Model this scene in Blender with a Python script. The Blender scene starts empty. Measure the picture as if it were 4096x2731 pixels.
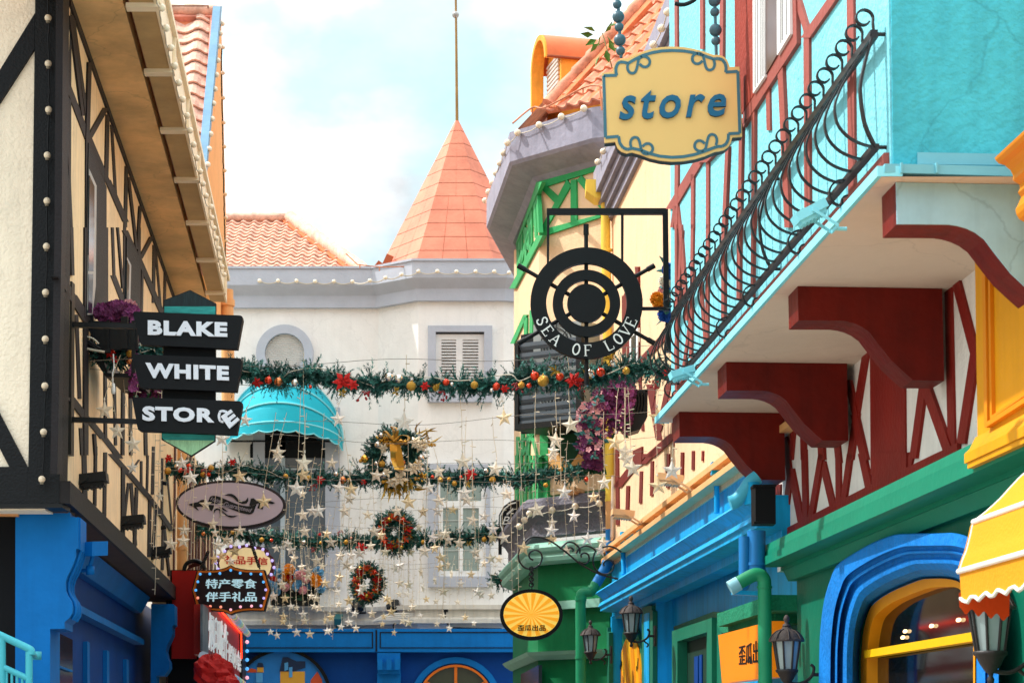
import bpy, bmesh, math, random
from mathutils import Vector as V, Matrix
from mathutils.geometry import tessellate_polygon
random.seed(7)
R = random.random
def U(a, b): return a + (b - a) * random.random()
rad = math.radians
SC = bpy.context.scene
COL = SC.collection
# ------------------------------------------------------------------ camera
FL = 8000.0            # focal length in pixels of the 4096 px wide photograph
HZ = 2955.0            # horizon row
PP = 2441.0            # row of the principal point (lens is shifted upwards)
PITCH = math.atan((HZ - PP) / FL)
EYE = V((0, 0, 1.6))
cam = bpy.data.cameras.new("camera")
co = bpy.data.objects.new("camera", cam); COL.objects.link(co)
co.location = EYE; co.rotation_euler = (math.pi / 2 + PITCH, 0, 0)
cam.sensor_width = 36; cam.lens = 36 * FL / 4096
cam.shift_y = (PP - 1365.5) / 4096
cam.clip_start = 0.1; cam.clip_end = 2000
SC.camera = co
cam.dof.use_dof = True; cam.dof.focus_distance = 17.5; cam.dof.aperture_fstop = 7.0
# ------------------------------------------------------------------ sky, sun, exposure
SUN_EL, SUN_AZ = rad(50), rad(281)      # azimuth clockwise from +Y: 270 = from the left
SC.view_settings.view_transform = 'Standard'; SC.view_settings.look = 'None'
SC.view_settings.exposure = 1.3; SC.view_settings.gamma = 1
w = bpy.data.worlds.new("World"); SC.world = w; w.use_nodes = True
nt = w.node_tree; nt.nodes.clear()
def nn(t, typ, **k):
    n = t.nodes.new(typ)
    for a, b in k.items(): setattr(n, a, b)
    return n
sky = nn(nt, 'ShaderNodeTexSky', sky_type='NISHITA', sun_disc=False, sun_elevation=SUN_EL, sun_rotation=SUN_AZ)
b1 = nn(nt, 'ShaderNodeBackground'); b1.inputs[1].default_value = 0.12
b2 = nn(nt, 'ShaderNodeBackground'); b2.inputs[0].default_value = (.93, .97, 1, 1); b2.inputs[1].default_value = 0.82
tint = nn(nt, 'ShaderNodeMix', data_type='RGBA', blend_type='MULTIPLY'); tint.inputs[0].default_value = 1
tint.inputs[7].default_value = (.95, 1.3, 1.0, 1)
tc = nn(nt, 'ShaderNodeTexCoord'); mp = nn(nt, 'ShaderNodeMapping')
mp.inputs[3].default_value = (1, 1, 1.6); mp.inputs[1].default_value = (.35, .1, .42)
n1 = nn(nt, 'ShaderNodeTexNoise'); n1.inputs['Scale'].default_value = 7.5; n1.inputs['Detail'].default_value = 7; n1.inputs['Roughness'].default_value = .55
rp = nn(nt, 'ShaderNodeValToRGB'); rp.color_ramp.elements[0].position = .35; rp.color_ramp.elements[1].position = .56; rp.color_ramp.elements[0].color = (.42, .42, .42, 1)
n2 = nn(nt, 'ShaderNodeTexNoise'); n2.inputs['Scale'].default_value = 11; n2.inputs['Detail'].default_value = 6
cr = nn(nt, 'ShaderNodeMapRange'); cr.inputs[1].default_value = .35; cr.inputs[2].default_value = .62; cr.inputs[3].default_value = .42; cr.inputs[4].default_value = .78
nt.links.new(mp.outputs[0], n2.inputs['Vector']); nt.links.new(n2.outputs[0], cr.inputs[0]); sx = nn(nt, 'ShaderNodeSeparateXYZ'); nt.links.new(tc.outputs['Generated'], sx.inputs[0])
# overcast sky: brighter towards the zenith than near the horizon
el = nn(nt, 'ShaderNodeMapRange'); el.inputs[1].default_value = 0; el.inputs[2].default_value = 1; el.inputs[3].default_value = .34; el.inputs[4].default_value = 2.3
nt.links.new(sx.outputs[2], el.inputs[0])
ml = nn(nt, 'ShaderNodeMath', operation='MULTIPLY'); nt.links.new(cr.outputs[0], ml.inputs[0]); nt.links.new(el.outputs[0], ml.inputs[1]); nt.links.new(ml.outputs[0], b2.inputs[1])
mx = nn(nt, 'ShaderNodeMixShader'); wo = nn(nt, 'ShaderNodeOutputWorld')
L = nt.links.new
L(tc.outputs['Generated'], mp.inputs[0]); L(mp.outputs[0], n1.inputs['Vector']); L(n1.outputs[0], rp.inputs[0])
L(sky.outputs[0], tint.inputs[6]); L(tint.outputs[2], b1.inputs[0])
L(rp.outputs[0], mx.inputs[0]); L(b1.outputs[0], mx.inputs[1]); L(b2.outputs[0], mx.inputs[2]); L(mx.outputs[0], wo.inputs[0])
sl = bpy.data.lights.new("sun", 'SUN'); sl.energy = 2.1; sl.angle = rad(1.2); sl.color = (1, .965, .92)
so = bpy.data.objects.new("sun", sl); COL.objects.link(so)
sd = V((math.sin(SUN_AZ) * math.cos(SUN_EL), math.cos(SUN_AZ) * math.cos(SUN_EL), math.sin(SUN_EL)))
so.rotation_euler = sd.to_track_quat('Z', 'Y').to_euler()
# ------------------------------------------------------------------ pixels of the photograph -> rays
_F = V((0, math.cos(PITCH), math.sin(PITCH))); _U = V((0, -math.sin(PITCH), math.cos(PITCH)))
def ray(px, py): return V(((px - 2048) / FL, 0, 0)) + _U * ((PP - py) / FL) + _F
def atY(px, py, Y):
    r = ray(px, py); return EYE + r * (Y / r.y)
REG = {'P': (0, 0, 1), 'D': (0, 0, 1.7415), 'a': (680, 2150, .3706), 'b': (680, 1850, .2232), 'c': (1900, 1900, .53),
       'd': (2400, 2300, .2976), 'e': (2000, 500, .3189), 'f': (230, 1150, .478)}
for c in range(4):
    for r in range(3): REG['%d%d' % (c, r)] = (1024 * c, 910 * r, .5805 if r < 2 else .5812)
def A(k, *p):
    ox, oy, s = REG[k]
    return [(ox + p[i] * s, oy + p[i + 1] * s) for i in range(0, len(p), 2)]
def A1(k, x, y): return A(k, x, y)[0]
class Plane:
    def __init__(s, p, n):
        s.p = V(p); s.n = V(n).normalized()
        if s.n.dot(EYE - s.p) < 0: s.n = -s.n
    def at(s, px, py, off=0):
        r = ray(px, py); t = (s.p + s.n * off - EYE).dot(s.n) / r.dot(s.n)
        return EYE + r * t
    def yz(s, Y, z, off=0):          # point of the plane at depth Y and height z (vertical planes only)
        q = s.p + s.n * off
        X = q.x - s.n.y / s.n.x * (Y - q.y) if abs(s.n.x) > 1e-6 else q.x
        return V((X, Y, z))
    def dist(s, w): return (w - s.p).dot(s.n)
    def z(s, px, py, off=0): return s.at(px, py, off).z
    def Y(s, px, py, off=0): return s.at(px, py, off).y
def vplane(px, py, Y, vp):
    d = ray(vp, HZ); d.z = 0; d.normalize()
    return Plane(atY(px, py, Y), (d.y, -d.x, 0))
def fplane(Y): return Plane((0, Y, 0), (0, -1, 0))
def hplane(z): return Plane((0, 20, z), (0, 0, -1))
def p3(a, b, c): return Plane(a, (b - a).cross(c - a))
# ------------------------------------------------------------------ materials
def s2l(h):
    f = lambda c: c / 12.92 if c <= .04045 else ((c + .055) / 1.055) ** 2.4
    return tuple(f(int(h[i:i + 2], 16) / 255) for i in (0, 2, 4)) + (1,)
MATS = {}
def M(name, h, rough=.75, bump=.25, sc=40, var=.12, metal=0, emit=0, vs=2.5, spec=.3, streak=0, alpha=1, trans=0, sub=0, aniso=None, coat=0, bd=.02, crack=0):
    if name in MATS: return MATS[name]
    m = bpy.data.materials.new(name); MATS[name] = m; m.use_nodes = True
    t = m.node_tree; b = t.nodes['Principled BSDF']; c = s2l(h)
    b.inputs['Roughness'].default_value = rough; b.inputs['Metallic'].default_value = metal
    b.inputs['Specular IOR Level'].default_value = spec
    b.inputs['Coat Weight'].default_value = coat
    tcn = nn(t, 'ShaderNodeTexCoord'); l = t.links.new
    src = tcn.outputs['Object']
    if aniso:
        mpn = nn(t, 'ShaderNodeMapping'); mpn.inputs[3].default_value = aniso; l(src, mpn.inputs[0]); src = mpn.outputs[0]
    nz = nn(t, 'ShaderNodeTexNoise'); nz.inputs['Scale'].default_value = vs; nz.inputs['Detail'].default_value = 6; nz.inputs['Roughness'].default_value = .65
    l(src, nz.inputs['Vector'])
    mr = nn(t, 'ShaderNodeMapRange'); mr.inputs[1].default_value = .3; mr.inputs[2].default_value = .7
    mr.inputs[3].default_value = 1 - var; mr.inputs[4].default_value = 1 + var * .6
    l(nz.outputs[0], mr.inputs[0])
    fac = mr.outputs[0]
    if streak:
        ms = nn(t, 'ShaderNodeMapping'); ms.inputs[3].default_value = (5, 5, .35); l(tcn.outputs['Object'], ms.inputs[0])
        n2 = nn(t, 'ShaderNodeTexNoise'); n2.inputs['Scale'].default_value = 2.2; n2.inputs['Detail'].default_value = 5; l(ms.outputs[0], n2.inputs['Vector'])
        m2 = nn(t, 'ShaderNodeMapRange'); m2.inputs[1].default_value = .45; m2.inputs[2].default_value = .75; m2.inputs[3].default_value = 1; m2.inputs[4].default_value = 1 - streak
        l(n2.outputs[0], m2.inputs[0])
        mm = nn(t, 'ShaderNodeMath', operation='MULTIPLY'); l(fac, mm.inputs[0]); l(m2.outputs[0], mm.inputs[1]); fac = mm.outputs[0]
    if crack:
        nd = nn(t, 'ShaderNodeTexNoise'); nd.inputs['Scale'].default_value = 3; nd.inputs['Detail'].default_value = 5; l(tcn.outputs['Object'], nd.inputs['Vector'])
        va = nn(t, 'ShaderNodeVectorMath', operation='MULTIPLY_ADD'); va.inputs[1].default_value = (.5, .5, .5); l(nd.outputs['Color'], va.inputs[0]); l(tcn.outputs['Object'], va.inputs[2])
        vo = nn(t, 'ShaderNodeTexVoronoi', feature='DISTANCE_TO_EDGE'); vo.inputs['Scale'].default_value = .9; l(va.outputs[0], vo.inputs['Vector'])
        m3 = nn(t, 'ShaderNodeMapRange'); m3.inputs[1].default_value = 0; m3.inputs[2].default_value = .012; m3.inputs[3].default_value = 1 - crack; m3.inputs[4].default_value = 1; l(vo.outputs['Distance'], m3.inputs[0])
        n4 = nn(t, 'ShaderNodeTexNoise'); n4.inputs['Scale'].default_value = .9; n4.inputs['Detail'].default_value = 8; n4.inputs['Roughness'].default_value = .7; l(tcn.outputs['Object'], n4.inputs['Vector'])
        m4 = nn(t, 'ShaderNodeMapRange'); m4.inputs[1].default_value = .5; m4.inputs[2].default_value = .58; m4.inputs[3].default_value = 1; m4.inputs[4].default_value = 1 - crack * .45; l(n4.outputs[0], m4.inputs[0])
        m5 = nn(t, 'ShaderNodeMath', operation='MULTIPLY'); l(m3.outputs[0], m5.inputs[0]); l(m4.outputs[0], m5.inputs[1])
        m6 = nn(t, 'ShaderNodeMath', operation='MULTIPLY'); l(fac, m6.inputs[0]); l(m5.outputs[0], m6.inputs[1]); fac = m6.outputs[0]
    mixn = nn(t, 'ShaderNodeMix', data_type='RGBA', blend_type='MULTIPLY'); mixn.inputs[0].default_value = 1
    mixn.inputs[6].default_value = c; l(fac, mixn.inputs[7]); l(mixn.outputs[2], b.inputs['Base Color'])
    if bump:
        nb = nn(t, 'ShaderNodeTexNoise'); nb.inputs['Scale'].default_value = sc; nb.inputs['Detail'].default_value = 4
        l(src if aniso else tcn.outputs['Object'], nb.inputs['Vector'])
        bp = nn(t, 'ShaderNodeBump'); bp.inputs['Strength'].default_value = bump; bp.inputs['Distance'].default_value = bd
        l(nb.outputs[0], bp.inputs['Height']); l(bp.outputs[0], b.inputs['Normal'])
    if emit:
        b.inputs['Emission Color'].default_value = c; b.inputs['Emission Strength'].default_value = emit
    if trans: b.inputs['Transmission Weight'].default_value = trans
    if alpha < 1: b.inputs['Alpha'].default_value = alpha
    return m
# ------------------------------------------------------------------ mesh builder (world coordinates)
class B:
    def __init__(s): s.v = []; s.f = []; s.sm = []
    def add(s, vs, fs, smooth=False):
        o = len(s.v); s.v += [V(x) for x in vs]; s.f += [tuple(i + o for i in f) for f in fs]; s.sm += [smooth] * len(fs)
    def prism(s, pts, vec):            # polygon pts (front) extruded by vec (towards the back)
        pts = [V(p) for p in pts]; vec = V(vec); n = len(pts)
        tri = tessellate_polygon([pts])
        fs = [tuple(t) for t in tri] + [tuple(i + n for i in reversed(t)) for t in tri]
        fs += [(i, (i + 1) % n, (i + 1) % n + n, i + n) for i in range(n)]
        s.add(pts + [p + vec for p in pts], fs)
    def plate(s, pl, px, t, off=0): s.prism([pl.at(x, y, off) for x, y in px], -pl.n * t)
    def beam(s, pl, p, q, w, t, off=0):
        a = pl.at(*p, off); b = pl.at(*q, off); d = (b - a).normalized(); e = pl.n.cross(d).normalized() * (w / 2)
        s.prism([a - e, b - e, b + e, a + e], -pl.n * t)
    def hb(s, pl, p, q, wpx, t, off=0, q2=None):
        h = wpx / 2; h2 = (q2 or wpx) / 2
        s.plate(pl, [(p[0] - h, p[1]), (q[0] - h2, q[1]), (q[0] + h2, q[1]), (p[0] + h, p[1])], t, off)
    def box(s, c, sx, sy, sz, ax=None):
        c = V(c); X, Y, Z = ax or (V((1, 0, 0)), V((0, 1, 0)), V((0, 0, 1)))
        vs = [c + X * (i * sx / 2) + Y * (j * sy / 2) + Z * (k * sz / 2) for k in (-1, 1) for j in (-1, 1) for i in (-1, 1)]
        s.add(vs, [(0, 2, 3, 1), (4, 5, 7, 6), (0, 1, 5, 4), (2, 6, 7, 3), (0, 4, 6, 2), (1, 3, 7, 5)])
    def tube(s, pts, r, n=6, cap=True):
        pts = [V(p) for p in pts]; rings = []; prev = None
        rs = r if isinstance(r, (list, tuple)) else [r] * len(pts)
        for i, p in enumerate(pts):
            d = (pts[min(i + 1, len(pts) - 1)] - pts[max(i - 1, 0)]).normalized()
            u = (prev - d * prev.dot(d)) if prev is not None else (V((0, 0, 1)).cross(d) if abs(d.z) < .95 else V((1, 0, 0)).cross(d))
            if u.length < 1e-6: u = V((0, 1, 0)).cross(d)
            u.normalize(); v = d.cross(u); prev = u
            rings.append([p + (u * math.cos(2 * math.pi * k / n) + v * math.sin(2 * math.pi * k / n)) * rs[i] for k in range(n)])
        fs = []
        for i in range(len(pts) - 1):
            for k in range(n): fs.append((i * n + k, i * n + (k + 1) % n, (i + 1) * n + (k + 1) % n, (i + 1) * n + k))
        s.add([x for r_ in rings for x in r_], fs, True)
        if cap:
            s.add(rings[0], [tuple(reversed(range(n)))]); s.add(rings[-1], [tuple(range(n))])
    def strip(s, pts, w, t, wd):       # flat bar following pts: width w along wd, thickness t
        pts = [V(p) for p in pts]; wd = V(wd).normalized(); rg = []
        for i, p in enumerate(pts):
            d = (pts[min(i + 1, len(pts) - 1)] - pts[max(i - 1, 0)]).normalized(); e = d.cross(wd).normalized() * t / 2
            rg += [p - wd * w / 2 - e, p + wd * w / 2 - e, p + wd * w / 2 + e, p - wd * w / 2 + e]
        fs = [(0, 3, 2, 1), tuple(len(rg) - 4 + k for k in range(4))]
        for i in range(len(pts) - 1):
            for k in range(4): fs.append((i * 4 + k, i * 4 + (k + 1) % 4, i * 4 + 4 + (k + 1) % 4, i * 4 + 4 + k))
        s.add(rg, fs)
    def ball(s, c, r, n=10, m=7, sq=(1, 1, 1)):
        c = V(c); vs = [c + V((0, 0, r * sq[2]))]
        for i in range(1, m):
            t = math.pi * i / m
            for k in range(n): vs.append(c + V((math.sin(t) * math.cos(2 * math.pi * k / n) * sq[0], math.sin(t) * math.sin(2 * math.pi * k / n) * sq[1], math.cos(t) * sq[2])) * r)
        vs.append(c - V((0, 0, r * sq[2]))); fs = [(0, 1 + k, 1 + (k + 1) % n) for k in range(n)]
        for i in range(m - 2):
            for k in range(n): fs.append((1 + i * n + k, 1 + (i + 1) * n + k, 1 + (i + 1) * n + (k + 1) % n, 1 + i * n + (k + 1) % n))
        e = len(vs) - 1; fs += [(e, 1 + (m - 2) * n + (k + 1) % n, 1 + (m - 2) * n + k) for k in range(n)]
        s.add(vs, fs, True)
    def lathe(s, c, prof, n=12, smooth=True, ph=0):
        c = V(c); vs = [c + V((r * math.cos(2 * math.pi * k / n + ph), r * math.sin(2 * math.pi * k / n + ph), z)) for r, z in prof for k in range(n)]
        fs = [(i * n + k, i * n + (k + 1) % n, (i + 1) * n + (k + 1) % n, (i + 1) * n + k) for i in range(len(prof) - 1) for k in range(n)]
        s.add(vs, fs + [tuple(range(n)), tuple(range((len(prof) - 1) * n, len(prof) * n))], smooth)
    def extr(s, pl, prof, Y0, Y1, nseg=1):       # profile (off, z) run along a street plane from Y0 to Y1
        a = [pl.yz(Y0, z, o) for o, z in prof]; b = [pl.yz(Y1, z, o) for o, z in prof]
        n = len(prof); tri = tessellate_polygon([a])
        s.add(a + b, [tuple(t) for t in tri] + [tuple(i + n for i in reversed(t)) for t in tri] + [(i, (i + 1) % n, (i + 1) % n + n, i + n) for i in range(n)])
    def sweep(s, path, prof, side=1, endcap=True):     # plan path [(x,y)], profile [(off, z)] closed loop
        P = [V((x, y)) for x, y in path]; rg = []
        for i, p in enumerate(P):
            ns = []
            for a, b in ((i - 1, i), (i, i + 1)):
                if a >= 0 and b < len(P):
                    d = (P[b] - P[a]).normalized(); ns.append(V((d.y, -d.x)) * side)
            m = ns[0] if len(ns) == 1 else (ns[0] + ns[1]) / (1 + ns[0].dot(ns[1]))
            rg += [V((p.x + m.x * o, p.y + m.y * o, z)) for o, z in prof]
        n = len(prof); fs = [(i * n + k, i * n + (k + 1) % n, (i + 1) * n + (k + 1) % n, (i + 1) * n + k) for i in range(len(P) - 1) for k in range(n)]
        for st in (0, (len(P) - 1) * n):
            fs += [tuple(st + q for q in t) for t in tessellate_polygon([[V((o, z, 0)) for o, z in prof]])]
        s.add(rg, fs)
    def quadgrid(s, g, smooth=True):       # g: rows of points
        h = len(g); w_ = len(g[0])
        s.add([p for r_ in g for p in r_], [(i * w_ + j, i * w_ + j + 1, (i + 1) * w_ + j + 1, (i + 1) * w_ + j) for i in range(h - 1) for j in range(w_ - 1)], smooth)
BASE = {}
def obj(name, b, mat, parent=None, recalc=True, label=None, cat=None, group=None, kind=None):
    me = bpy.data.meshes.new(name)
    if parent is not None: base = BASE[parent]
    else:
        xs = [p.x for p in b.v]; ys = [p.y for p in b.v]; zs = [p.z for p in b.v]
        base = V(((min(xs) + max(xs)) / 2, (min(ys) + max(ys)) / 2, min(zs)))
    me.from_pydata([tuple(p - base) for p in b.v], [], b.f)
    me.polygons.foreach_set('use_smooth', b.sm)
    if recalc:
        bm = bmesh.new(); bm.from_mesh(me); bmesh.ops.recalc_face_normals(bm, faces=bm.faces); bm.to_mesh(me); bm.free()
    ms = mat if isinstance(mat, list) else [mat]
    for m in ms: me.materials.append(m)
    o = bpy.data.objects.new(name, me); COL.objects.link(o); BASE[o] = base
    if parent is not None: o.parent = parent
    else: o.location = base
    tag(o, label, cat, group, kind)
    return o
def tag(o, label=None, cat=None, group=None, kind=None):
    for k, v in (('label', label), ('category', cat), ('group', group), ('kind', kind)):
        if v: o[k] = v
    return o
def thing(name, label, cat, loc, group=None):
    o = bpy.data.objects.new(name, None); COL.objects.link(o); o.location = loc; BASE[o] = V(loc); o.empty_display_size = .1
    return tag(o, label, cat, group)
def part(name, mat, parent, fn, **k):
    b = B(); fn(b); return obj(name, b, mat, parent, **k)
def dup_mesh(name, src, parent, loc, rot=None, scale=None):   # copy of a small part mesh, placed under its thing
    o = src.copy(); COL.objects.link(o); o.name = name; o.parent = parent; o.location = V(loc) - BASE[parent]
    if rot: o.rotation_euler = rot
    if scale: o.scale = (scale,) * 3 if not isinstance(scale, tuple) else scale
    BASE[o] = V(loc); return o
def tree_copy(o, parent=None):
    c = o.copy(); COL.objects.link(c); c.parent = parent
    for ch in o.children: tree_copy(ch, c)
    return c
def proto(name, b, mat):               # local mesh, linked through its first user
    me = bpy.data.meshes.new(name); me.from_pydata([tuple(p) for p in b.v], [], b.f); me.polygons.foreach_set('use_smooth', b.sm)
    bm = bmesh.new(); bm.from_mesh(me); bmesh.ops.recalc_face_normals(bm, faces=bm.faces); bm.to_mesh(me); bm.free()
    for m in (mat if isinstance(mat, list) else [mat]): me.materials.append(m)
    return me
def inst(name, me, parent, loc, rot=None, scale=1, mat=None):
    o = bpy.data.objects.new(name, me); COL.objects.link(o); o.parent = parent; o.location = V(loc) - BASE[parent]
    if rot: o.rotation_euler = rot
    o.scale = (scale,) * 3 if not isinstance(scale, tuple) else scale
    BASE[o] = V(loc); return o
# text as real geometry mapped onto a quad of pixels (bl, br, tr, tl)
def text(b, s, pl, quad, t=.02, off=0, bold=0, shear=0, sp=1):
    c = bpy.data.curves.new("lettering", 'FONT'); c.body = s; c.extrude = .5; c.offset = bold; c.shear = shear; c.space_character = sp; c.resolution_u = 3
    o = bpy.data.objects.new("lettering", c); COL.objects.link(o)
    me = bpy.data.meshes.new_from_object(o.evaluated_get(bpy.context.evaluated_depsgraph_get()))
    vs = [v.co.copy() for v in me.vertices]; fs = [tuple(p.vertices) for p in me.polygons]
    bpy.data.objects.remove(o); bpy.data.curves.remove(c); bpy.data.meshes.remove(me)
    x0 = min(v.x for v in vs); x1 = max(v.x for v in vs); y0 = min(v.y for v in vs); y1 = max(v.y for v in vs)
    q = [pl.at(x, y, off) for x, y in quad]
    out = []
    for v in vs:
        a = (v.x - x0) / (x1 - x0); e = (v.y - y0) / (y1 - y0)
        out.append((q[0] * (1 - a) + q[1] * a) * (1 - e) + (q[3] * (1 - a) + q[2] * a) * e + pl.n * ((v.z - .5) * t))
    b.add(out, fs)
def cjk(b, s, pl, quad, t, off, w):      # heavier strokes: three slightly shifted copies
    for i, d in enumerate((-w / 2, 0, w / 2)): text(b, s, pl, [(x + d, y + (i - 1) * w * .25) for x, y in quad], t, off + .0006 * i, bold=0)
def rect(k, x0, y0, x1, y1): return A(k, x0, y1, x1, y1, x1, y0, x0, y0)
def inpoly(x, y, P):
    r = False; n = len(P)
    for i in range(n):
        x1, y1 = P[i]; x2, y2 = P[i - 1]
        if (y1 > y) != (y2 > y) and x < (x2 - x1) * (y - y1) / (y2 - y1) + x1: r = not r
    return r
def tiles(b, pl, poly, u, cw, rh, amp=.03, step=.025, px=True):
    P = [pl.at(*p) for p in poly] if px else poly
    u = V(u).normalized(); v = pl.n.cross(u).normalized(); v = v if v.z > 0 else -v
    o = P[0]; pp = [((p - o).dot(u), (p - o).dot(v)) for p in P]
    u0 = min(p[0] for p in pp); u1 = max(p[0] for p in pp); v0 = min(p[1] for p in pp); v1 = max(p[1] for p in pp)
    du = cw / 8
    def h(a):
        f = (a / cw) % 1
        return amp * (math.sin(math.pi * f / .55) if f < .55 else -.35 * math.sin(math.pi * (f - .55) / .45))
    for j in range(int((v1 - v0) / rh) + 2):
        jit = U(-.004, .004)
        for i in range(int((u1 - u0) / du) + 1):
            a = u0 + i * du; y = v0 + j * rh
            if not inpoly(a + du / 2, y + rh / 2, pp): continue
            q = lambda aa, yy, z: o + u * aa + v * yy + pl.n * (h(aa) + z + jit)
            b.add([q(a, y - .02, step), q(a + du, y - .02, step), q(a + du, y + rh, 0), q(a, y + rh, 0)], [(0, 1, 2, 3)], False)
            b.add([q(a, y - .02, step - .035), q(a + du, y - .02, step - .035), q(a + du, y - .02, step), q(a, y - .02, step)], [(0, 1, 2, 3)])
def ridge(b, p, q, r, step):
    p = V(p); q = V(q); n = max(2, int((q - p).length / step)); pts = []; rs = []
    for i in range(n):
        pts += [p.lerp(q, i / n), p.lerp(q, (i + .92) / n)]; rs += [r * 1.15, r * .92]
    b.tube(pts, rs, 8)
def rdir():
    while True:
        d = V((U(-1, 1), U(-1, 1), U(-1, 1)))
        if .05 < d.length < 1: return d.normalized()
def needles(b, base, d, L, n=20, nl=.045, wd=.004):
    d = d.normalized(); s_ = d.cross(rdir()).normalized()
    for i in range(n):
        t = (i + R()) / n; p = base + d * (L * t); a = R() * 6.283
        e = (s_ * math.cos(a) + d.cross(s_) * math.sin(a)); tip = p + (e * .8 + d * .75).normalized() * nl * U(.7, 1.15) * (1 - .4 * t)
        q = d.cross(e).normalized() * wd
        b.add([p - q, p + q, tip], [(0, 1, 2)])
def flower(b, c, n, r, k=5):
    n = n.normalized(); u = n.cross(rdir()).normalized(); v = n.cross(u)
    a0 = R() * 6
    for i in range(k):
        a = a0 + i * 6.283 / k; e = u * math.cos(a) + v * math.sin(a); f = u * math.cos(a + .55) + v * math.sin(a + .55); g = u * math.cos(a - .55) + v * math.sin(a - .55)
        lift = n * r * U(.15, .5)
        b.add([c, c + f * r * .75 + lift, c + e * r + lift * .8, c + g * r * .75 + lift], [(0, 1, 2, 3)])
def leaf(b, c, d, L, wd):
    d = d.normalized(); s_ = d.cross(rdir()).normalized() * wd; n = d.cross(s_).normalized() * L * .12
    b.add([c, c + d * L * .4 + s_ + n, c + d * L, c + d * L * .4 - s_ + n], [(0, 1, 2), (0, 2, 3)])
def poly_path(pts, n=8):               # Catmull-Rom
    P = [V(p) for p in pts]; out = []
    for i in range(len(P) - 1):
        a = P[max(i - 1, 0)]; b_ = P[i]; c = P[i + 1]; d = P[min(i + 2, len(P) - 1)]
        for k in range(n):
            t = k / n; out.append(.5 * ((2 * b_) + (c - a) * t + (2 * a - 5 * b_ + 4 * c - d) * t * t + (3 * b_ - a - 3 * c + d) * t ** 3))
    return out + [P[-1]]
# ================================================================== materials
CREAM = M('cream_stucco', 'fcefd8', .85, .6, 30, .07, streak=.07, bd=.03, crack=.07)
BLACKT = M('black_painted_timber', '070b10', .55, .5, 45, .25, spec=.25)
BROWNT = M('dark_brown_timber', '191316', .6, .4, 45, .25)
PEACH = M('peach_stucco', 'fddcae', .85, .35, 35, .1, streak=.16, crack=.12)
SOFF = M('ochre_soffit', 'ecbe82', .75, .3, 8, .3, vs=1.3, crack=.2)
GUTT = M('tan_gutter_box', 'bd9c6c', .7, .15, 20, .2)
GUTW = M('cream_gutter_face', 'f2dfc0', .7, .15, 20, .1)
BLK = M('black_metal', '090c0f', .45, .05, 60, .2, spec=.3)
BLKM = M('matt_black_board', '0a0d11', .6, .05, 60, .15, spec=.2)
WHT = M('white_paint', 'ecebe8', .5, .05, 60, .05)
GLASS = M('window_glass', '2b3438', .12, 0, 1, .2, spec=.6)
BULB = M('globe_bulb', 'ead9bd', .25, 0, 1, .06, spec=.6)
WIRE = M('black_cable', '15171a', .6, 0)
WIREW = M('pale_cable', 'cfc4b0', .6, 0)
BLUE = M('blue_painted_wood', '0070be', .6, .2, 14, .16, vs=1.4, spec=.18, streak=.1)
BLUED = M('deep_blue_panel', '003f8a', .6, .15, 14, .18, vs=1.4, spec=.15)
DARK = M('dark_interior', '0a0d12', .8, 0)
TILE = M('clay_roof_tile', 'dc9070', .7, .35, 25, .34, vs=6, streak=.2)
TILEP = M('pale_clay_roof_tile', 'e0ae96', .7, .35, 25, .4, vs=6, streak=.2)
MORTAR = M('orange_mortar', 'd0754a', .85, .6, 20, .3, vs=5)
TURQ = M('turquoise_metal', '46b4c4', .45, .05, 40, .1)
BROWNS = M('brown_soffit', '55413a', .8, .2, 20, .2)
# ================================================================== ground
b = B(); b.add([(-300, -60, 0), (300, -60, 0), (300, 500, 0), (-300, 500, 0)], [(0, 1, 2, 3)])
obj('street_paving', b, M('stone_paving', '9a8f84', .8, .4, 6, .2, vs=.8), kind='structure')
# ================================================================== globe bulb string lights
bb = B(); bb.ball((0, 0, 0), .034, 12, 8); ME_BULB = proto('bulb', bb, BULB)
bb = B(); bb.lathe((0, 0, -.062), [(.018, 0), (.02, .02), (.024, .034)], 8); ME_SOCK = proto('socket', bb, M('bulb_socket', '8d8473', .5, 0))
def string_light(label, pts, r=.034, wire=True, sag=.03, mat=WIRE, nrm=None, group='globe string lights on the facades', wr=.007, sockets=True):
    c = pts[0]
    t = thing('string_light', label, 'string light', c, group)
    nrm = nrm or V((0, -1, 0))
    if wire:
        b = B(); q = []
        for i in range(len(pts) - 1):
            for k in range(5):
                f = k / 5; p = pts[i].lerp(pts[i + 1], f) - nrm * (r * .7); p.z -= sag * math.sin(math.pi * f); q.append(p + V((U(-.006, .006), 0, 0)))
        q.append(pts[-1] - nrm * r * .7); b.tube(q, wr, 5); obj('cable', b, mat, t)
    for p in pts:
        o = inst('bulb', ME_BULB, t, p, scale=r / .034)
        if sockets: inst('socket', ME_SOCK, o, V(p) + V((0, 0, .016)), scale=1)
    return t
# ================================================================== LEFT: half-timbered house
LA = vplane(255, 1000, 17.2, 1316)
LF = fplane(17.2)
zE = LA.z(284, 12); YL1 = 29.6
zT = LA.z(253, 1936); zB = LA.z(253, 2026)
HS = hplane(zE)
t = thing('half_timbered_house', 'cream half timbered house with black post and ochre eaves on the left', 'house', LA.yz(17.2, 0))
b = B(); b.prism([LF.at(-700, -500), LF.at(180, -500), LF.at(180, 2040), LF.at(-700, 2040)], (0, .3, 0)); obj('front_wall', b, CREAM, t)
b = B(); b.prism([LA.yz(17.25, zB), LA.yz(YL1, zB), LA.yz(YL1, zE + .5), LA.yz(17.25, zE + .5)], -LA.n * .25); obj('side_wall', b, PEACH, t)
b = B(); b.box(LA.yz(23, 0, -3.4) + V((0, 0, zB + .1 + (zE - zB) * .5)), 3, 11, zE - zB); obj('inner_wall', b, DARK, t)
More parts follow.
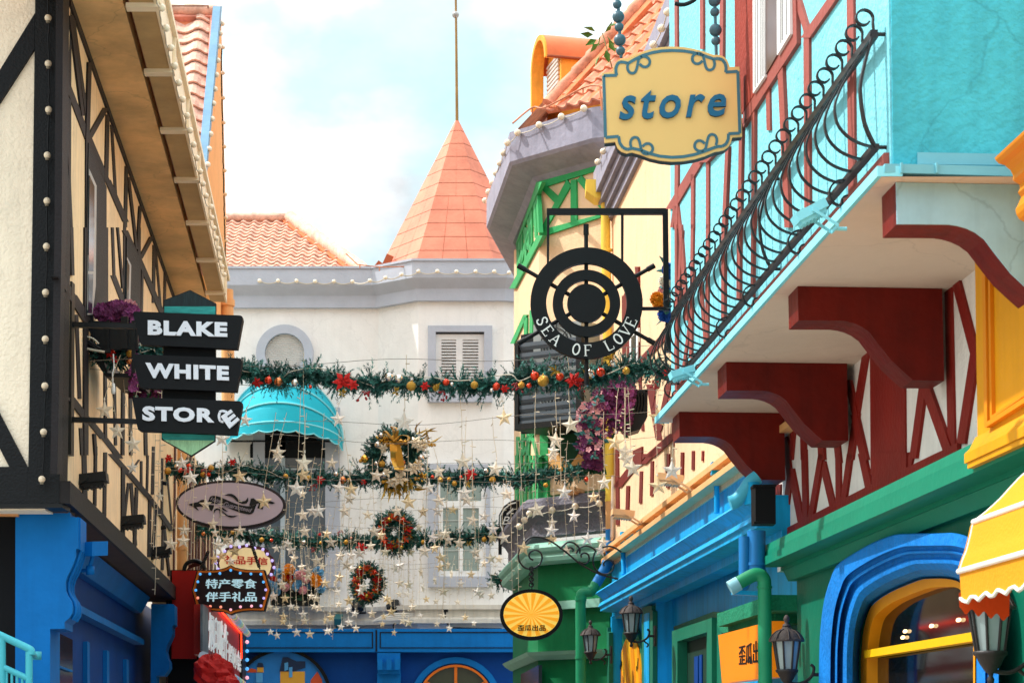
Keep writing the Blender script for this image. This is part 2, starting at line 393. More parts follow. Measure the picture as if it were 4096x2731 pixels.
b = B()
b.plate(LF, [(142, -400), (258, -400), (254, 700), (248, 1200), (241, 1820), (237, 2020), (110, 2020), (114, 1820), (129, 910), (140, 60)], .3, .045)
b.plate(LF, [(-700, 1866), (112, 1866), (110, 2014), (-700, 2014)], .06, .042)
b.plate(LF, [(-420, 925), (-420, 785), (0, 279), (139, 54), (137, 197), (0, 409)], .06, .036)
b.plate(LF, [(-330, 940), (0, 1656), (110, 1868), (38, 1868), (0, 1795), (-330, 1090)], .06, .036)
obj('front_timber_frame', b, BLACKT, t)
b = B()
def TB(k, x0, y0, x1, y1, w, off=.035): b.hb(LA, A1(k, x0, y0), A1(k, x1, y1), w * .5, .06, off)
b.plate(LA, A('00', 436, -250, 476, -250, 477, 60, 472, 900, 462, 1568) + A('01', 450, 200, 430, 1200) + A('02', 430, 130, 395, 130) + A('01', 405, 1200, 425, 0), .06, .03)
for a in (('00', 470, 590, 612, 965, 46), ('00', 612, 945, 745, 1260, 46), ('00', 745, 1240, 870, 1530, 44), ('01', 865, 20, 960, 235, 40), ('01', 960, 215, 1130, 610, 40),
          ('00', 490, 110, 575, 800, 22), ('00', 505, 105, 600, 800, 22), ('00', 622, 430, 606, 960, 28), ('00', 606, 900, 604, 1568, 26), ('00', 735, 745, 620, 950, 40),
          ('00', 745, 790, 735, 1250, 28), ('00', 772, 860, 800, 1350, 20), ('00', 875, 1145, 866, 1568, 24), ('00', 890, 1220, 930, 1568, 18), ('00', 970, 1420, 960, 1568, 20),
          ('00', 470, 930, 497, 1568, 14), ('01', 497, 0, 505, 330, 22), ('01', 600, 0, 597, 620, 28), ('01', 735, 0, 735, 540, 26), ('01', 778, 0, 790, 350, 18), ('01', 782, 330, 855, 520, 40), ('01', 815, 0, 850, 420, 14),
          ('01', 862, 0, 860, 480, 20), ('01', 1050, 65, 970, 215, 30), ('01', 962, 0, 960, 570, 22), ('01', 930, 0, 945, 150, 18), ('01', 1065, 120, 1060, 520, 22), ('01', 1075, 160, 1110, 560, 16), ('01', 1140, 310, 1135, 620, 18), ('01', 985, 300, 975, 700, 16),
          ('01', 425, 340, 500, 470, 60), ('01', 498, 465, 620, 660, 75), ('01', 530, 600, 552, 1180, 26), ('01', 598, 640, 596, 1568, 34),
          ('01', 490, 1170, 610, 1330, 62), ('01', 605, 1310, 720, 1455, 55), ('01', 715, 1440, 830, 1590, 50), ('02', 770, -10, 900, 140, 50), ('02', 895, 130, 1030, 290, 46), ('02', 1025, 280, 1190, 520, 40),
          ('02', 580, -100, 588, 300, 36), ('01', 560, 1380, 570, 1568, 24), ('01', 655, 1420, 665, 1568, 20), ('02', 664, -60, 658, 350, 18), ('01', 730, 1000, 732, 1450, 20), ('02', 728, -20, 722, 420, 24), ('01', 790, 1020, 800, 1500, 20), ('01', 855, 1030, 850, 1568, 22),
          ('02', 852, 80, 850, 560, 26), ('02', 888, 190, 850, 540, 14), ('02', 905, 190, 935, 620, 24), ('02', 945, 220, 930, 640, 22), ('02', 1035, 300, 1030, 700, 24), ('02', 1020, 0, 1015, 250, 14), ('02', 1060, -60, 1052, 270, 24), ('02', 1075, 350, 1055, 720, 18), ('02', 1130, 430, 1120, 790, 20), ('02', 1132, 480, 1170, 830, 18), ('02', 1150, 100, 1185, 480, 12), ('01', 900, 1000, 905, 1568, 24), ('01', 1000, 1100, 1010, 1568, 24),
          ('02', 975, 40, 975, 220, 16), ('02', 960, 30, 900, 120, 14), ('02', 1120, 20, 1118, 400, 14)):
    TB(*a, off=.010 + .0025 * (hash(a[1:4]) % 5))
b.extr(LA, [(-.02, zE - .08), (.02, zE - .08), (.02, zE), (-.02, zE)], 17.3, YL1)
obj('side_timber_frame', b, BROWNT, t)
for px in ([A('00', 612, 985, 735, 1290, 735, 1568), A('01', 733, 530, 650, 610, 597, 610, 600, 0)], [A('01', 875, 60, 960, 205, 955, 565, 870, 530), []]):
    P = px[0] + px[1]
    wd = part('window', BLACKT, t, lambda b: b.plate(LA, P, .06, .024))
    if px[1]:
        part('window_frame', M('grey_window_frame', 'b9b4ae', .5, .05), wd, lambda b: b.plate(LA, A('00', 616, 1165, 666, 1280, 664, 1568) + A('01', 660, 400, 640, 600, 605, 600, 612, 0), .03, .03))
        part('pane', GLASS, wd, lambda b: [b.plate(LA, A('00', 618, 1210, 652, 1285, 650, 1568) + A('01', 645, 300, 612, 300, 614, 0), .03, .034), b.plate(LA, A('01', 612, 320, 644, 320, 634, 590, 608, 590), .03, .034)])
    else:
        part('window_frame', M('grey_window_frame', 'b9b4ae'), wd, lambda b: b.plate(LA, A('01', 878, 205, 905, 260, 897, 540, 872, 535), .03, .03))
        part('pane', GLASS, wd, lambda b: b.plate(LA, A('01', 878, 225, 893, 262, 886, 538, 872, 530), .03, .034))
o1 = LA.dist(HS.at(499, 35)); o1b = LA.dist(HS.at(*A1('00', 905, 60))); o2 = LA.dist(HS.at(*A1('00', 1072, 60)))
part('eave_soffit', SOFF, t, lambda b: b.extr(LA, [(-.3, zE), (o1, zE), (o1, zE + .14), (-.3, zE + .14)], 15.5, YL1))
GP = vplane(0, 0, 1, 0); GP = Plane(LA.p + LA.n * o2, LA.n)
gy = [U(0, 0) + hplane(zE - .02).at(*A1(k, x, y)).y for k, x, y in (('00', 955, 35), ('00', 1070, 487), ('00', 1178, 888), ('00', 1270, 1230), ('00', 1355, 1525), ('01', 1425, 215), ('01', 1490, 440))]
gy = [gy[0] - 1.6] + gy + [YL1]
for i in range(len(gy) - 1):
    part('gutter_box', GUTT, t, lambda b: b.extr(LA, [(o1b, zE - .02), (o2, zE - .02), (o2, zE + .3), (o1b, zE + .3)], gy[i] + .03, gy[i + 1] - .03))
    part('gutter_face', GUTW, t, lambda b: [b.extr(LA, [(o2 + .004, zE - .03), (o2 + .03, zE - .03), (o2 + .03, zE + .34), (o2 + .004, zE + .34)], gy[i] + .01, gy[i + 1] - .01),
                                             b.extr(LA, [(o2 + .031, zE + .3), (o2 + .07, zE + .3), (o2 + .07, zE + .36), (o2 + .031, zE + .36)], gy[i] + .01, gy[i + 1] - .01)])
    if i: part('gutter_strap', GUTW, t, lambda b: [b.extr(LA, [(o1b - .03, zE - .06), (o2 + .05, zE - .06), (o2 + .05, zE - .021), (o1b - .03, zE - .021)], gy[i] - .06, gy[i] + .06),
                                                  b.extr(LA, [(o2 + .032, zE - .02), (o2 + .06, zE - .02), (o2 + .06, zE + .3), (o2 + .032, zE + .3)], gy[i] - .06, gy[i] + .0)])
b = B(); b.prism([LA.yz(15.5, zE + .36, o2 - .05), LA.yz(YL1, zE + .36, o2 - .05), LA.yz(YL1, zE + 2.3, -3.2), LA.yz(15.5, zE + 2.3, -3.2)], (0, 0, -.12)); obj('roof', b, TILE, t)
part('ledge', M('dark_ledge_board', '181314', .6, .3, 20, .3), t, lambda b: b.extr(LA, [(-.3, zB), (.09, zB), (.09, zT), (-.02, zT), (-.02, zB + .05), (-.3, zB + .05)], 17.16, YL1))
part('front_ledge', BLK, t, lambda b: b.prism([LF.at(-700, 2016, .06), LF.at(250, 2014, .06), LF.at(250, 2030, .06), LF.at(-700, 2032, .06)], (0, .3, 0)))
part('ledge_soffit', BROWNS, t, lambda b: [b.extr(LA, [(-.6, zB - .002), (.05, zB - .002), (.05, zB + .04), (-.6, zB + .04)], 17.3, YL1 - .1), b.prism([LF.at(-700, 2034, -.02), LF.at(240, 2034, -.02), LF.at(240, 2022, -.02), LF.at(-700, 2022, -.02)], (0, .6, 0))])
string_light('string of cream globes running down the black corner post', [LF.at(*p, .11) for p in A('00', 330, -190, 331, 125, 332, 440, 335, 757, 326, 1070, 324, 1385) + A('01', 320, 130, 314, 447, 312, 768, 309, 1090, 300, 1408) + A('02', 288, 165)], r=.031, sag=0)
string_light('string of cream globes along the gutter of the ochre eaves', [GP.at(*p, .08) for p in A('00', 1085, -85, 1115, 55, 1145, 195, 1178, 330, 1203, 455, 1232, 572, 1258, 685, 1290, 797, 1310, 900, 1335, 998, 1357, 1090, 1380, 1182, 1400, 1268, 1420, 1350, 1455, 1425, 1460, 1500) + A('01', 1475, 5, 1490, 75, 1505, 145, 1518, 210, 1530, 270, 1545, 325)], r=.034, sag=.04, mat=WIREW, nrm=GP.n, sockets=False)
# ---- second peach house further along
t = thing('striped_house', 'orange peach house with close brown timber stripes beyond the half timbered house', 'house', LA.yz(30, 0))
part('wall', PEACH, t, lambda b: b.prism([LA.yz(YL1 + .05, 2.2, -.05), LA.yz(41, 2.2, -.05), LA.yz(41, zE - 1.6, -.05), LA.yz(YL1 + .05, zE - 1.6, -.05)], -LA.n * .25))
for x0, x1 in ((3, 16), (62, 76), (188, 204), (228, 246), (262, 274), (298, 314), (330, 344), (366, 380), (394, 404), (425, 440), (460, 478), (500, 512)):
    ya = LA.Y(680 + x0 * .3706, 2200); yb = LA.Y(680 + x1 * .3706, 2200)
    part('timber_post', M('red_brown_timber', '5a3326', .65, .3, 30, .2), t, lambda b: b.extr(LA, [(-.04, 2.3), (-.025, 2.3), (-.025, zE - 1.7), (-.04, zE - 1.7)], ya, yb))
part('base_rail', BROWNT, t, lambda b: b.extr(LA, [(-.04, 2.1), (.06, 2.1), (.06, 2.25), (-.04, 2.25)], YL1 + .05, 41))
b = B(); Y0 = LA.Y(727, 2000, .12); b.tube([atY(727, 2290, Y0), atY(729, 1880, Y0), atY(730, 1500, Y0)], .075, 12)
for y in (2030, 2200): b.tube([atY(727, y, Y0), atY(727, y - 14, Y0)], .085, 12)
obj('downpipe', b, M('peach_pipe', 'e0a468', .55, .05), None, label='round peach drainpipe on the striped timber wall', cat='drainpipe')
b = B(); b.tube([atY(907, 1160, 36.6), atY(910, 1330, 36.6), atY(912, 1480, 36.6), atY(912, 1700, 36.6)], .12, 12); b.tube([atY(907, 1200, 36.6), atY(907, 1225, 36.6)], .15, 12)
obj('downpipe', b, M('peach_pipe', 'e0a468'), None, label='peach drainpipe under the far end of the ochre eaves', cat='drainpipe')
# ---- gable house behind, far left
GB = vplane(890, 40, 36, 1316)
t = thing('gabled_house', 'tall peach gable with pink tiled roof and blue bargeboard behind the eaves', 'house', GB.yz(36, 0))
part('gable_wall', M('orange_peach_render', 'e9a45f', .8, .2, 20, .1), t, lambda b: b.plate(GB, [(884, 25), (826, 700), (838, 1300), (908, 1300), (904, 870)], .3))
b = B(); b.hb(GB, (885, 26), (823, 720), 6.5, .12, .2); obj('bargeboard', b, M('blue_grey_bargeboard', '6d93ad', .6, .2, 20, .2), t)
ap = GB.at(884, 35, .1); bt = GB.at(822, 720, .1); RG = p3(ap, bt, ap + V((-1, -.09, 0)))
b = B(); tiles(b, RG, A('00', 1120, 118, 1465, 125, 1400, 1250, 1000, 1250, 1000, 118), V((1, .09, 0)), .50, .36, .07, .05); obj('roof_tiles', b, TILEP, t, recalc=False)
part('verge', M('pink_mortar', 'dd8f78', .85, .5, 20, .25, vs=5), t, lambda b: [b.plate(RG, A('00', 1450, 100, 1515, 80, 1412, 1230, 1385, 1200), .08, .06), b.plate(RG, A('00', 1050, 66, 1515, 70, 1515, 112, 1050, 118), .1, .07)])
b = B(); ridge(b, RG.at(*A1('00', 1050, 66), .1), RG.at(*A1('00', 1515, 76), .1), .1, .5); obj('ridge_tiles', b, TILEP, t)
part('roof_deck', MORTAR, t, lambda b: b.plate(RG, A('00', 900, 70, 1515, 80, 1410, 1260, 900, 1260), .2, -.02))
b = B(); b.tube([RG.at(*q, .3) for q in A('00', 1000, 44, 1150, 42, 1435, 42)], .012, 5); b.tube([RG.at(*A1('00', 1435, 42), .3), RG.at(*A1('00', 1432, 70), .05)], .012, 5); obj('lightning_wire', b, M('brown_cable', '6b4a3a'), t)
string_light('string of globes down the near edge of the pink tiled gable', [GB.at(*p, .22) for p in A('00', 1532, 165, 1520, 232, 1512, 322, 1502, 418, 1492, 517, 1483, 615, 1472, 714, 1462, 820, 1452, 925, 1442, 1027, 1432, 1135)], r=.042, sag=.02, nrm=GB.n, sockets=False)
string_light('string of globes down the far edge of the pink tiled gable', [GB.at(*p, .15) for p in A('00', 1537, 327, 1537, 503, 1540, 675, 1543, 845, 1548, 1010, 1550, 1175, 1553, 1338, 1557, 1500) + A('01', 1560, 90, 1563, 245)], r=.038, sag=.02, nrm=GB.n, sockets=False, wr=.012)
# ================================================================== LEFT: blue shop front below
LC = Plane(LA.p - LA.n * .42, LA.n)
PF = fplane(17.55)
t = thing('blue_shopfront', 'deep blue wooden shop front with curved bracket under the left house', 'shopfront', LC.yz(17.6, 0))
dl = V((LA.yz(18, 0) - LA.yz(17, 0))).normalized()
sc = A('02', 135, 395, 480, 392, 485, 425, 540, 428, 540, 640, 524, 645, 520, 700, 506, 745, 485, 790, 462, 835, 450, 880, 452, 930, 466, 965, 490, 1000, 500, 1040, 498, 1085, 475, 1120, 445, 1145, 445, 1192, 345, 1194, 345, 1800, 104, 1800, 106, 430)
part('pilaster', BLUE, t, lambda b: b.prism([PF.at(*p) for p in sc], dl * .55))
b = B(); c0 = A('02', 548, 640, 532, 700, 517, 745, 497, 790, 474, 835, 462, 880, 464, 930, 478, 965, 502, 1000, 512, 1040, 510, 1085, 488, 1125)
for q in (.1, .25, .4): b.tube([PF.at(*p) + dl * q for p in c0], .016, 6)
obj('bracket_moulding', b, BLUE, t)
part('bracket_block', BLUE, t, lambda b: b.prism([p + dl * .03 for p in (PF.at(*q) for q in A('02', 530, 420, 552, 428, 552, 648, 530, 645))], dl * .42))
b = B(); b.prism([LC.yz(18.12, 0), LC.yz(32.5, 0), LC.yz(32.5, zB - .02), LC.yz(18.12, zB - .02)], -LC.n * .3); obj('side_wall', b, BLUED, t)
b = B()
zf0 = LC.z(*A1('02', 530, 1005), .12); zf1 = LC.z(*A1('02', 530, 1075), .12)
b.extr(LC, [(0, zf1), (.14, zf1), (.14, zf0 - .03), (.05, zf0), (0, zf0)], 18.05, 28.2)
b.extr(LC, [(0, zB - .25), (.1, zB - .25), (.22, zB - .03), (0, zB - .03)], 18.05, 28.2)
obj('fascia', b, BLUE, t)
for x in (404, 610, 745, 880): part('door_post', BLUE, t, lambda b: b.plate(LC, A('02', x - 8, 1230 + (x - 500) * .45, x + 8, 1238 + (x - 500) * .45, x + 8, 1800, x - 8, 1800), .06, .05))
part('shop_window', GLASS, t, lambda b: b.plate(LC, A('02', 412, 1225, 500, 1268, 500, 1800, 412, 1800), .06, .02))
b = B(); b.plate(LC, A('02', 412, 1445, 500, 1478, 500, 1492, 412, 1459), .04, .05); obj('glazing_bar', b, BLUE, t)
PF2 = fplane(28.3)
s2 = A('02', 1040, 1022, 1190, 1022, 1202, 1030, 1202, 1165, 1187, 1175, 1186, 1230, 1170, 1270, 1148, 1310, 1140, 1345, 1150, 1390, 1165, 1420, 1166, 1460, 1150, 1490, 1130, 1515, 1076, 1516, 1076, 1800, 1036, 1800)
part('far_pilaster', BLUE, t, lambda b: b.prism([PF2.at(*p) for p in s2], dl * .5))
part('doorway', DARK, t, lambda b: b.prism([PF.at(*p, -.4) for p in A('02', -2200, 380, 140, 395, 140, 2400, -2200, 2400)], (0, .1, 0)))
part('strip_light', M('warm_trim', 'c98f5a', .5, 0), t, lambda b: b.tube([PF.at(*A1('02', -300, 405), .05), PF.at(*A1('02', 130, 408), .05)], .02, 8))
# ---- small blue camera on the bracket
b = B(); c = PF.at(*A1('02', 612, 610), .0) + dl * .45
ax = (V((.45, .85, .1)).normalized(), V((-.85, .45, 0)).normalized(), V((0, 0, 1)))
b.box(c, .22, .12, .13, ax); b.tube([c + V((-.02, .02, -.06)), c + V((-.06, .05, -.19)), c + V((-.2, .12, -.19))], .02, 8); b.lathe(c + V((-.05, .05, -.23)), [(.04, 0), (.04, .08)], 8)
obj('security_camera', b, BLUE, label='small blue camera fixed beside the curved blue bracket', cat='camera')
# ---- turquoise hand rail bottom left
RF = fplane(16.6)
t = thing('stair_railing', 'turquoise tubular stair railing by the dark doorway', 'railing', RF.at(*A1('02', 100, 1700)))
part('handrail', TURQ, t, lambda b: [b.tube(poly_path([RF.at(*p) for p in A('02', -500, 1000, 0, 1236, 190, 1325, 214, 1345, 216, 1370)], 4), .032, 10), b.tube([RF.at(*p) for p in A('02', -500, 1210, 0, 1446, 216, 1545)], .026, 10)])
for x, y in ((200, 1350), (15, 1255)): part('post', TURQ, t, lambda b: b.tube([RF.at(*A1('02', x, y)), RF.at(*A1('02', x, 2000))], .03, 10))
b = B()
for i in range(12): x = 190 - i * 36; b.tube([RF.at(*A1('02', x, 1535 - i * 16.6)), RF.at(*A1('02', x, 2000))], .012, 6)
obj('balusters', b, TURQ, t)
part('wall_fixing', TURQ, t, lambda b: [b.tube([RF.at(*A1('02', 205, 1358)), RF.at(*A1('02', 120, 1358)) + V((0, .6, 0))], .024, 8), b.lathe(RF.at(*A1('02', 112, 1382)) + V((0, .7, 0)), [(.045, 0), (.045, .07)], 10)])
b = B(); b.box(RF.at(*A1('02', -60, 2000)) + V((-.4, .5, -.6)), 2.2, 2, 1.2); obj('stair_landing', b, M('grey_concrete', '77777a', .85, .3), kind='structure')
# ================================================================== floodlights
def floodlight(label, c, fwd, s=1, mat=BLK, lens=None, group='floodlights on the facades', tilt=-.35, arm=None):
    # fwd: horizontal direction away from the wall; the lamp looks up along the wall
    fwd = V(fwd).normalized(); side = V((0, 0, 1)).cross(fwd).normalized(); up = V((0, 0, 1))
    f2 = (fwd * math.cos(tilt) + up * math.sin(tilt)).normalized(); u2 = f2.cross(side).normalized() * -1
    if u2.z < 0: u2 = -u2
    c = V(c); t = thing('floodlight', label, 'floodlight', c, group); ax = (f2, side, u2)
    b = B(); b.box(c, .34 * s, .26 * s, .09 * s, ax); b.box(c - u2 * .06 * s, .28 * s, .2 * s, .05 * s, ax)
    for k in range(7): b.box(c - u2 * .088 * s + f2 * (-.12 + .04 * k) * s, .012 * s, .2 * s, .02 * s, ax)
    obj('housing', b, mat, t)
    b = B(); b.box(c + u2 * .047 * s, .29 * s, .21 * s, .006 * s, ax); obj('lens', b, lens or M('lamp_lens', '8a8f92', .15, 0, spec=.6), t)
    b = B(); ar = arm or (-fwd * .26 * s - up * .16 * s)
    for q in (-1, 1):
        e = side * q * .145 * s
        b.strip([c + e, c + e + ar * .5 + up * .0, c + ar + e], .035 * s, .012 * s, up)
    b.strip([c + ar - side * .145 * s, c + ar + side * .145 * s], .035 * s, .012 * s, up); b.tube([c + ar, c + ar - fwd * .12 * s], .02 * s, 8)
    obj('bracket', b, mat, t)
    return t
for k, (x, y) in enumerate(((620, 165), (893, 452), (1088, 660), (1245, 855))):
    px = A1('02', x, y); Y = LA.Y(px[0] - (38 - 6 * k), px[1]) 
    floodlight(['black floodlight nearest the corner post on the dark ledge', 'second black floodlight along the dark ledge', 'third black floodlight along the dark ledge', 'black floodlight in front of the red box at the ledge end'][k], atY(px[0], px[1], Y), LA.n, 1.0 if k else .95, BLK, BLK, tilt=.12)
# ================================================================== BLAKE WHITE STORE sign
SP = fplane(17.75)
t = thing('hanging_sign', 'tall black hanging sign with three boards reading BLAKE WHITE STORE', 'sign', SP.at(270, 1820))
part('wall_mount', BLK, t, lambda b: [b.prism([SP.at(*p, .1) for p in A('01', 445, 370, 496, 370, 490, 1562, 440, 1562)], (0, .12, 0)), b.prism([SP.at(*p, .06) for p in A('01', 420, 372, 444, 372, 440, 1560, 408, 1560)], (0, .08, 0))])
part('arm', BLK, t, lambda b: b.prism([SP.at(*p, .06) for p in A('01', 492, 648, 945, 664, 945, 694, 492, 682)], (0, .06, 0)))
part('arm', BLK, t, lambda b: b.prism([SP.at(*p, .06) for p in A('01', 488, 1302, 950, 1318, 950, 1348, 488, 1336)], (0, .06, 0)))
bk = part('backboard', BLKM, t, lambda b: b.plate(SP, A('01', 1130, 500, 1310, 430, 1488, 522, 1482, 1470) + A('02', 1316, 8) + A('01', 1112, 1460), .04, 0))
WTEAL = M('teal_painted_planks', '2f9c96', .6, .3, 12, .5, vs=5, aniso=(1, 1, 6))
part('top_panel', M('dark_teal_planks', '16272b', .6, .3, 12, .6, vs=5, aniso=(6, 6, 1)), bk, lambda b: b.plate(SP, A('01', 1133, 503, 1310, 436, 1486, 524, 1484, 542, 1132, 542), .02, .008))
part('teal_band', WTEAL, bk, lambda b: b.plate(SP, A('01', 1132, 543, 1484, 543, 1484, 600, 1132, 600), .02, .007))
part('lower_teal_band', WTEAL, bk, lambda b: b.plate(SP, A('01', 1118, 1400, 1480, 1400, 1478, 1465, 1130, 1462, 1116, 1445), .02, .007))
part('pale_green_tip', M('pale_green_planks', '9fcfa0', .6, .3, 12, .4, vs=5, aniso=(6, 6, 1)), bk, lambda b: b.plate(SP, A('01', 1130, 1463, 1477, 1466) + A('02', 1316, 0), .02, .008))
LET = M('white_letters', 'dcdfe8', .45, .02, 30, .05)
for poly, words in (((925, 578, 1655, 605, 1668, 612, 1672, 635, 1635, 836, 985, 808, 968, 798, 958, 770, 918, 600, 918, 588), (("BLAKE", (1018, 738, 1566, 752, 1566, 652, 1018, 637)),)),
                    ((920, 872, 1650, 900, 1664, 908, 1667, 928, 1630, 1129, 975, 1105, 962, 1095, 955, 1070, 912, 895, 912, 880), (("WHITE", (1003, 1034, 1577, 1053, 1577, 954, 1001, 930)),)),
                    ((925, 1168, 1650, 1195, 1666, 1204, 1669, 1226, 1630, 1426, 965, 1400, 952, 1392, 945, 1368, 912, 1188, 912, 1178), (("STOR", (980, 1330, 1477, 1343, 1477, 1244, 980, 1228)), ("E", (1580, 1384, 1650, 1322, 1592, 1250, 1520, 1300))))):
    bd = part('board', BLKM, t, lambda b: b.plate(SP, A('01', *poly), .09, .12))
    b = B()
    for s, q in words: text(b, s, SP, A('01', *q), .03, .14 + (.012 if s == 'E' else 0), bold=.05, sp=1.12)
    obj('lettering', b, LET, bd)
    if len(words) > 1:
        b = B(); q = A('01', 1512, 1270, 1530, 1262, 1552, 1266, 1562, 1272); q2 = A('01', 1514, 1272, 1508, 1295, 1512, 1320, 1520, 1333, 1540, 1338)
        for c in (q, q2):
            for i in range(len(c) - 1): b.beam(SP, c[i], c[i + 1], .022, .004, .125)
        obj('glue_residue', b, LET, bd)
# ================================================================== far white building
FY = 42.0; FF = fplane(FY); FB = fplane(41.32)
path = [(atY(850, HZ, FY).x - 3, FY), (atY(1506, HZ, FY).x, FY), (atY(1668, HZ, 41.32).x, 41.32), (atY(2014, HZ, 41.32).x, 41.32), (atY(2150, HZ, FY).x + 1, FY), (atY(2300, HZ, FY).x + 2, FY)]
WW = M('white_render', 'eeebe6', .85, .25, 25, .05, streak=.04, crack=.07)
LAV = M('lavender_grey_trim', 'b4b8c2', .75, .25, 20, .08)
zc = [FF.z(1200, y) for y in (1090, 1154, 1189, 1235)]
zwb = FF.z(1300, 2482)
t = thing('white_corner_building', 'white rendered building with grey cornice closing the end of the alley', 'building', (path[1][0], FY, 0))
b = B(); n = len(path)
b.add([V((x, y, z)) for z in (0, zc[3] + .1) for x, y in path], [(i, i + 1, i + 1 + n, i + n) for i in range(n - 1)])
b.add([V((path[0][0], FY, 0)), V((path[0][0], FY + 8, 0)), V((path[0][0], FY + 8, 9)), V((path[0][0], FY, 9)), V((path[-1][0], FY, 0)), V((path[-1][0], FY + 8, 0)), V((path[-1][0], FY + 8, 9)), V((path[-1][0], FY, 9))], [(0, 1, 2, 3), (4, 5, 6, 7)])
obj('wall', b, WW, t)
b = B(); b.sweep(path, [(-.1, zc[3]), (.13, zc[3]), (.13, zc[2]), (.16, zc[2] + .03), (.3, zc[1] - .04), (.34, zc[1]), (.34, zc[0]), (-.1, zc[0])]); obj('cornice', b, LAV, t)
b = B(); b.sweep(path, [(.02, zc[0] + .002), (.37, zc[0] + .002), (.37, zc[0] + .05), (.02, zc[0] + .05)]); obj('cornice_cap', b, LAV, t)
b = B(); zz = [FF.z(1300, y) for y in (2500, 2484, 2446, 2440)]
b.sweep(path, [(0, zz[0]), (.18, zz[0]), (.18, zz[1]), (.12, zz[1] + .05), (.12, zz[2]), (.2, zz[2]), (.2, zz[3] + .06), (0, zz[3] + .06)]); obj('band_course', b, M('off_white_band', 'd5cfc2', .8, .25, 25, .12, streak=.2), t)
# round window
cx, cy = A1('11', 202, 872); C = FF.at(cx, cy); ro = 198 * .5805 * FY / FL; ri = 137 * .5805 * FY / FL
def ring(b, C, r0, r1, t, n=40, ax=(V((1, 0, 0)), V((0, 0, 1))), nv=V((0, -1, 0)), a0=0, a1=6.28319):
    full = abs(a1 - a0) > 6.28; m = n if full else n + 1; vs = []
    for k in range(m):
        a = a0 + (a1 - a0) * k / n; e = ax[0] * math.cos(a) + ax[1] * math.sin(a)
        vs += [C + e * r0, C + e * r1, C + e * r1 + nv * t, C + e * r0 + nv * t]
    fs = []
    for k in range(n):
        i = k * 4; j = ((k + 1) % m) * 4
        fs += [(i, j, j + 1, i + 1), (i + 1, j + 1, j + 2, i + 2), (i + 2, j + 2, j + 3, i + 3), (i + 3, j + 3, j, i)]
    b.add(vs, fs)
def disc(b, C, r, t, n=40, ax=(V((1, 0, 0)), V((0, 0, 1))), nv=V((0, -1, 0)), sy=1):
    P = [C + nv * t + (ax[0] * math.cos(6.28319 * k / n) + ax[1] * math.sin(6.28319 * k / n) * sy) * r for k in range(n)]
    b.prism(P, -nv * t)
wd = part('round_window', LAV, t, lambda b: ring(b, C, ri, ro, .16, 48))
b = B()
for k in range(19):
    z = (k - 9) / 9.5 * ri; hw = math.sqrt(max(0, ri * ri - z * z)); b.box(C + V((0, -.03, z)), 2 * hw, .05, .05, (V((1, 0, 0)), V((0, .8, .6)), V((0, -.6, .8))))
obj('louvre', b, M('grey_white_louvre', 'cfcbc6', .6, .05), wd); part('window_back', M('shade_grey', '6c6a68', .8, 0), wd, lambda b: disc(b, C, ri, .004, 40))
# square shuttered window
def frame(b, pl, o, i, t, off):       # o, i: (x0,y0,x1,y1) pixel rects
    for r_ in ((o[0], o[1], o[2], i[1]), (o[0], i[3], o[2], o[3]), (o[0], i[1], i[0], i[3]), (i[2], i[1], o[2], i[3])):
        if r_[2] - r_[0] > .01 and r_[3] - r_[1] > .01: b.plate(pl, [(r_[0], r_[3]), (r_[2], r_[3]), (r_[2], r_[1]), (r_[0], r_[1])], t, off)
def RP(k, x0, y0, x1, y1): return A1(k, x0, y0) + A1(k, x1, y1)
wd = part('shuttered_window', LAV, t, lambda b: frame(b, FB, RP('11', 1185, 675, 1628, 1200), RP('11', 1238, 716, 1572, 1130), .2, .13))
part('window_back', DARK, wd, lambda b: b.plate(FB, [(1740, 1330), (1940, 1330), (1940, 1570), (1740, 1570)], .01, .006))
b = B(); frame(b, FB, RP('11', 1238, 735, 1572, 1132), RP('11', 1278, 772, 1532, 1100), .05, .05); b.plate(FB, rect('11', 1378, 770, 1424, 1100), .05, .055); obj('shutter_frame', b, M('white_shutter', 'dcd9d6', .5, .05), wd)
b = B()
for x0, x1 in ((1278, 1378), (1424, 1532)):
    for k in range(16):
        y = 784 + k * 20.5; a = FB.at(*A1('11', x0, y), .03); c = FB.at(*A1('11', x1, y), .03); b.box((a + c) / 2, (c - a).length, .075, .014, (V((1, 0, 0)), V((0, .75, .66)), V((0, -.66, .75))))
obj('shutter_slats', b, M('white_shutter', 'dcd9d6'), wd)
# lower casement window
wd = part('casement_window', LAV, t, lambda b: frame(b, FB, RP('12', 1183, 60, 1612, 905), RP('12', 1255, 115, 1582, 832), .2, .12))
b = B(); frame(b, FB, RP('12', 1255, 100, 1582, 832), RP('12', 1268, 115, 1550, 795), .06, .07); b.plate(FB, rect('12', 1262, 314, 1556, 362), .06, .075); b.plate(FB, rect('12', 1394, 362, 1424, 800), .06, .08); b.plate(FB, rect('12', 1268, 362, 1286, 800), .06, .075); b.plate(FB, rect('12', 1534, 362, 1552, 800), .06, .075); b.plate(FB, rect('12', 1390, 110, 1410, 316), .06, .074)
obj('window_frame', b, WHT, wd)
part('pane', M('curtained_glass', '8c9a92', .15, 0, vs=1.2, var=.15, spec=.6, aniso=(6, 1, .3)), wd, lambda b: b.plate(FB, rect('12', 1262, 110, 1556, 800), .01, .03))
b = B()
for y in (445, 530, 650): b.plate(FB, rect('12', 1285, y, 1536, y + 7), .006, .042)
obj('glazing_bar', b, M('grey_bar', 'b6beb8'), wd)
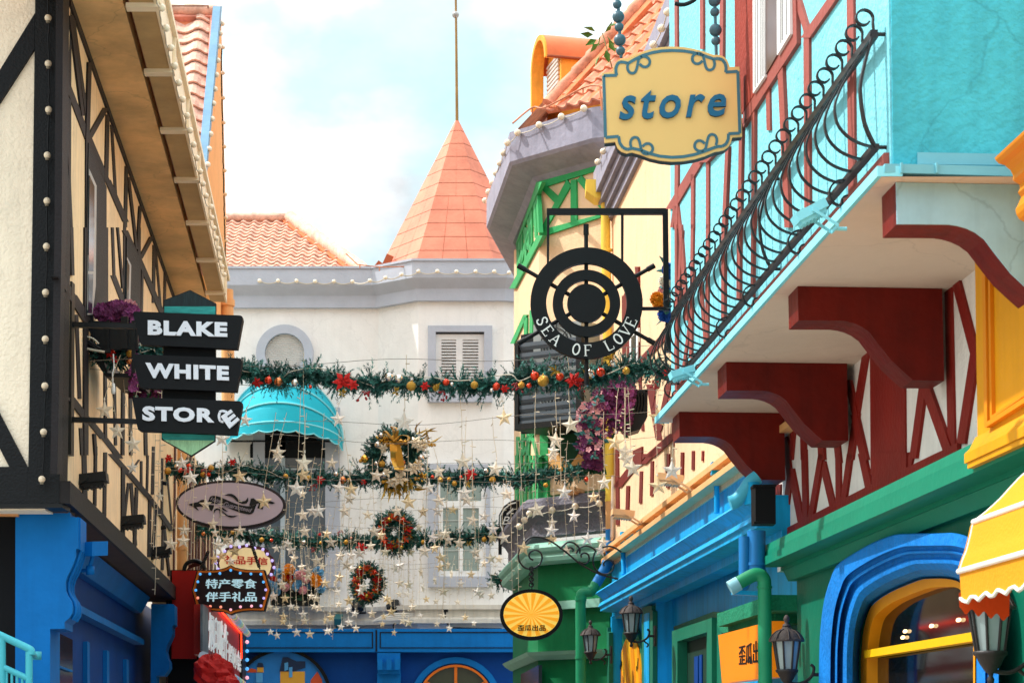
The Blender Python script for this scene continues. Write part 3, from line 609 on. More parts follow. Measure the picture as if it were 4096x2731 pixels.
# tall window under the awning
wd = part('arched_window', LAV, t, lambda b: frame(b, FF, RP('12', -20, -330, 576, 907), RP('12', 60, -240, 476, 820), .18, .1))
part('pane', M('blue_grey_glass', '55626c', .15, 0, vs=.8, var=.25, spec=.6), wd, lambda b: b.plate(FF, rect('12', 60, -240, 476, 820), .01, .02))
b = B(); b.plate(FF, rect('12', 168, -240, 200, 820), .05, .06); b.plate(FF, rect('12', 60, 800, 476, 822), .05, .07); b.plate(FF, rect('12', 200, 90, 476, 100), .05, .05); obj('window_frame', b, M('pale_blue_frame', 'b4c2ca', .5, .05), wd)
part('dark_arch', DARK, wd, lambda b: b.plate(FF, [(1000, 1830), (1305, 1830), (1290, 1780), (1240, 1730), (1138, 1700), (1040, 1730), (1000, 1780)], .02, .06))
# storefront
S1 = fplane(41.0); S2 = fplane(41.25)
b = B(); y0, y1 = A1('12', 0, 1192)[1], A1('12', 0, 1352)[1]
b.plate(S1, [(880, y1), (2090, y1), (2090, y0), (880, y0)], .7); fs = obj('shop_fascia', b, BLUE, t)
b = B()
for x0, x1 in ((-200, 806), (852, 1800)): frame(b, S1, RP('12', x0, 1214, x1, 1326), RP('12', x0 + 7, 1221, x1 - 8, 1320), .02, .012)
b.plate(S1, rect('12', 822, 1200, 834, 1350), .02, .01); obj('panel_line', b, DARK, fs)
b = B(); b.prism([S2.at(700, 2605), S2.at(2110, 2605), S2.at(2110, 3400), S2.at(700, 3400)], (0, .2, 0)); obj('shop_wall', b, BLUED, t)
b = B(); b.plate(S1, rect('12', 834, 1358, 992, 1420), .5, 0); b.plate(S1, rect('12', 848, 1420, 978, 1475), .4, .1)
for x in (836, 898, 955): b.plate(S1, rect('12', x, 1400, x + 34, 1475), .3, .16)
b.plate(S1, rect('12', 838, 1476, 990, 1500), .4, .05); b.plate(S1, rect('12', 834, 1500, 994, 2000), .4, -.08); obj('shop_pilaster', b, BLUE, t)
# arched shop window bottom
C = S2.at(*A1('12', 1375, 1702)); r = 262 * .5812 * 41.25 / FL
aw = part('shop_arch_window', M('orange_painted_wood', 'd9701c', .5, .1), t, lambda b: ring(b, C, r * .94, r, .1, 40))
part('pane', M('olive_dark_glass', '3a3d2a', .15, 0, spec=.5), aw, lambda b: disc(b, C, r * .95, .02))
b = B()
for a in (90, 35, 145, 0, 180): e = V((math.cos(rad(a)), 0, math.sin(rad(a)))); b.strip([C + e * r * .1 - V((0, .05, 0)), C + e * r * .95 - V((0, .05, 0))], .06, .05, e.cross(V((0, 1, 0))))
obj('glazing_bar', b, M('orange_painted_wood', 'd9701c'), aw)
part('arch_trim', BLUE, aw, lambda b: ring(b, C, r * 1.04, r * 1.2, .06, 40))
# tiled hip roof
e0 = FF.at(1200, 1092, -.1); RH = Plane(e0, (0, -math.sin(rad(36)), math.cos(rad(36))))
rf = part('hip_roof', TILEP, t, lambda b: tiles(b, RH, [(880, 872), (1152, 872), (1448, 1092), (880, 1096)], V((1, 0, 0)), .25, .19, .045, .04), recalc=False)
b = B(); b.plate(RH, [(860, 868), (1160, 866), (1475, 1094), (860, 1098)], .15, -.03); obj('roof_deck', b, MORTAR, rf)
b = B(); ridge(b, RH.at(1160, 868, .1), RH.at(1470, 1090, .1), .13, .34); ridge(b, RH.at(860, 868, .08), RH.at(1162, 868, .08), .1, .4); obj('ridge_tiles', b, TILEP, rf)
part('verge_mortar', MORTAR, rf, lambda b: b.plate(RH, [(1120, 866), (1165, 872), (1455, 1088), (1405, 1088), (1140, 892)], .1, .06))
string_light('string of cream globes along the grey cornice of the white building', [FF.at(*p, .4) for p in A('11', 25, 368, 152, 368, 280, 368, 408, 372, 537, 372, 665, 373)] + [FB.at(*p, .42) for p in A('11', 785, 366, 893, 346, 1003, 324, 1120, 302, 1250, 302, 1382, 305, 1514, 304, 1642, 304, 1745, 312)], r=.045, sag=.05, mat=WIREW, wr=.012, sockets=False)
# spire
t = thing('spire', 'tall orange six sided spire with a ball on its mast', 'spire', (0, 0, 0))
AX = atY(1826, 470, 43.0); zb_ = FB.z(1830, 1052); hw = 158 * 41.6 / FL; Rr = 2 * hw; cen = V((atY(1828, 1050, 43).x, 41.4 + Rr * .866, zb_)); AP = V((cen.x, cen.y, atY(1826, 470, cen.y).z))
b = B(); P = [cen + V((math.cos(rad(60 * k + 0)) * Rr * (1.09 if k % 3 == 0 else 1), math.sin(rad(60 * k)) * Rr, 0)) for k in range(6)]
NL = 11
SPM = M('orange_spire_tile', 'dd8468', .7, .25, 10, .24, vs=1.6)
for k in range(6):
    p, q = P[k], P[(k + 1) % 6]
    for j in range(NL):
        t0, t1 = j / NL, (j + 1) / NL - (.0 if j == NL - 1 else .0035)
        m = 3 if j < 5 else 2 if j < 9 else 1
        for i in range(m):
            f0 = i / m + (.003 if i else 0); f1 = (i + 1) / m - (.003 if i < m - 1 else 0)
            b.add([p.lerp(q, f0).lerp(AP, t0), p.lerp(q, f1).lerp(AP, t0), p.lerp(q, f1).lerp(AP, t1), p.lerp(q, f0).lerp(AP, t1)], [(0, 1, 2, 3)])
obj('spire_tiles', b, SPM, t, recalc=False)
cb = cen + V((0, 0, -.02)); b = B(); k_ = .985
b.add([cb + (p - cen) * k_ for p in P] + [cb + (AP - cen) * k_], [(i, (i + 1) % 6, 6) for i in range(6)]); obj('spire_core', b, M('spire_joint', 'd4825f', .8, 0), t)
b = B(); top = atY(1822, -120, AP.y); b.tube([AP - V((0, 0, .1)), AP.lerp(top, .3), AP.lerp(top, .7), top], [.035, .03, .026, .024], 8); obj('mast', b, M('brass_mast', '9a7440', .4, .05, 30, .3, metal=.4), t)
b = B(); b.ball(atY(*A1('10', 1375, 103), AP.y), .078, 16, 12); obj('ball_finial', b, M('steel_ball', 'a9a6a2', .3, 0, metal=.5), t)
b = B(); b.tube([FB.at(*p, .2) for p in A('11', 620, 180, 700, 255, 850, 272, 1110, 268, 1500, 235, 1700, 212, 1764, 215)], .012, 5)
for x, y in ((716, 280), (850, 300), (1708, 240)): b.tube([FB.at(*A1('11', x, y), .2), FB.at(*A1('11', x, y - 28), .2)], .012, 5)
obj('lightning_wire', b, M('copper_cable', 'c47a55', .5, 0), None, label='thin copper lightning cable along the grey parapet', cat='cable')
b = B(); b.beam(FF, A1('11', 880, 290), A1('11', 925, 190), .16, .04, -.3); b.beam(FF, A1('11', 835, 290), A1('11', 870, 245), .2, .05, -.35); obj('roof_panel', b, M('rusty_panel', 'a8542e', .6, .2), None, label='small rusty panels standing on the parapet between roof and spire', cat='panel')
# cables on the far wall
b = B()
for k, (y0, y1) in enumerate(((1088, 1080), (1102, 1092), (1116, 1104), (1128, 1118))):
    b.tube(poly_path([S1.at(*p) + V((0, .25, 0)) for p in A('12', 800, 1138, 850, 1110 + k * 6, 940, y0, 1200, y1, 1500, y1 - 2, 1668, y1 - 2)], 4), .022, 6)
obj('cable_bundle', b, M('white_conduit', 'd9d4ca', .5, 0), None, label='four white conduits running along the band above the blue fascia', cat='conduit')
b = B(); b.tube(poly_path([S1.at(*p) + V((0, .2, 0)) for p in A('12', 1300, 1070, 1305, 1130, 1330, 1170, 1370, 1182, 1690, 1190)], 5), .018, 6); b.box(S1.at(*A1('12', 1300, 1060)) + V((0, .2, 0)), .12, .1, .08); b.tube(poly_path([S1.at(*p) + V((0, .2, 0)) for p in A('12', 945, 1185, 940, 1165, 955, 1148)], 4), .016, 6)
obj('cable_bundle', b, WIRE, None, label='black cable looping down the white wall to the blue fascia', cat='cable')
for k, (x, y) in enumerate(((703, 1030), (942, 1030))):
    px = A1('12', x, y); floodlight(['black floodlight on the white wall below the oval wreath', 'black floodlight on the white wall right of the oval wreath'][k], FF.at(*px, .45), (0, -1, 0), .95, BLK, BLK, tilt=-.6)
b = B(); c = FF.at(*A1('12', 568, 1130), .3); b.box(c, .16, .3, .14, (V((1, 0, 0)), V((0, .9, .4)), V((0, -.4, .9)))); b.lathe(c + V((0, 0, -.34)), [(.05, 0), (.06, .1), (.04, .26)], 8)
obj('security_camera', b, M('teal_camera', '2f6f72', .4, 0), None, label='small teal camera above the blue fascia of the far shop', cat='camera')
# round mural board
C = S2.at(1130, 2790, .06); r = 185 * 41.2 / FL
t = thing('mural_board', 'round blue board painted with toy like yellow houses', 'board', C)
part('rim', BLKM, t, lambda b: ring(b, C, r, r * 1.07, .1, 40)); part('board', M('mural_sky_blue', '1f78c8', .5, 0), t, lambda b: disc(b, C, r, .03))
MY = M('mural_yellow', 'd9a13a', .5, 0); MO = M('mural_orange', 'c8502a', .5, 0); MN = M('mural_navy', '1b3050', .5, 0); MSB = M('mural_pale_blue', '4f9edb', .5, 0)
for q in ((1190, 1440, 1455, 1700), (940, 1390, 1010, 1450)): part('painted_house', MY, t, lambda b: b.plate(S2, rect('a', *q), .01, .1))
for q in ((1180, 1440, 1215, 1290, 1270, 1285, 1365, 1330, 1460, 1330, 1460, 1400, 1330, 1440), (935, 1395, 950, 1345, 1000, 1350, 1012, 1395)): part('painted_roof', MN, t, lambda b: b.plate(S2, A('a', *q), .01, .11))
for q in ((1235, 1350, 1275, 1340, 1275, 1420, 1235, 1435), (1285, 1395, 1320, 1390, 1320, 1500, 1285, 1505), (930, 1560, 1000, 1560, 1000, 1455, 930, 1455)): part('painted_window', MSB, t, lambda b: b.plate(S2, A('a', *q), .01, .12))
for q in ((1510, 1700, 1520, 1530, 1590, 1440, 1640, 1530, 1650, 1700), (835, 1420, 880, 1405, 930, 1420, 935, 1450, 835, 1450)): part('painted_gable', MO, t, lambda b: b.plate(S2, A('a', *q), .01, .1))
# teal awning (bows hinged at its ends)
px, py = 1140, 1768; C = FF.at(px, py, .05); a_ = 232 * FY / FL; h_ = 1.42
TEAL = M('teal_awning_fabric', '12a3b4', .75, .25, 50, .08, vs=3)
def bow(u, ph, s=1): return C + V((-a_ * math.cos(u), -h_ * math.sin(u) * math.sin(ph), h_ * math.sin(u) * math.cos(ph))) * s
t = thing('dome_awning', 'teal dome awning with scalloped edge over the far window', 'awning', C)
ph = [0, .38, .76, 1.12, 1.42]
part('canopy', TEAL, t, lambda b: b.quadgrid([[bow(math.pi * i / 40, p0 + (p1 - p0) * k / 4) - V((0, 0, .03 * math.sin(math.pi * k / 4) * math.sin(math.pi * i / 40))) for i in range(41)] for p0, p1 in zip(ph, ph[1:]) for k in range(5)]))
part('piping', M('teal_piping', '7fd0d8', .6, 0), t, lambda b: [b.tube([bow(math.pi * i / 40, p, 1.01) for i in range(41)], .018, 6) for p in ph[1:]])
part('valance', TEAL, t, lambda b: b.quadgrid([[bow(math.pi * i / 80, 1.42, 1.005) - V((0, .02, k * (.17 + .05 * abs(math.sin(i * math.pi / 8))))) for i in range(81)] for k in range(2)]))
part('valance_trim', M('teal_piping', '7fd0d8'), t, lambda b: b.tube([bow(math.pi * i / 80, 1.42, 1.01) - V((0, .02, .17 + .05 * abs(math.sin(i * math.pi / 8)))) for i in range(81)], .015, 5))
part('awning_frame', BLK, t, lambda b: [b.tube([bow(math.pi * i / 20, 1.42, .97) for i in range(21)], .02, 5), b.tube([bow(.05, 1.42), bow(3.09, 1.42)], .02, 5)])
# ================================================================== RIGHT: materials
YCR = M('yellow_cream_stucco', 'edc79e', .85, .35, 30, .08, streak=.1, crack=.1)
GRN = M('bright_green_timber', '2fa05a', .65, .35, 25, .15)
GRNW = M('green_painted_wall', '0c7444', .6, .2, 14, .16, vs=1.5, spec=.2, streak=.12)
MINT = M('mint_moulding', '8fc4ae', .6, .2, 20, .1)
GREYC = M('grey_cornice_plaster', '9492a0', .85, .5, 10, .16, streak=.15)
GREYD = M('dark_grey_render', '77737c', .9, .8, 22, .2, bd=.05)
CYB = M('cyan_blue_paint', '0ea8e4', .5, .2, 14, .16, vs=1.6, spec=.2, streak=.3)
REDT = M('dark_red_timber', '6e1c12', .65, .35, 30, .2)
YEL = M('yellow_plastic_pipe', 'f0c84a', .45, .03, 20, .06)
BPIPE = M('blue_pipe', '1b78bb', .45, .05, 20, .1)
GPIPE = M('green_pipe', '1f8d60', .45, .05, 20, .1)
RWALL = vplane(2440, 2000, 28.6, 1440)
B0 = atY(2440, 2000, 28.6); B1 = atY(2157, 2000, 29.6); B2 = atY(2056, 2000, 34.1)
BF1 = p3(B1, B0, B1 + V((0, 0, 1))); BF2 = p3(B2, B1, B1 + V((0, 0, 1)))
def bz(py): return BF1.at(2157, py).z
bp = [(B2.x + .5, B2.y + 3.2), (B2.x, B2.y), (B1.x, B1.y), (B0.x, B0.y)]
def bsw(b, prof, p=bp): b.sweep(p, prof)
t = thing('bay_house', 'cream bay house with green timbers, heavy grey cornice and green shop floor', 'house', (B1.x, B1.y, 0))
zt, zb2, zj = 10.65, 10.2, bz(728)
z1 = bz(1985)
b = B(); bsw(b, [(-.3, z1), (0, z1), (0, zj + .3), (-.3, zj + .3)]); obj('bay_wall', b, YCR, t)
b = B()
cp = [(B2.x + .5, B2.y + 3), (B2.x, B2.y - .9), (B1.x, B1.y), (B0.x, B0.y), (B0.x + .6, B0.y - .25)]
bsw(b, [(-.2, zj - .02), (.02, zj - .02), (.1, zj + .06), (.42, zb2 - .05), (.46, zb2), (.46, zt), (-.2, zt)], cp); obj('cornice', b, GREYC, t)
b = B()      # green timbers on the two faces
def gb(*p): b.plate(BF1, A('e', *p), .08, .035)
gb(484, 702, 1235, 455, 1235, 565, 1020, 632, 830, 690, 610, 762, 488, 802)
b.plate(BF1, A('e', 488, 1322, 1258, 1120, 1258, 1158, 490, 1412), .08, .04)
gb(884, 690, 955, 680, 962, 1200, 884, 1215)
b.plate(BF1, A('e', 490, 775, 560, 745, 760, 925, 690, 985), .08, .03)
b.plate(BF1, A('e', 836, 680, 885, 765, 560, 1330, 495, 1330), .08, .033)
b.plate(BF1, A('e', 960, 690, 1020, 632, 1265, 960, 1265, 1060), .08, .031)
def gv(k, x0, y0, x1, y1, w, o=.03): b.hb(BF2, A1(k, x0, y0), A1(k, x1, y1), w * (1.55 if w < 11 else 1), .06, o)
gv('e', 478, 715, 160, 1500, 30, .04); gv('21', 192, 55, 0, 420, 22, .04)
for q in (('e', 430, 850, 455, 1000, 5), ('e', 420, 880, 445, 1420, 6), ('e', 380, 960, 385, 1480, 6), ('e', 335, 1060, 380, 1500, 6), ('e', 285, 1180, 330, 1568, 6), ('e', 380, 1250, 340, 1568, 5), ('e', 265, 1230, 262, 1568, 5), ('e', 230, 1320, 232, 1568, 5), ('e', 205, 1390, 215, 1568, 5), ('e', 455, 830, 480, 1350, 5),
          ('21', 130, 0, 120, 160, 5), ('21', 95, 0, 90, 230, 5), ('21', 60, 0, 62, 290, 5), ('21', 35, 10, 38, 340, 5), ('21', 20, 20, 60, 300, 5), ('21', 110, 0, 60, 250, 5),
          ('21', 90, 600, 0, 800, 10), ('21', 92, 620, 90, 770, 8), ('21', 130, 570, 128, 780, 8), ('21', 110, 1390, 105, 1568, 8), ('21', 70, 1420, 68, 1568, 7), ('21', 35, 1440, 36, 1568, 6), ('21', 150, 1400, 70, 1568, 6), ('21', 130, 1430, 165, 1568, 5), ('21', 185, 1400, 45, 1480, 10),
          ('22', 30, 0, 28, 420, 7), ('22', 60, 0, 62, 380, 5), ('22', 92, 0, 88, 340, 5), ('22', 120, 0, 118, 330, 5), ('22', 150, 0, 146, 320, 5), ('22', 175, 0, 172, 310, 5), ('22', 195, 0, 20, 120, 9)):
    gv(*q)
obj('green_timbers', b, GRN, t)
b = B(); b.plate(BF1, A('21', 190, 1300, 246, 1300, 246, 1568) + A('22', 246, 330, 195, 340), .1, .05); b.plate(BF1, A('22', 205, 292, 655, 235, 655, 262, 205, 325), .12, .06); obj('green_post', b, GRN, t)
wd = part('lower_window', M('dark_green_shade', '0f4a2c', .7, .1), t, lambda b: b.plate(BF1, A('21', 250, 1380, 640, 1300, 640, 1568) + A('22', 640, 80, 250, 110), .08, .03))
part('zigzag_trim', M('orange_cream_trim', 'e8b06a', .8, .2), wd, lambda b: [b.plate(BF1, A('22', *p), .05, .05) for p in ((250, 95, 250, -40, 300, -40, 390, 80), (395, 75, 470, -30, 500, 60), (480, 70, 640, -60, 640, 50))])
b = B(); y = bz
bsw(b, [(-.2, y(2150)), (.1, y(2150)), (.1, y(2100)), (.16, y(2075)), (.24, y(2062)), (.28, y(2040)), (.26, y(2015)), (.18, y(2000)), (.02, y(1994)), (-.2, y(1994))]); obj('dark_grey_base', b, GREYD, t)
b = B(); bsw(b, [(-.2, y(2262)), (.12, y(2262)), (.2, y(2252)), (.22, y(2236)), (.2, y(2222)), (.25, y(2214)), (.27, y(2200)), (.24, y(2186)), (.14, y(2176)), (-.2, y(2176))]); obj('mint_cornice', b, MINT, t)
b = B(); bsw(b, [(-.3, 0), (.02, 0), (.02, y(2255)), (-.3, y(2255))]); obj('shop_wall', b, GRNW, t)
b = B(); bsw(b, [(-.2, y(2640)), (.06, y(2640)), (.16, y(2622)), (.2, y(2608)), (-.2, y(2608))]); obj('mint_ledge', b, MINT, t)
b = B(); b.plate(BF1, A('c', 590, 952, 940, 925, 940, 990, 590, 1012), .1, .12); obj('mint_string_course', b, MINT, t)
b = B(); b.plate(BF2, A('c', 345, 1500, 480, 1430, 480, 1568, 345, 1568), .05, .06); obj('shop_window', b, GLASS, t)
# bay roof
c1 = V((B1.x, B1.y, zt)); nb = ((BF1.n + BF2.n).normalized()); e1 = c1 + nb * .42
rdv = (V((1.45, .6, 0))).normalized()
RT1 = p3(e1, V((B0.x, B0.y, zt)) + BF1.n * .4, e1 + V((1.45, .6, 1.75)))
d1 = (B0 - B1).normalized()
hip = (A1('20', 250, 722), A1('20', 925, -20))
rf = part('roof', TILE, t, lambda b: tiles(b, RT1, A('20', 235, 740, 300, 690, 960, -60, 1200, -60, 1085, 250, 700, 640), d1, .25, .27, .045, .04), recalc=False)
part('roof_deck', MORTAR, rf, lambda b: b.plate(RT1, A('20', 225, 750, 905, -20, 1200, -60, 1085, 300, 700, 660), .1, -.03))
b = B(); ridge(b, RT1.at(*hip[0], .05), RT1.at(*hip[1], .05), .1, .36); obj('hip_tiles', b, TILE, rf)
b = B(); b.plate(RT1, A('20', 250, 735, 300, 735, 960, 10, 905, -10), .08, .05); obj('hip_mortar', b, MORTAR, rf)
b = B(); b.add([e1, e1 + V((1.45, .6, 1.75)) * 1.6, V((B2.x, B2.y + 2, zt + 2.8)) + V((1.5, 0, 0)), V((B2.x, B2.y, zt)) + BF2.n * .4], [(0, 1, 2, 3)]); obj('back_slope', b, TILE, rf)
# dormer
fr = atY(2193, 340, 31.0); w_ = V((-.24, .97, 0)).normalized(); a_x = V((.97, .24, 0)).normalized(); R0 = .46
spz = atY(2193, 107, 31.0).z - .483
ctr = V((fr.x, fr.y, spz)) + w_ * R0; botz = atY(2193, 365, 31.0).z - .1
def arc(r, off, n=16): return [ctr + a_x * off - w_ * (r * math.cos(math.pi * i / n)) + V((0, 0, r * math.sin(math.pi * i / n))) for i in range(n + 1)]
dm = part('dormer', M('orange_dormer_metal', 'd2703c', .5, .1, 8, .2), t, lambda b: b.quadgrid([arc(R0 * 1.05, -.02), arc(R0 * 1.05, 2.2)]))
M_YO = M('yellow_orange_render', 'eda43c', .75, .3, 15, .25, streak=.3)
part('dormer_arch_trim', M_YO, dm, lambda b: b.prism((arc(R0 * 1.04, -.05) + [q - V((0, 0, q.z - botz - .05)) for q in arc(R0 * 1.04, -.05)[-1:]] + [q - V((0, 0, q.z - botz - .05)) for q in arc(R0 * .86, -.05)[-1:]] + arc(R0 * .86, -.05)[::-1]), a_x * .2))
part('dormer_wall', M_YO, dm, lambda b: b.prism([ctr + a_x * .22 - w_ * (R0 * .95) + V((0, 0, botz - spz - 1)), ctr + a_x * .22 + w_ * (R0 * .95) + V((0, 0, botz - spz - 1))] + arc(R0 * .95, .22)[::-1], a_x * 1.9))
b = B()
for k in range(11):
    z = spz - .62 + k * .07; b.box(V((ctr.x, ctr.y, z)) + a_x * .2, .03, R0 * 1.5, .035, (a_x, w_, V((0, 0, 1))))
obj('dormer_louvre', b, M('grey_white_louvre', 'cfcbc6'), dm)
part('dormer_eave_edge', M('rust_edge', '8a4526', .6, .1), dm, lambda b: b.tube([ctr - w_ * R0 * 1.05 + a_x * -.02, ctr - w_ * R0 * 1.05 + a_x * 2.0], .022, 6))
string_light('string of peach globes along the heavy grey bay cornice', [BF1.at(*p, .52) for p in A('20', 495, 748, 340, 805, 187, 862, 38, 915)] + [BF2.at(*p, .5) for p in A('10', 1732, 985, 1705, 1055, 1680, 1125, 1652, 1193, 1627, 1260, 1602, 1323, 1578, 1383)], r=.052, sag=.03, mat=WIREW, sockets=False)
string_light('string of cream globes on the dark grey base of the bay', [BF1.at(*p, .3) for p in A('22', 600, 332, 435, 352, 277, 377, 120, 402)] + [BF2.at(*p, .32) for p in A('22', 85, 445, 50, 490)], r=.05, sag=.03, mat=WIREW, sockets=False)
b = B(); b.tube(poly_path([BF1.at(*p, .45) for p in A('20', 620, 760, 605, 610, 590, 592, 490, 606, 230, 740, 140, 742)] + [BF2.at(*A1('20', 5, 850), .46)], 5), .014, 5)
for x, y in ((490, 606), (140, 742)): b.tube([BF1.at(*A1('20', x, y), .45), BF1.at(*A1('20', x, y + 55), .42)], .012, 5)
obj('lightning_wire', b, M('copper_cable', 'c47a55'), None, label='bent copper cable above the grey bay cornice', cat='cable')
# weed growing on the roof hip
tw = thing('roof_weed', 'leafy green weed sprouting from the orange tiled hip', 'plant', RT1.at(*A1('20', 685, 470)))
b = B(); st = [RT1.at(*A1('20', 690, 470), .05), RT1.at(*A1('20', 668, 390), .18), RT1.at(*A1('20', 640, 290), .3), RT1.at(*A1('20', 622, 230), .35)]
b.tube(poly_path(st, 4), .01, 5); b.tube([st[2], RT1.at(*A1('20', 600, 310), .3)], .007, 4); obj('stem', b, M('weed_stem', '6a5a2c', .7, 0), tw)
b = B()
for x, y, dx, dz in ((560, 240, -1, .1), (585, 275, -1, -.5), (612, 250, -.2, -1), (655, 250, .8, -.8), (660, 190, 1, .2), (645, 345, .3, -1), (612, 380, -.5, -1), (700, 330, 1, -.2), (640, 225, .5, .7), (598, 300, -.7, -.8), (668, 280, .6, -1), (575, 220, -1, .3)):
    leaf(b, RT1.at(*A1('20', x, y), U(.2, .4)), V((dx, U(-.3, .3), dz)), .2, .05)
obj('leaves', b, M('weed_leaf', '4f7a26', .5, 0, var=.4), tw)
# ================================================================== RIGHT: yellow wall house with red timbers
zl = RWALL.z(*A1('22', 1410, 30), .12)
t = thing('yellow_timbered_house', 'plain cream yellow house with red timbers beside the turquoise house', 'house', RWALL.yz(24, 0))
zR = RWALL.z(2400, 704, .3)
b = B(); b.prism([RWALL.yz(15.8, zl - .25), RWALL.yz(28.7, zl - .25), RWALL.yz(28.7, zR + .1), RWALL.yz(15.8, zR + .1)], -RWALL.n * .4); obj('wall', b, YCR, t)
b = B()
for o_, h0, h1 in ((.06, -.34, -.22), (.12, -.22, -.11), (.19, -.11, .0)): b.extr(RWALL, [(-.1, zR + h0), (o_, zR + h0), (o_, zR + h1 - .002), (-.1, zR + h1 - .002)], 15.5, 28.3)
b.extr(RWALL, [(-.1, zR), (.26, zR), (.26, zR + .36), (-.1, zR + .36)], 15.5, 28.3); obj('eave_moulding', b, GREYC, t)
b = B()
def rb(k, x0, y0, x1, y1, w, o=.03): b.hb(RWALL, A1(k, x0, y0), A1(k, x1, y1), w * .58, .06, o)
for i, q in enumerate((('21', 855, 270, 870, 440, 20), ('21', 772, 470, 775, 1010, 32), ('21', 1100, 690, 880, 930, 60), ('21', 885, 910, 872, 1060, 26), ('21', 945, 1080, 1010, 1460, 42), ('21', 1085, 1040, 1010, 1400, 34), ('21', 1000, 1020, 960, 1240, 16), ('21', 1120, 1420, 940, 1580, 70), ('21', 880, 1060, 900, 1400, 18), ('21', 1105, 1050, 1108, 1500, 12),
          ('22', 720, -40, 725, 480, 22), ('22', 795, 210, 790, 380, 20), ('22', 888, 110, 882, 330, 20), ('22', 962, 40, 958, 280, 20), ('22', 1072, -10, 1068, 225, 18), ('22', 1168, -20, 1165, 150, 16), ('22', 1245, -30, 1243, 100, 18), ('22', 1310, -30, 1308, 40, 12), ('22', 900, -10, 720, 220, 60), ('22', 1010, -60, 900, 60, 40))):
    rb(*q, o=.012 + .0027 * (i % 4))
b.plate(RWALL, A('22', 830, -30, 892, -60, 890, 60, 832, 95), .05, .025)
obj('red_timbers', b, REDT, t)
wd = part('window', REDT, t, lambda b: b.plate(RWALL, A('21', 760, 480, 870, 270, 872, 1060, 758, 1010), .05, .028))
part('window_frame', WHT, wd, lambda b: b.plate(RWALL, A('21', 808, 740, 866, 690, 862, 1050, 812, 1040), .03, .04)); part('pane', GLASS, wd, lambda b: b.plate(RWALL, A('21', 820, 760, 850, 730, 848, 1040, 822, 1030), .02, .05))
b = B(); b.extr(RWALL, [(0, zl - .2), (.14, zl - .2), (.14, zl - .14), (0, zl - .14)], 15.8, 28.6); b.extr(RWALL, [(0, zl - .06), (.12, zl - .06), (.12, zl), (0, zl)], 15.8, 28.6)
for k in range(14): Y = 16.5 + k * .9; b.extr(RWALL, [(.02, zl - .14), (.08, zl - .14), (.08, zl - .06), (.02, zl - .06)], Y, Y + .06)
obj('ledge_rail', b, M('peach_ledge', 'e2ad72', .65, .2), t)
string_light('short string of globes on the grey gutter of the yellow house', [RWALL.at(*p, .31) for p in A('e', 1225, 465, 1293, 333)] + [RWALL.at(*p, .31) for p in A('20', 975, 310, 1030, 197, 1072, 85)], r=.045, sag=.03, mat=WIREW, sockets=False)
PM = M('peach_metal', 'e6b682', .5, .05)
for k, (x, y) in enumerate(((762, 400), (1082, 160))):
    floodlight(['peach floodlight on the ledge rail beside the yellow drainpipe', 'peach floodlight further up the ledge rail'][k], RWALL.at(*A1('22', x, y), .35), RWALL.n, .8, PM, PM, tilt=.1)
floodlight('peach floodlight on the green sill of the bay', BF1.at(*A1('22', 430, 245), .2), BF1.n, .7, PM, PM, tilt=.1)
# ================================================================== RIGHT: cyan blue shopfront
t = thing('cyan_shopfront', 'cyan blue shop front with deep cornice under the yellow timbered house', 'shopfront', RWALL.yz(22, 0))
REC = -.2
b = B(); b.prism([RWALL.yz(16.6, 0, REC), RWALL.yz(28.5, 0, REC), RWALL.yz(28.5, 1.6 + 1.72, REC), RWALL.yz(16.6, 1.6 + 1.72, REC)], -RWALL.n * .3); obj('recess_wall', b, CYB, t)
ze = 1.6
zc1 = RWALL.z(2966, 2012, .32); zc0 = RWALL.z(*A1('22', 1600, 545), .3)
b = B(); b.prism([RWALL.yz(17.0, zc0, -.02), RWALL.yz(28.6, zc0, -.02), RWALL.yz(28.6, zl - .2, -.02), RWALL.yz(17.0, zl - .2, -.02)], -RWALL.n * .3); obj('upper_band', b, CYB, t)
b = B(); h = zc1 - zc0
b.extr(RWALL, [(-.1, zc1), (.34, zc1), (.37, zc1 - .12 * h), (.33, zc1 - .2 * h), (.27, zc1 - .38 * h), (.27, zc1 - .5 * h), (.31, zc1 - .62 * h), (.33, zc1 - .78 * h), (.30, zc1 - .84 * h), (.30, zc0), (.1, zc0 - .02), (.1, zc0 - .1), (-.1, zc0 - .1)], 16.45, 27.3)
obj('cornice', b, CYB, t)
b = B(); zz0 = RWALL.z(*A1('22', 590, 1085), .12); 
for pa, pb_ in ((2567, 2626), (2396, 2448)):
    ya, yb = RWALL.Y(pa, 2500), RWALL.Y(pb_, 2500); part('pilaster', CYB, t, lambda b: b.extr(RWALL, [(REC - .1, 0), (0, 0), (0, zc0), (REC - .1, zc0)], yb, ya))
b = B()
for q in (((562, 432), (640, 408), (692, 404), (692, 462), (708, 482), (708, 1700), (562, 1700)), ((-40, 735), (60, 702), (105, 698), (105, 755), (120, 768), (120, 1700), (-40, 1700))):
    part('green_frame', M('deep_green_paint', '0f6a50', .55, .2), t, lambda b: b.plate(RWALL, [A1('d', *z) for z in q], .06, .05))
for q in ((590, 520, 625, 505, 655, 500, 655, 1700, 590, 1700), (-10, 790, 45, 770, 72, 768, 72, 1700, -10, 1700)): part('frame_panel', CYB, t, lambda b: b.plate(RWALL, A('d', *q), .04, .06))
RPL = Plane(RWALL.p + RWALL.n * REC, RWALL.n)
TG = M('teal_green_paint', '0e7458', .55, .2, 14, .12)
b = B()
o_, i_ = A('d', 966, 748, 1502, 568, 1502, 1750, 966, 1750), A('d', 1040, 885, 1438, 760, 1438, 1750, 1040, 1750)
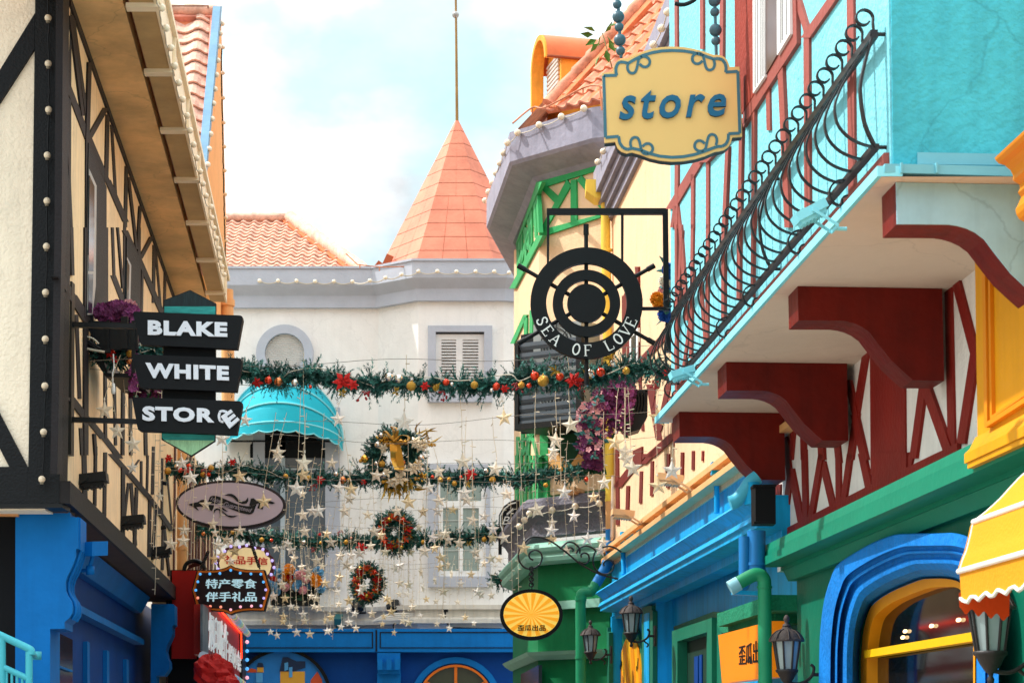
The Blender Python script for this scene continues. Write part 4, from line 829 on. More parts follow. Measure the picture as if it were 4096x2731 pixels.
def pframe(b, pl, o, i, t, off):
    n = len(o)
    for k in range(n): b.plate(pl, [o[k], o[(k + 1) % n], i[(k + 1) % n], i[k]], t, off)
pframe(b, RPL, o_, i_, .14, .12); pframe(b, RPL, A('d', 985, 690, 1518, 487, 1635, 487, 1635, 1750, 1520, 1750, 1505, 570), A('d', 1000, 740, 1502, 566, 1520, 560, 1520, 1750, 1518, 1750, 1503, 572), .08, .07)
pframe(b, RPL, i_, A('d', 1052, 915, 1432, 800, 1432, 1750, 1052, 1750), .1, .05)
dr = obj('door_surround', b, TG, t)
part('door', M('dark_green_door', '0c3527', .6, .1), dr, lambda b: b.plate(RPL, A('d', 1050, 890, 1436, 770, 1436, 1750, 1050, 1750), .02, .006)); [part('door_slot', BLUED, dr, lambda b: b.plate(RPL, A('d', x, 1090 - (x - 1270) * .3, x + w_, 1080 - (x - 1270) * .3, x + w_, 1750, x, 1750), .02, .02)) for x, w_ in ((1265, 50), (1330, 36))]
b = B(); P = A('d', 185, 1800, 190, 1448, 215, 1150, 270, 880, 330, 680, 375, 560, 430, 620, 500, 760, 545, 920, 575, 1150, 585, 1448, 585, 1800); b.plate(RPL, P, .04, .06); gp = obj('pointed_panel', b, TG, t)
YB = M('warm_yellow_board', 'f0b010', .45, 0, var=.03); OB = M('warm_orange_stripe', 'e8900f', .45, 0, var=.03)
b = B(); b.plate(RPL, A('d', 228, 1800, 235, 1448, 270, 1080, 325, 900, 375, 800, 440, 830, 490, 900, 530, 1050, 558, 1300, 560, 1800), .02, .075); obj('yellow_board', b, YB, gp)
b = B()
for q in ((240, 1448, 262, 1200, 330, 1448), (300, 990, 340, 880, 400, 1448, 350, 1448), (400, 815, 440, 832, 480, 1448, 430, 1448), (490, 905, 520, 1010, 556, 1448, 520, 1448)): b.plate(RPL, A('d', *q), .01, .082)
obj('orange_rays', b, OB, gp)
b = B()
for x, y in ((275, 1230), (285, 1170), (495, 1250), (510, 1190)): disc(b, RPL.at(*A1('d', x, y), .083), .035, .008, 12, (V((0, 1, 0)), V((0, 0, 1))), RPL.n)
b.hb(RPL, A1('d', 284, 1150), A1('d', 282, 1230), 1.5, .006, .09); b.hb(RPL, A1('d', 508, 1110), A1('d', 503, 1250), 1.5, .006, .09); obj('music_notes', b, BLKM, gp)
# stone green hood and light box
t2 = thing('light_box_sign', 'orange light box sign with black characters under a rough green hood', 'sign', RWALL.at(*A1('d', 1870, 1400)))
b = B(); b.plate(RWALL, A('d', 1572, 512, 2300, 260, 2300, 470, 1580, 690), .55, .2); b.plate(RWALL, A('d', 1582, 692, 2300, 472, 2300, 640, 1650, 775), .45, .1); obj('hood', b, M('rough_green_stone', '12805c', .9, .9, 30, .25), t2)
SB = Plane(RWALL.p + RWALL.n * .16, RWALL.n)
b = B(); b.plate(SB, A('d', 1588, 802, 2300, 612, 2300, 1365, 1640, 1452), .12); bx = obj('light_box', b, M('orange_backlit_face', 'ee8206', .4, 0, var=.06, vs=.8, emit=.1), t2)
b = B(); cjk(b, '歪瓜出品', SB, A('d', 1865, 1205, 2235, 1175, 2235, 845, 1865, 945), .006, .004, 1.6); obj('characters', b, BLKM, bx)
# ================================================================== pipes on the right
Yp = 28.2
t = thing('drainpipe', 'long drainpipe painted yellow, blue then green beside the bay', 'drainpipe', RWALL.yz(Yp, 0, .2))
hp = atY(*A1('e', 1318, 740), Yp)
HW = .27
b = B(); hz = [atY(2418, y, Yp).z for y in (733, 778, 806)]
hx = atY(*A1('e', 1310, 800), Yp).x
b.prism([V((hx - HW + .0, Yp - .2, hz[0])), V((hx + HW, Yp - .2, hz[0])), V((hx + HW, Yp - .2, hz[1])), V((hx + .14, Yp - .2, hz[2])), V((hx - .14, Yp - .2, hz[2])), V((hx - HW, Yp - .2, hz[1]))], (0, .4, 0)); obj('hopper', b, YEL, t)
def pipe(pts, r, mat, name='pipe', tp=None, rings=()):
    b = B(); b.tube(pts, r, 14)
    for p, q in rings: b.tube([p, q], r * 1.12, 14)
    return obj(name, b, mat, tp or t)
pp = lambda k, x, y, Y=Yp: atY(*A1(k, x, y), Y)
pipe([pp('e', 1325, 930), pp('e', 1325, 1568), pp('21', 655, 500), pp('22', 675, 300)], .068, YEL, 'yellow_pipe', rings=((pp('22', 675, 300), pp('22', 675, 318)), (pp('21', 655, 150), pp('21', 655, 165))))
pipe([pp('22', 675, 300), pp('22', 678, 512)], .07, M('peach_pipe', 'e0a468'), 'peach_pipe')
pipe(poly_path([pp('22', 678, 510), pp('22', 680, 680), pp('22', 660, 740), pp('22', 600, 850), pp('22', 575, 890)], 5), .074, BPIPE, 'blue_pipe', rings=((pp('22', 680, 640), pp('22', 680, 665)), (pp('22', 660, 735), pp('22', 652, 752))))
pipe(poly_path([pp('22', 580, 880), pp('22', 545, 935), pp('22', 490, 945), pp('22', 473, 1000), pp('22', 473, 1300), pp('22', 475, 1900)], 6), .075, GPIPE, 'green_pipe', rings=((pp('22', 473, 970), pp('22', 473, 1000)), (pp('22', 473, 1385), pp('22', 473, 1400)), (pp('22', 560, 915), pp('22', 550, 930))))
b = B(); b.tube(poly_path([pp('22', 697, 140, 28), pp('22', 692, 400, 28), pp('22', 688, 560, 28), pp('22', 680, 575, 28)], 4), .026, 8); obj('conduit', b, M('peach_white_conduit', 'dcc7b2', .5, 0), None, label='thin pale conduit beside the yellow drainpipe', cat='conduit')
tf = thing('gutter_moss', 'small grassy tuft growing on the yellow drain hopper', 'plant', atY(*A1('e', 1330, 720), Yp))
b = B()
for k in range(40): c = atY(*A1('e', U(1285, 1385), 715), Yp - .1); leaf(b, c, V((U(-1, 1), U(-.6, .4), U(.2, 1))), U(.08, .2), .008)
obj('grass_blades', b, M('dry_grass', '7d7a2c', .8, 0, var=.4), tf)
Yq = 16.2
pq = lambda x, y, Y=Yq: atY(*A1('22', x, y), Y)
t = thing('drainpipe', 'pair of blue drainpipes at the near end of the cyan cornice', 'drainpipe', pq(1680, 900))
pipe(poly_path([pq(1600, 560), pq(1600, 850), pq(1590, 900), pq(1540, 912)], 5), .048, BPIPE, 'blue_pipe'); pipe([pq(1682, 520), pq(1680, 860)], .075, BPIPE, 'blue_pipe', rings=((pq(1680, 740), pq(1680, 760)), (pq(1680, 790), pq(1680, 805))))
t = thing('drainpipe', 'light blue bent pipe tucked under the last red bracket', 'drainpipe', pq(1560, 300))
pipe(poly_path([pq(1690, 150), pq(1640, 190), pq(1600, 250), pq(1545, 310), pq(1500, 330)], 5), .06, M('light_blue_pipe', '4cb8d8', .45, .1), 'pipe'); pipe([pq(1650, 190), pq(1655, 340)], .07, CYB, 'pipe')
t = thing('drainpipe', 'green drainpipe with white mouth bending over in front of the orange sign', 'drainpipe', pq(1735, 1500, 15.9))
Yr = 15.9
pipe(poly_path([pq(1520, 905, Yr), pq(1600, 855, Yr), pq(1680, 820, Yr), pq(1730, 850, Yr), pq(1738, 930, Yr), pq(1740, 1200, Yr), pq(1745, 1900, Yr)], 6), .055, GPIPE, 'green_pipe', rings=((pq(1738, 900, Yr), pq(1738, 915, Yr)),))
pipe([pq(1498, 915, Yr), pq(1560, 880, Yr)], .06, M('pale_blue_pipe', '8cc4d0', .45, .1), 'pipe_mouth')
pipe([pq(1738, 880, Yr + .4), pq(1742, 1900, Yr + .4)], .05, GPIPE, 'second_green_pipe', rings=((pq(1738, 905, Yr + .4), pq(1738, 920, Yr + .4)),))
pipe([pq(1728, 1302, Yr), pq(1790, 1302, Yr)], .018, GPIPE, 'pipe_clip'); part('bracket', CYB, t, lambda b: b.prism([pq(1520, 925, 16), pq(1700, 935, 16), pq(1700, 965, 16), pq(1515, 955, 16)], (0, .1, 0)))
b = B(); b.tube(poly_path([RWALL.at(*p, .04) for p in A('22', 725, 605, 800, 575, 880, 500, 960, 425, 1050, 370, 1200, 240, 1400, 100, 1450, 60)], 5), .028, 6); b.tube([RWALL.at(*p, .04) for p in A('22', 1408, 60, 1410, 400)], .03, 6); b.tube([RWALL.at(*p, .04) for p in A('22', 758, 530, 770, 820)], .035, 6); b.box(RWALL.at(*A1('22', 1405, 92), .06), .1, .14, .12)
obj('cable', b, CYB, None, label='blue painted cable looping along the cyan upper band', cat='cable')
b = B(); c = atY(*A1('22', 1730, 345), 15.6); b.box(c, .16, .16, .27, (V((1, .1, 0)).normalized(), V((-.1, 1, 0)).normalized(), V((0, 0, 1)))); b.box(c + V((0, 0, .145)), .18, .18, .018); b.box(c + V((0, 0, -.145)), .17, .17, .018)
obj('loudspeaker', b, BLKM, None, label='black loudspeaker box hanging at the end of the red brackets', cat='loudspeaker')
# ================================================================== RIGHT: turquoise house on brackets
CY = M('turquoise_stucco', '7fd0dc', .85, .6, 26, .1, streak=.12, bd=.035, crack=.12)
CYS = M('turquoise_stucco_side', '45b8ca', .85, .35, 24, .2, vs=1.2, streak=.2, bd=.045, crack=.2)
PINK = M('dusty_red_timber', '964a40', .7, .3, 25, .15)
DRED = M('oxblood_paint', '6e1208', .5, .3, 14, .35, vs=2.2, spec=.22, streak=.3)
PALEB = M('pale_blue_plaster', '9cc7d4', .7, .2, 6, .25, vs=1.3, streak=.2, crack=.2)
TRIM = M('light_turquoise_trim', '86dcec', .55, .1, 20, .08)
BEIGE = M('beige_soffit', 'd9c5b4', .75, .2, 10, .14, vs=.9, crack=.12)
R1 = vplane(3562, 620, 9.5, 1480)
zS = atY(3536, 690, 9.44).z                       # underside of the jetty
Y0 = 9.5; Y1 = R1.Y(2685, 1500)
R2 = vplane(3391, 1458, 14.4, 1500)
dR = (R1.yz(11, 0) - R1.yz(10, 0)).normalized(); pR = V((dR.y, -dR.x, 0))      # towards the right, away from the street
t = thing('turquoise_house', 'turquoise house with dusty red timbers jettied out on dark red brackets', 'house', R1.yz(12, 0))
b = B(); b.prism([R1.yz(Y0, zS + .0), R1.yz(Y1, zS + .0), R1.yz(Y1, zS + 4.6), R1.yz(Y0, zS + 4.6)], pR * .4); obj('street_wall', b, CY, t)
cn = R1.yz(Y0, zS - .01)
b = B(); b.prism([cn + pR * .01, cn + pR * 4, cn + pR * 4 + V((0, 0, 4.5)), cn + pR * .01 + V((0, 0, 4.5))], dR * .35); b.v = [v - dR * .012 for v in b.v]; obj('side_wall', b, CYS, t)
TS = Plane(cn, -dR)
b = B(); b.plate(TS, A('30', 805, 1128, 1000, 1132, 1640, 1146, 2400, 1160, 2400, 1222, 1700, 1214, 805, 1188), .14, .1); b.plate(TS, A('30', 1030, 1050, 1800, 1064, 1800, 1140, 1030, 1132), .03, .02)
for x in (922, 1166): b.plate(TS, A('30', x - 7, 1120, x + 7, 1120, x + 5, 1190, x - 5, 1190), .15, .115)
obj('gutter_band', b, M('grey_turquoise_band', '6fb4c2', .6, .1, 15, .08), t)
b = B(); zt0 = zS; b.extr(R1, [(-.03, zt0 - .03), (.09, zt0 - .03), (.09, zt0 + .02), (-.03, zt0 + .02)], Y0 - .1, Y1 + .35); obj('slab_edge', b, TRIM, t)
b = B(); b.add([R1.yz(Y0 - .1, zS - .032, .07), R1.yz(Y1 + .3, zS - .032, .07), R1.yz(Y1 + .3, zS - .032, -1.6), R1.yz(Y0 - .1, zS - .032, -1.6)], [(0, 1, 2, 3)]); obj('soffit', b, BEIGE, t)
# timbers of the street wall
b = B()
def tb(k, x0, y0, x1, y1, w, o=.03, w2=None): b.hb(R1, A1(k, x0, y0), A1(k, x1, y1), w * .58, .05, o, w2 * .58 if w2 else None)
for i, q in enumerate((('30', 563, -150, 574, 1335, 46), ('30', 262, 190, 268, 1430, 38), ('30', 192, -20, 262, 215, 38), ('30', 470, -50, 255, 262, 62), ('30', 80, 430, 130, 1568, 36), ('30', -4, 590, 2, 900, 26),
          ('20', 1128, -40, 1130, 330, 20), ('20', 1305, -40, 1306, 340, 22), ('20', 1443, -40, 1440, 460, 24), ('20', 1480, 1010, 1456, 1575, 22), ('20', 1346, 1080, 1345, 1575, 20), ('20', 1242, 1200, 1240, 1575, 20), ('20', 1132, 1120, 1128, 1575, 24), ('20', 1575, 860, 1562, 1575, 22), ('20', 1660, 720, 1656, 1575, 18), ('20', 1138, 1420, 1155, 1575, 16),
          ('20', 1320, 1050, 1090, 1440, 62), ('20', 1120, 1420, 1100, 1568, 20),
          ('21', 1560, -20, 1556, 500, 22), ('21', 1452, -20, 1450, 640, 20), ('21', 1345, -20, 1340, 760, 20), ('21', 1240, -20, 1228, 900, 18), ('21', 1155, -20, 1200, 640, 22), ('21', 1165, 20, 1122, 900, 16), ('21', 1127, -20, 1128, 1180, 14), ('21', 1240, 520, 1160, 1100, 16), ('21', 1290, 340, 1330, 820, 16), ('21', 1480, 760, 1480, 840, 20), ('21', 1655, -20, 1650, 480, 16))):
    tb(*q, o=.014 + .0022 * (i % 5))
b.plate(R1, A('30', 150, -40, 190, -40, 198, 300, 108, 440, -10, 620) + A('20', 1590, 880, 1590, 740) + A('30', 0, 480, 150, 230), .05, .027)
b.plate(R1, A('20', 1600, 860, 1600, 745, 1300, 1190, 1300, 1090), .05, .037) if 0 else None
b.hb(R1, A1('20', 1595, 815), A1('20', 1310, 1120), 60 * .58, .05, .029)
b.extr(R1, [(0, zS + .022), (.026, zS + .022), (.026, zS + .12), (0, zS + .12)], Y0 + .02, Y1)
obj('timbers', b, PINK, t)
wd = part('window', M('rust_red_reveal', '8f3120', .9, .6, 20, .15), t, lambda b: b.plate(R1, A('20', 1533, -100, 1700, -100, 1700, 600, 1580, 790, 1536, 480), .05, .03))
part('window_frame', WHT, wd, lambda b: b.plate(R1, A('20', 1658, -100, 1738, -100, 1738, 530, 1660, 645), .05, .045)); part('window_frame', WHT, wd, lambda b: b.plate(R1, A('30', 60, -150, 145, -150, 150, 236, 62, 382), .05, .045))
part('pane', M('brown_curtained_glass', '5a3f36', .3, 0, var=.3, spec=.5), wd, lambda b: b.plate(R1, A('20', 1738, -100) + A('30', 60, -200, 62, 378) + A('20', 1738, 530), .02, .036))
for x in (1672, 1690, 1712, 1726): part('frame_groove', M('grey_groove', '8f8c8c', .6, 0), wd, lambda b: b.hb(R1, A1('20', x, -100), A1('20', x, 620 - (x - 1660) * 1.4), 2, .01, .05))
for x in (85, 98, 122): part('frame_groove', M('grey_groove', '8f8c8c'), wd, lambda b: b.hb(R1, A1('30', x, -150), A1('30', x, 340 - (x - 60) * 1.6), 2.5, .01, .05))
# brackets
zk = zS - .034
prof = [R2.dist(V((0, 0, 0)))]   # placeholder so the plane is kept alive
f2 = 11.9
BP = A('31', 205, 405, 1200, 412, 1215, 1055, 1000, 1052, 925, 985, 850, 915, 770, 815, 700, 722, 650, 685, 600, 662, 550, 648, 500, 641, 350, 640, 210, 640)
f2 = hplane(zk).at(*BP[0]).y
BPL = Plane(atY(*BP[0], f2), -dR)
pts = [BPL.at(*p) for p in BP]
for p in pts[:2]: p.z = zk
a0 = pts[0].copy()
loc2 = [(((p - a0).dot(pR)), p.z - zk) for p in pts]
far = [(A1('31', 205, 405), .27), ((2905, 1459), .36), ((2717, 1680), .36)]
first = R1.dist(a0)
def bracket(Y, T, name='bracket', sc=1):
    o = R1.yz(Y, zk, first); ps = [o + pR * (x * sc) + V((0, 0, z * (sc if sc < 1 else 1))) for x, z in loc2]
    b = B(); b.prism(ps, dR * T); return obj(name, b, DRED, t), ps
for (px, py), T in far: bracket(hplane(zk).at(px, py).y if py < 1400 else R1.Y(px, py, first), T)
o, ps = bracket(Y0 - .0, .26)
ext = [ps[0] - pR * .06] + ps[1:-1] + [ps[-1] - pR * .06]
part('bracket_face', PALEB, t, lambda b: b.prism([p - dR * .012 for p in ps], dR * .01))
# recessed lower wall, white with red timbers
b = B(); zG = R2.z(3400, 2010)
b.prism([R2.yz(Y0 - 1.5, 3.02), R2.yz(17.0, 3.02), R2.yz(17.0, zk + .03), R2.yz(Y0 - 1.5, zk + .03)], pR * .3); obj('lower_wall', b, M('white_roughcast', 'e6e2dd', .85, .5, 28, .08, streak=.1), t)
b = B()
def rr(k, x0, y0, x1, y1, w, o=.03): b.hb(R2, A1(k, x0, y0), A1(k, x1, y1), w * .58, .05, o)
for i, q in enumerate((('31', 1238, 400, 1262, 1520, 48), ('31', 1285, 350, 1420, 870, 58), ('31', 1422, 850, 1325, 1490, 56), ('31', 1062, 1090, 995, 1590, 46), ('31', 1080, 1100, 1235, 1540, 62), ('31', 820, 890, 826, 1700, 238), ('31', 672, 850, 595, 1330, 42), ('31', 605, 1280, 560, 1600, 42), ('31', 545, 1050, 600, 1300, 40), ('31', 590, 1290, 660, 1600, 46), ('31', 470, 1480, 485, 1620, 40), ('31', 75, 1320, 145, 1600, 44), ('31', 172, 1340, 150, 1600, 30), ('31', 236, 1410, 240, 1600, 32), ('31', 360, 1500, 365, 1600, 40),
          ('32', 150, 120, 100, 540, 36), ('32', 120, -60, 150, 180, 36), ('32', 152, 90, 228, 480, 42), ('32', 242, -40, 254, 470, 32), ('32', 362, -10, 285, 450, 34), ('32', 370, 40, 450, 380, 44), ('32', 478, -20, 482, 350, 34), ('32', 560, -10, 512, 330, 36), ('32', 640, -10, 695, 250, 46), ('32', 832, -20, 832, 210, 238), ('32', 985, -10, 958, 110, 36), ('32', 60, 200, 50, 600, 50))):
    rr(*q, o=.014 + .0024 * (i % 5))
b.plate(R2, A('32', 30, 550, 700, 205, 1190, -30, 1300, -85, 1300, -30, 1190, 30, 700, 262, 30, 610), .06, .028)
b.extr(R2, [(0, zk - .1), (.028, zk - .1), (.028, zk + .02), (0, zk + .02)], Y0 - .2, 10.2)
obj('lower_timbers', b, M('dark_red_lower_timber', '80170c', .6, .3, 25, .2), t)
# ---- iron balcony railing
RL = Plane(R1.p + R1.n * .055, R1.n)
ya = RL.Y(*A1('30', 742, 1010)); ztop = RL.z(*A1('30', 735, 230)); zbot = RL.z(*A1('30', 742, 1012)); yb = RL.Y(*A1('21', 1112, 1150))
t = thing('iron_railing', 'black wrought iron balcony railing with bellied bars and curled tops', 'railing', RL.yz(12, zbot))
IR = M('black_wrought_iron', '0d0f11', .4, .1, 60, .2, spec=.5)
part('top_rail', IR, t, lambda b: b.extr(RL, [(-.018, ztop - .02), (.018, ztop - .02), (.018, ztop + .02), (-.018, ztop + .02)], ya, yb))
part('bottom_rail', IR, t, lambda b: b.extr(RL, [(-.018, zbot - .012), (.018, zbot - .012), (.018, zbot + .016), (-.018, zbot + .016)], ya, yb))
H = ztop - zbot
def barpts(o, z):
    pts = []
    for k in range(15):                       # curl
        a = rad(200 - 330 * k / 14 + 0); rr_ = .030 + .0012 * k
        pts.append((.045 + math.cos(a + math.pi) * 0 + -math.cos(a) * rr_ * -1, 0))
    return pts
curl = []
for k in range(18):
    a = rad(-150 + 0) + rad(-330) * k / 17       # spiral centre sits outwards and above the rail
    q = .026 + .016 * k / 17
    curl.append((.052 + q * math.cos(-a + math.pi) * 1.0, H + .125 + q * math.sin(-a + math.pi)))
body = [(.0, H + .05), (-.0, H), (.03, H * .9), (.09, H * .75), (.155, H * .55), (.19, H * .4), (.195, H * .3), (.175, H * .18), (.12, H * .08), (.05, H * .025), (.0, H * .01)]
cu = []
for k in range(19):                           # curl from inner tip round to the bar
    a = rad(-150 + 325 * k / 18); q = .031 + .015 * k / 18
    cu.append((.046 + q * math.cos(a), H + .082 + q * math.sin(a)))
full = cu[:] + [(.001, H + .055)] + body[1:]
pb2 = poly_path([V((x, 0, z)) for x, z in full], 3)
bb = B()
# local bar: +X outwards, Z up
bb.strip(pb2, .024, .009, V((0, 1, 0)))
ME_BAR = proto('bar', bb, IR)
ang = math.atan2(R1.n.y, R1.n.x)
NB = 31
for i in range(NB):
    Y = ya + (yb - ya) * (i + .1) / (NB - .6)
    o = inst('bar', ME_BAR, t, RL.yz(Y, zbot)); o.rotation_euler = (0, 0, ang)
bb = B(); bb.strip(poly_path([V(p) for p in ((0, 0, H + .01), (.03, 0, H * .85), (.065, 0, H * .6), (.07, 0, H * .45), (.05, 0, H * .2), (.0, 0, 0))], 4), .035, .012, V((0, 1, 0))); ME_FLAT = proto('flat_bar', bb, IR)
for Y in (ya + .01, ya + (yb - ya) * .39, yb - .02):
    o = inst('flat_bar', ME_FLAT, t, RL.yz(Y, zbot)); o.rotation_euler = (0, 0, ang)
    [part('wall_pin', IR, t, lambda b: b.tube([RL.yz(Y, z, .02), RL.yz(Y, z, -.055)], .01, 6)) for z in (ztop, zbot)]
bb = B(); sp = []
for k in range(16): a = rad(100 - 280 * k / 15); sp.append(V((.02 + .055 * math.cos(a), 0, -.055 + .055 * math.sin(a))))
for k in range(12): a = rad(200 + 250 * k / 11); q = .03 - .001 * k; sp.append(V((.0 + q * math.cos(a), 0, -.105 + q * math.sin(a) + .02)))
bb.strip(sp[:16], .022, .007, V((0, 1, 0))); bb.strip(sp[16:], .022, .007, V((0, 1, 0))); ME_SC = proto('foot_scroll', bb, IR)
for k, x in (('30', 545, ), ('31', 250), ('21', 1690), ('21', 1500), ('21', 1290), ('21', 1130)):
    yy = {545: 1300, 250: 100, 1690: 400, 1500: 660, 1290: 920, 1130: 1120}[x]
    Y = RL.Y(*A1(k, x, yy)); o = inst('foot_scroll', ME_SC, t, RL.yz(Y, zbot), scale=1.25); o.rotation_euler = (0, 0, ang)
floodlight('turquoise floodlight hanging below the iron railing near the corner', R1.at(*A1('30', 285, 1465), .3), R1.n, .5, TRIM, M('amber_lamp_lens', '7a6a4a', .2, 0), tilt=-.5)
floodlight('turquoise floodlight at the far end of the iron railing', R1.at(*A1('21', 1170, 1000), .25), R1.n, .52, TRIM, TRIM, tilt=-.3)
# ================================================================== RIGHT: green shop with blue arch
R6 = vplane(3391, 1458, 14.4, 1480)
zl1 = R6.z(3089, 2163, .25); zl0 = R6.z(3072, 2257, .25)
t = thing('green_shopfront', 'green shop front with green ledge and thick blue arched window surround', 'shopfront', R6.yz(13, 0))

b = B(); zm = zl1 * .52 + zl0 * .48
LG = M('emerald_ledge', '077d60', .55, .15, 15, .1)
b.extr(R6, [(-.1, zl0 - .03), (.1, zl0 - .03), (.1, zl0), (.27, zl0), (.27, zm - .02), (.25, zm - .02), (.25, zm + .02), (.24, zl1), (-.1, zl1)], 7.5, 16.35); b.extr(R6, [(-.1, zl0 - .12), (.05, zl0 - .12), (.09, zl0 - .031), (-.1, zl0 - .031)], 7.5, 16.3); obj('ledge', b, LG, t)
so_ = A('32', 350, 1900, 350, 1568, 354, 1300, 368, 1120, 390, 980, 430, 850, 475, 755, 600, 668, 740, 592, 870, 546, 980, 538, 1080, 536, 1200, 534, 1290, 536, 1390, 568, 1470, 660, 1540, 800, 1575, 1000, 1590, 1300, 1590, 1900)
si_ = A('32', 640, 1900, 640, 1568, 640, 1400, 648, 1280, 660, 1190, 690, 1085, 730, 1020, 830, 950, 950, 895, 1060, 855, 1110, 850, 1170, 848, 1230, 850, 1290, 862, 1340, 890, 1380, 940, 1405, 1010, 1420, 1120, 1425, 1300, 1425, 1900)
so_, si_ = [P[:1] + [(q.x, q.y) for q in poly_path([V((x, y, 0)) for x, y in P[1:-1]], 4)] + P[-1:] for P in (so_, si_)]
ap_ = [R6.at(a[0] * .5 + c[0] * .5, a[1] * .5 + c[1] * .5) for a, c in zip(so_, si_)]
b = B(); b.prism([R6.yz(16.2, 0), R6.yz(16.2, zl0 + .1), R6.yz(7.5, zl0 + .1), R6.yz(7.5, 0), V((ap_[-1].x, ap_[-1].y, 0))] + ap_[::-1] + [V((ap_[0].x, ap_[0].y, 0))], pR * .4); obj('wall', b, M('emerald_wall', '06664e', .5, .15, 12, .16, vs=1.2, spec=.2), t)
st = [(0, 0), (0, .1), (.02, .12), (.27, .12), (.30, .075), (.36, .07), (.39, .09), (.43, .085), (.47, .035), (.54, .03), (.58, .05), (.66, .045), (.8, .0), (.92, -.1), (1, -.2)]
b = B(); g = []
for f, o_ in st: g.append([R6.at(a[0] + (c[0] - a[0]) * f, a[1] + (c[1] - a[1]) * f, o_) for a, c in zip(so_, si_)])
b.quadgrid(g, False); ar = obj('arch_surround', b, M('bright_blue_plaster', '0c78cc', .7, .45, 24, .25, vs=1.6, spec=.2, bd=.04, streak=.15), t)
s3 = A('32', 680, 1900, 680, 1568, 680, 1420, 686, 1330, 700, 1220, 725, 1130, 765, 1080, 850, 1015, 960, 965, 1065, 925, 1115, 912, 1170, 906, 1230, 904, 1290, 908, 1330, 930, 1368, 975, 1395, 1035, 1408, 1130, 1412, 1300, 1412, 1900)
s3 = s3[:1] + [(q.x, q.y) for q in poly_path([V((x, y, 0)) for x, y in s3[1:-1]], 4)] + s3[-1:]
WY = M('yellow_orange_frame', 'dc8f10', .5, .1, 20, .08)
b = B(); g = [[R6.at(*p, -.19) for p in si_], [R6.at(*p, -.12) for p in si_], [R6.at(*p, -.12) for p in s3], [R6.at(*p, -.12) + R6.n * -.1 for p in s3]]; b.quadgrid(g, False); wf = obj('window_frame', b, WY, t)
WYY = M('bright_yellow_transom', 'e6b008', .45, .05)
part('transom', WYY, wf, lambda b: b.plate(R6, A('32', 660, 1342, 1424, 1212, 1424, 1275, 660, 1394), .08, -.1))
part('pane', M('dark_shop_glass', '14100e', .06, 0, var=.1, spec=.8), wf, lambda b: b.plate(R6, [p for p in s3], .02, -.2))
b = B(); b.plate(R6, A('32', 690, 1100, 735, 1110, 720, 1340, 690, 1345), .02, -.19); b.plate(R6, A('32', 690, 1395, 740, 1390, 740, 1900, 690, 1900), .02, -.19); obj('window_side_board', b, DARK, wf)
SPT = M('spot_reflection_glow', 'ffd9a0', .5, 0, emit=1.2)  # ceiling spots mirrored in the pane, put in as glowing discs
for x, y, w_ in ((948, 1210, 22), (1130, 1173, 24), (1316, 1132, 24), (932, 1252, 20)):
    b = B(); disc(b, R6.at(*A1('32', x, y), -.19), .045, .008, 14, (dR, V((0, 0, .28))), R6.n); obj('spot_reflection', b, SPT, wf)
# ================================================================== RIGHT: yellow bay wall and awning
R5 = vplane(3905, 1400, 10.5, 1480)
t = thing('yellow_bay', 'sunlit yellow panelled bay with moulded orange cornice at the right edge', 'bay', R5.yz(8.5, 0))
YP = M('sunny_yellow_paint', 'dc9606', .5, .08, 20, .1, streak=.12); YO = M('orange_yellow_moulding', 'd98408', .5, .05, 20, .06)
b = B(); zy0 = R5.z(3910, 1850); zy1 = 4.26
b.prism([R5.yz(5, zy0 + .05), R5.yz(10.5, zy0 + .05), R5.yz(10.5, zy1), R5.yz(5, zy1)], pR * .8); obj('wall', b, YP, t)
b = B()
b.extr(R5, [(0, zy0), (.06, zy0), (.06, zy0 + .05), (.03, zy0 + .08), (0, zy0 + .14)], 5, 10.54); b.prism([R5.yz(5, zy0 - .03, .05), R5.yz(10.52, zy0 - .03, .05), R5.yz(10.52, zy0 - .03, -.8), R5.yz(5, zy0 - .03, -.8)], (0, 0, .029)); obj('base_moulding', b, YP, t)
pn = A('31', 1468, 60, 1500, 60, 1500, 1372, 1900, 1115, 1900, 1085, 1520, 1330, 1490, 1350)
b = B(); b.hb(R5, A1('31', 1478, -100), A1('31', 1500, 1375), 12, .05, .03); b.hb(R5, A1('31', 1515, -100), A1('31', 1535, 1310), 8, .05, .02); b.plate(R5, A('31', 1495, 1345, 1900, 1080, 1900, 1120, 1495, 1378), .05, .033); b.plate(R5, A('31', 1530, 1300, 1900, 1050, 1900, 1066, 1530, 1322), .05, .022); obj('panel_moulding', b, YO, t)
ed = [(x, y) for x, y in ((1562, 1088), (1568, 1105), (1590, 1128), (1632, 1140), (1650, 1158), (1672, 1175), (1690, 1215), (1688, 1245), (1735, 1275), (1736, 1300), (1722, 1330), (1745, 1360), (1718, 1420), (1705, 1445), (1712, 1480), (1730, 1510), (1764, 1530))]
CPL = Plane(R1.yz(9.2, 0), -dR)
pr = [CPL.at(*A1('30', x, y)) for x, y in ed]
pr = pr + [pr[-1] + pR * 1.0, V((pr[0] + pR * 1.4)) + V((0, 0, .5))]
b = B(); b.prism(pr, -dR * 3.5); obj('cornice', b, YO, t)
AW = Plane(R1.yz(9.0, 0), -dR)
t = thing('yellow_awning', 'yellow fabric awning with white piping and scalloped edge', 'awning', AW.at(*A1('32', 1500, 1000)))
AY = M('yellow_awning_fabric', 'da8f06', .8, .2, 60, .05); AO = M('orange_awning_lining', 'e0480a', .8, .2, 60, .06)
cv = poly_path([AW.at(*A1('32', x, y)) for x, y in ((1800, 100), (1740, 150), (1680, 212), (1600, 300), (1500, 392), (1420, 460), (1395, 550), (1368, 655), (1340, 725), (1318, 800))], 3)
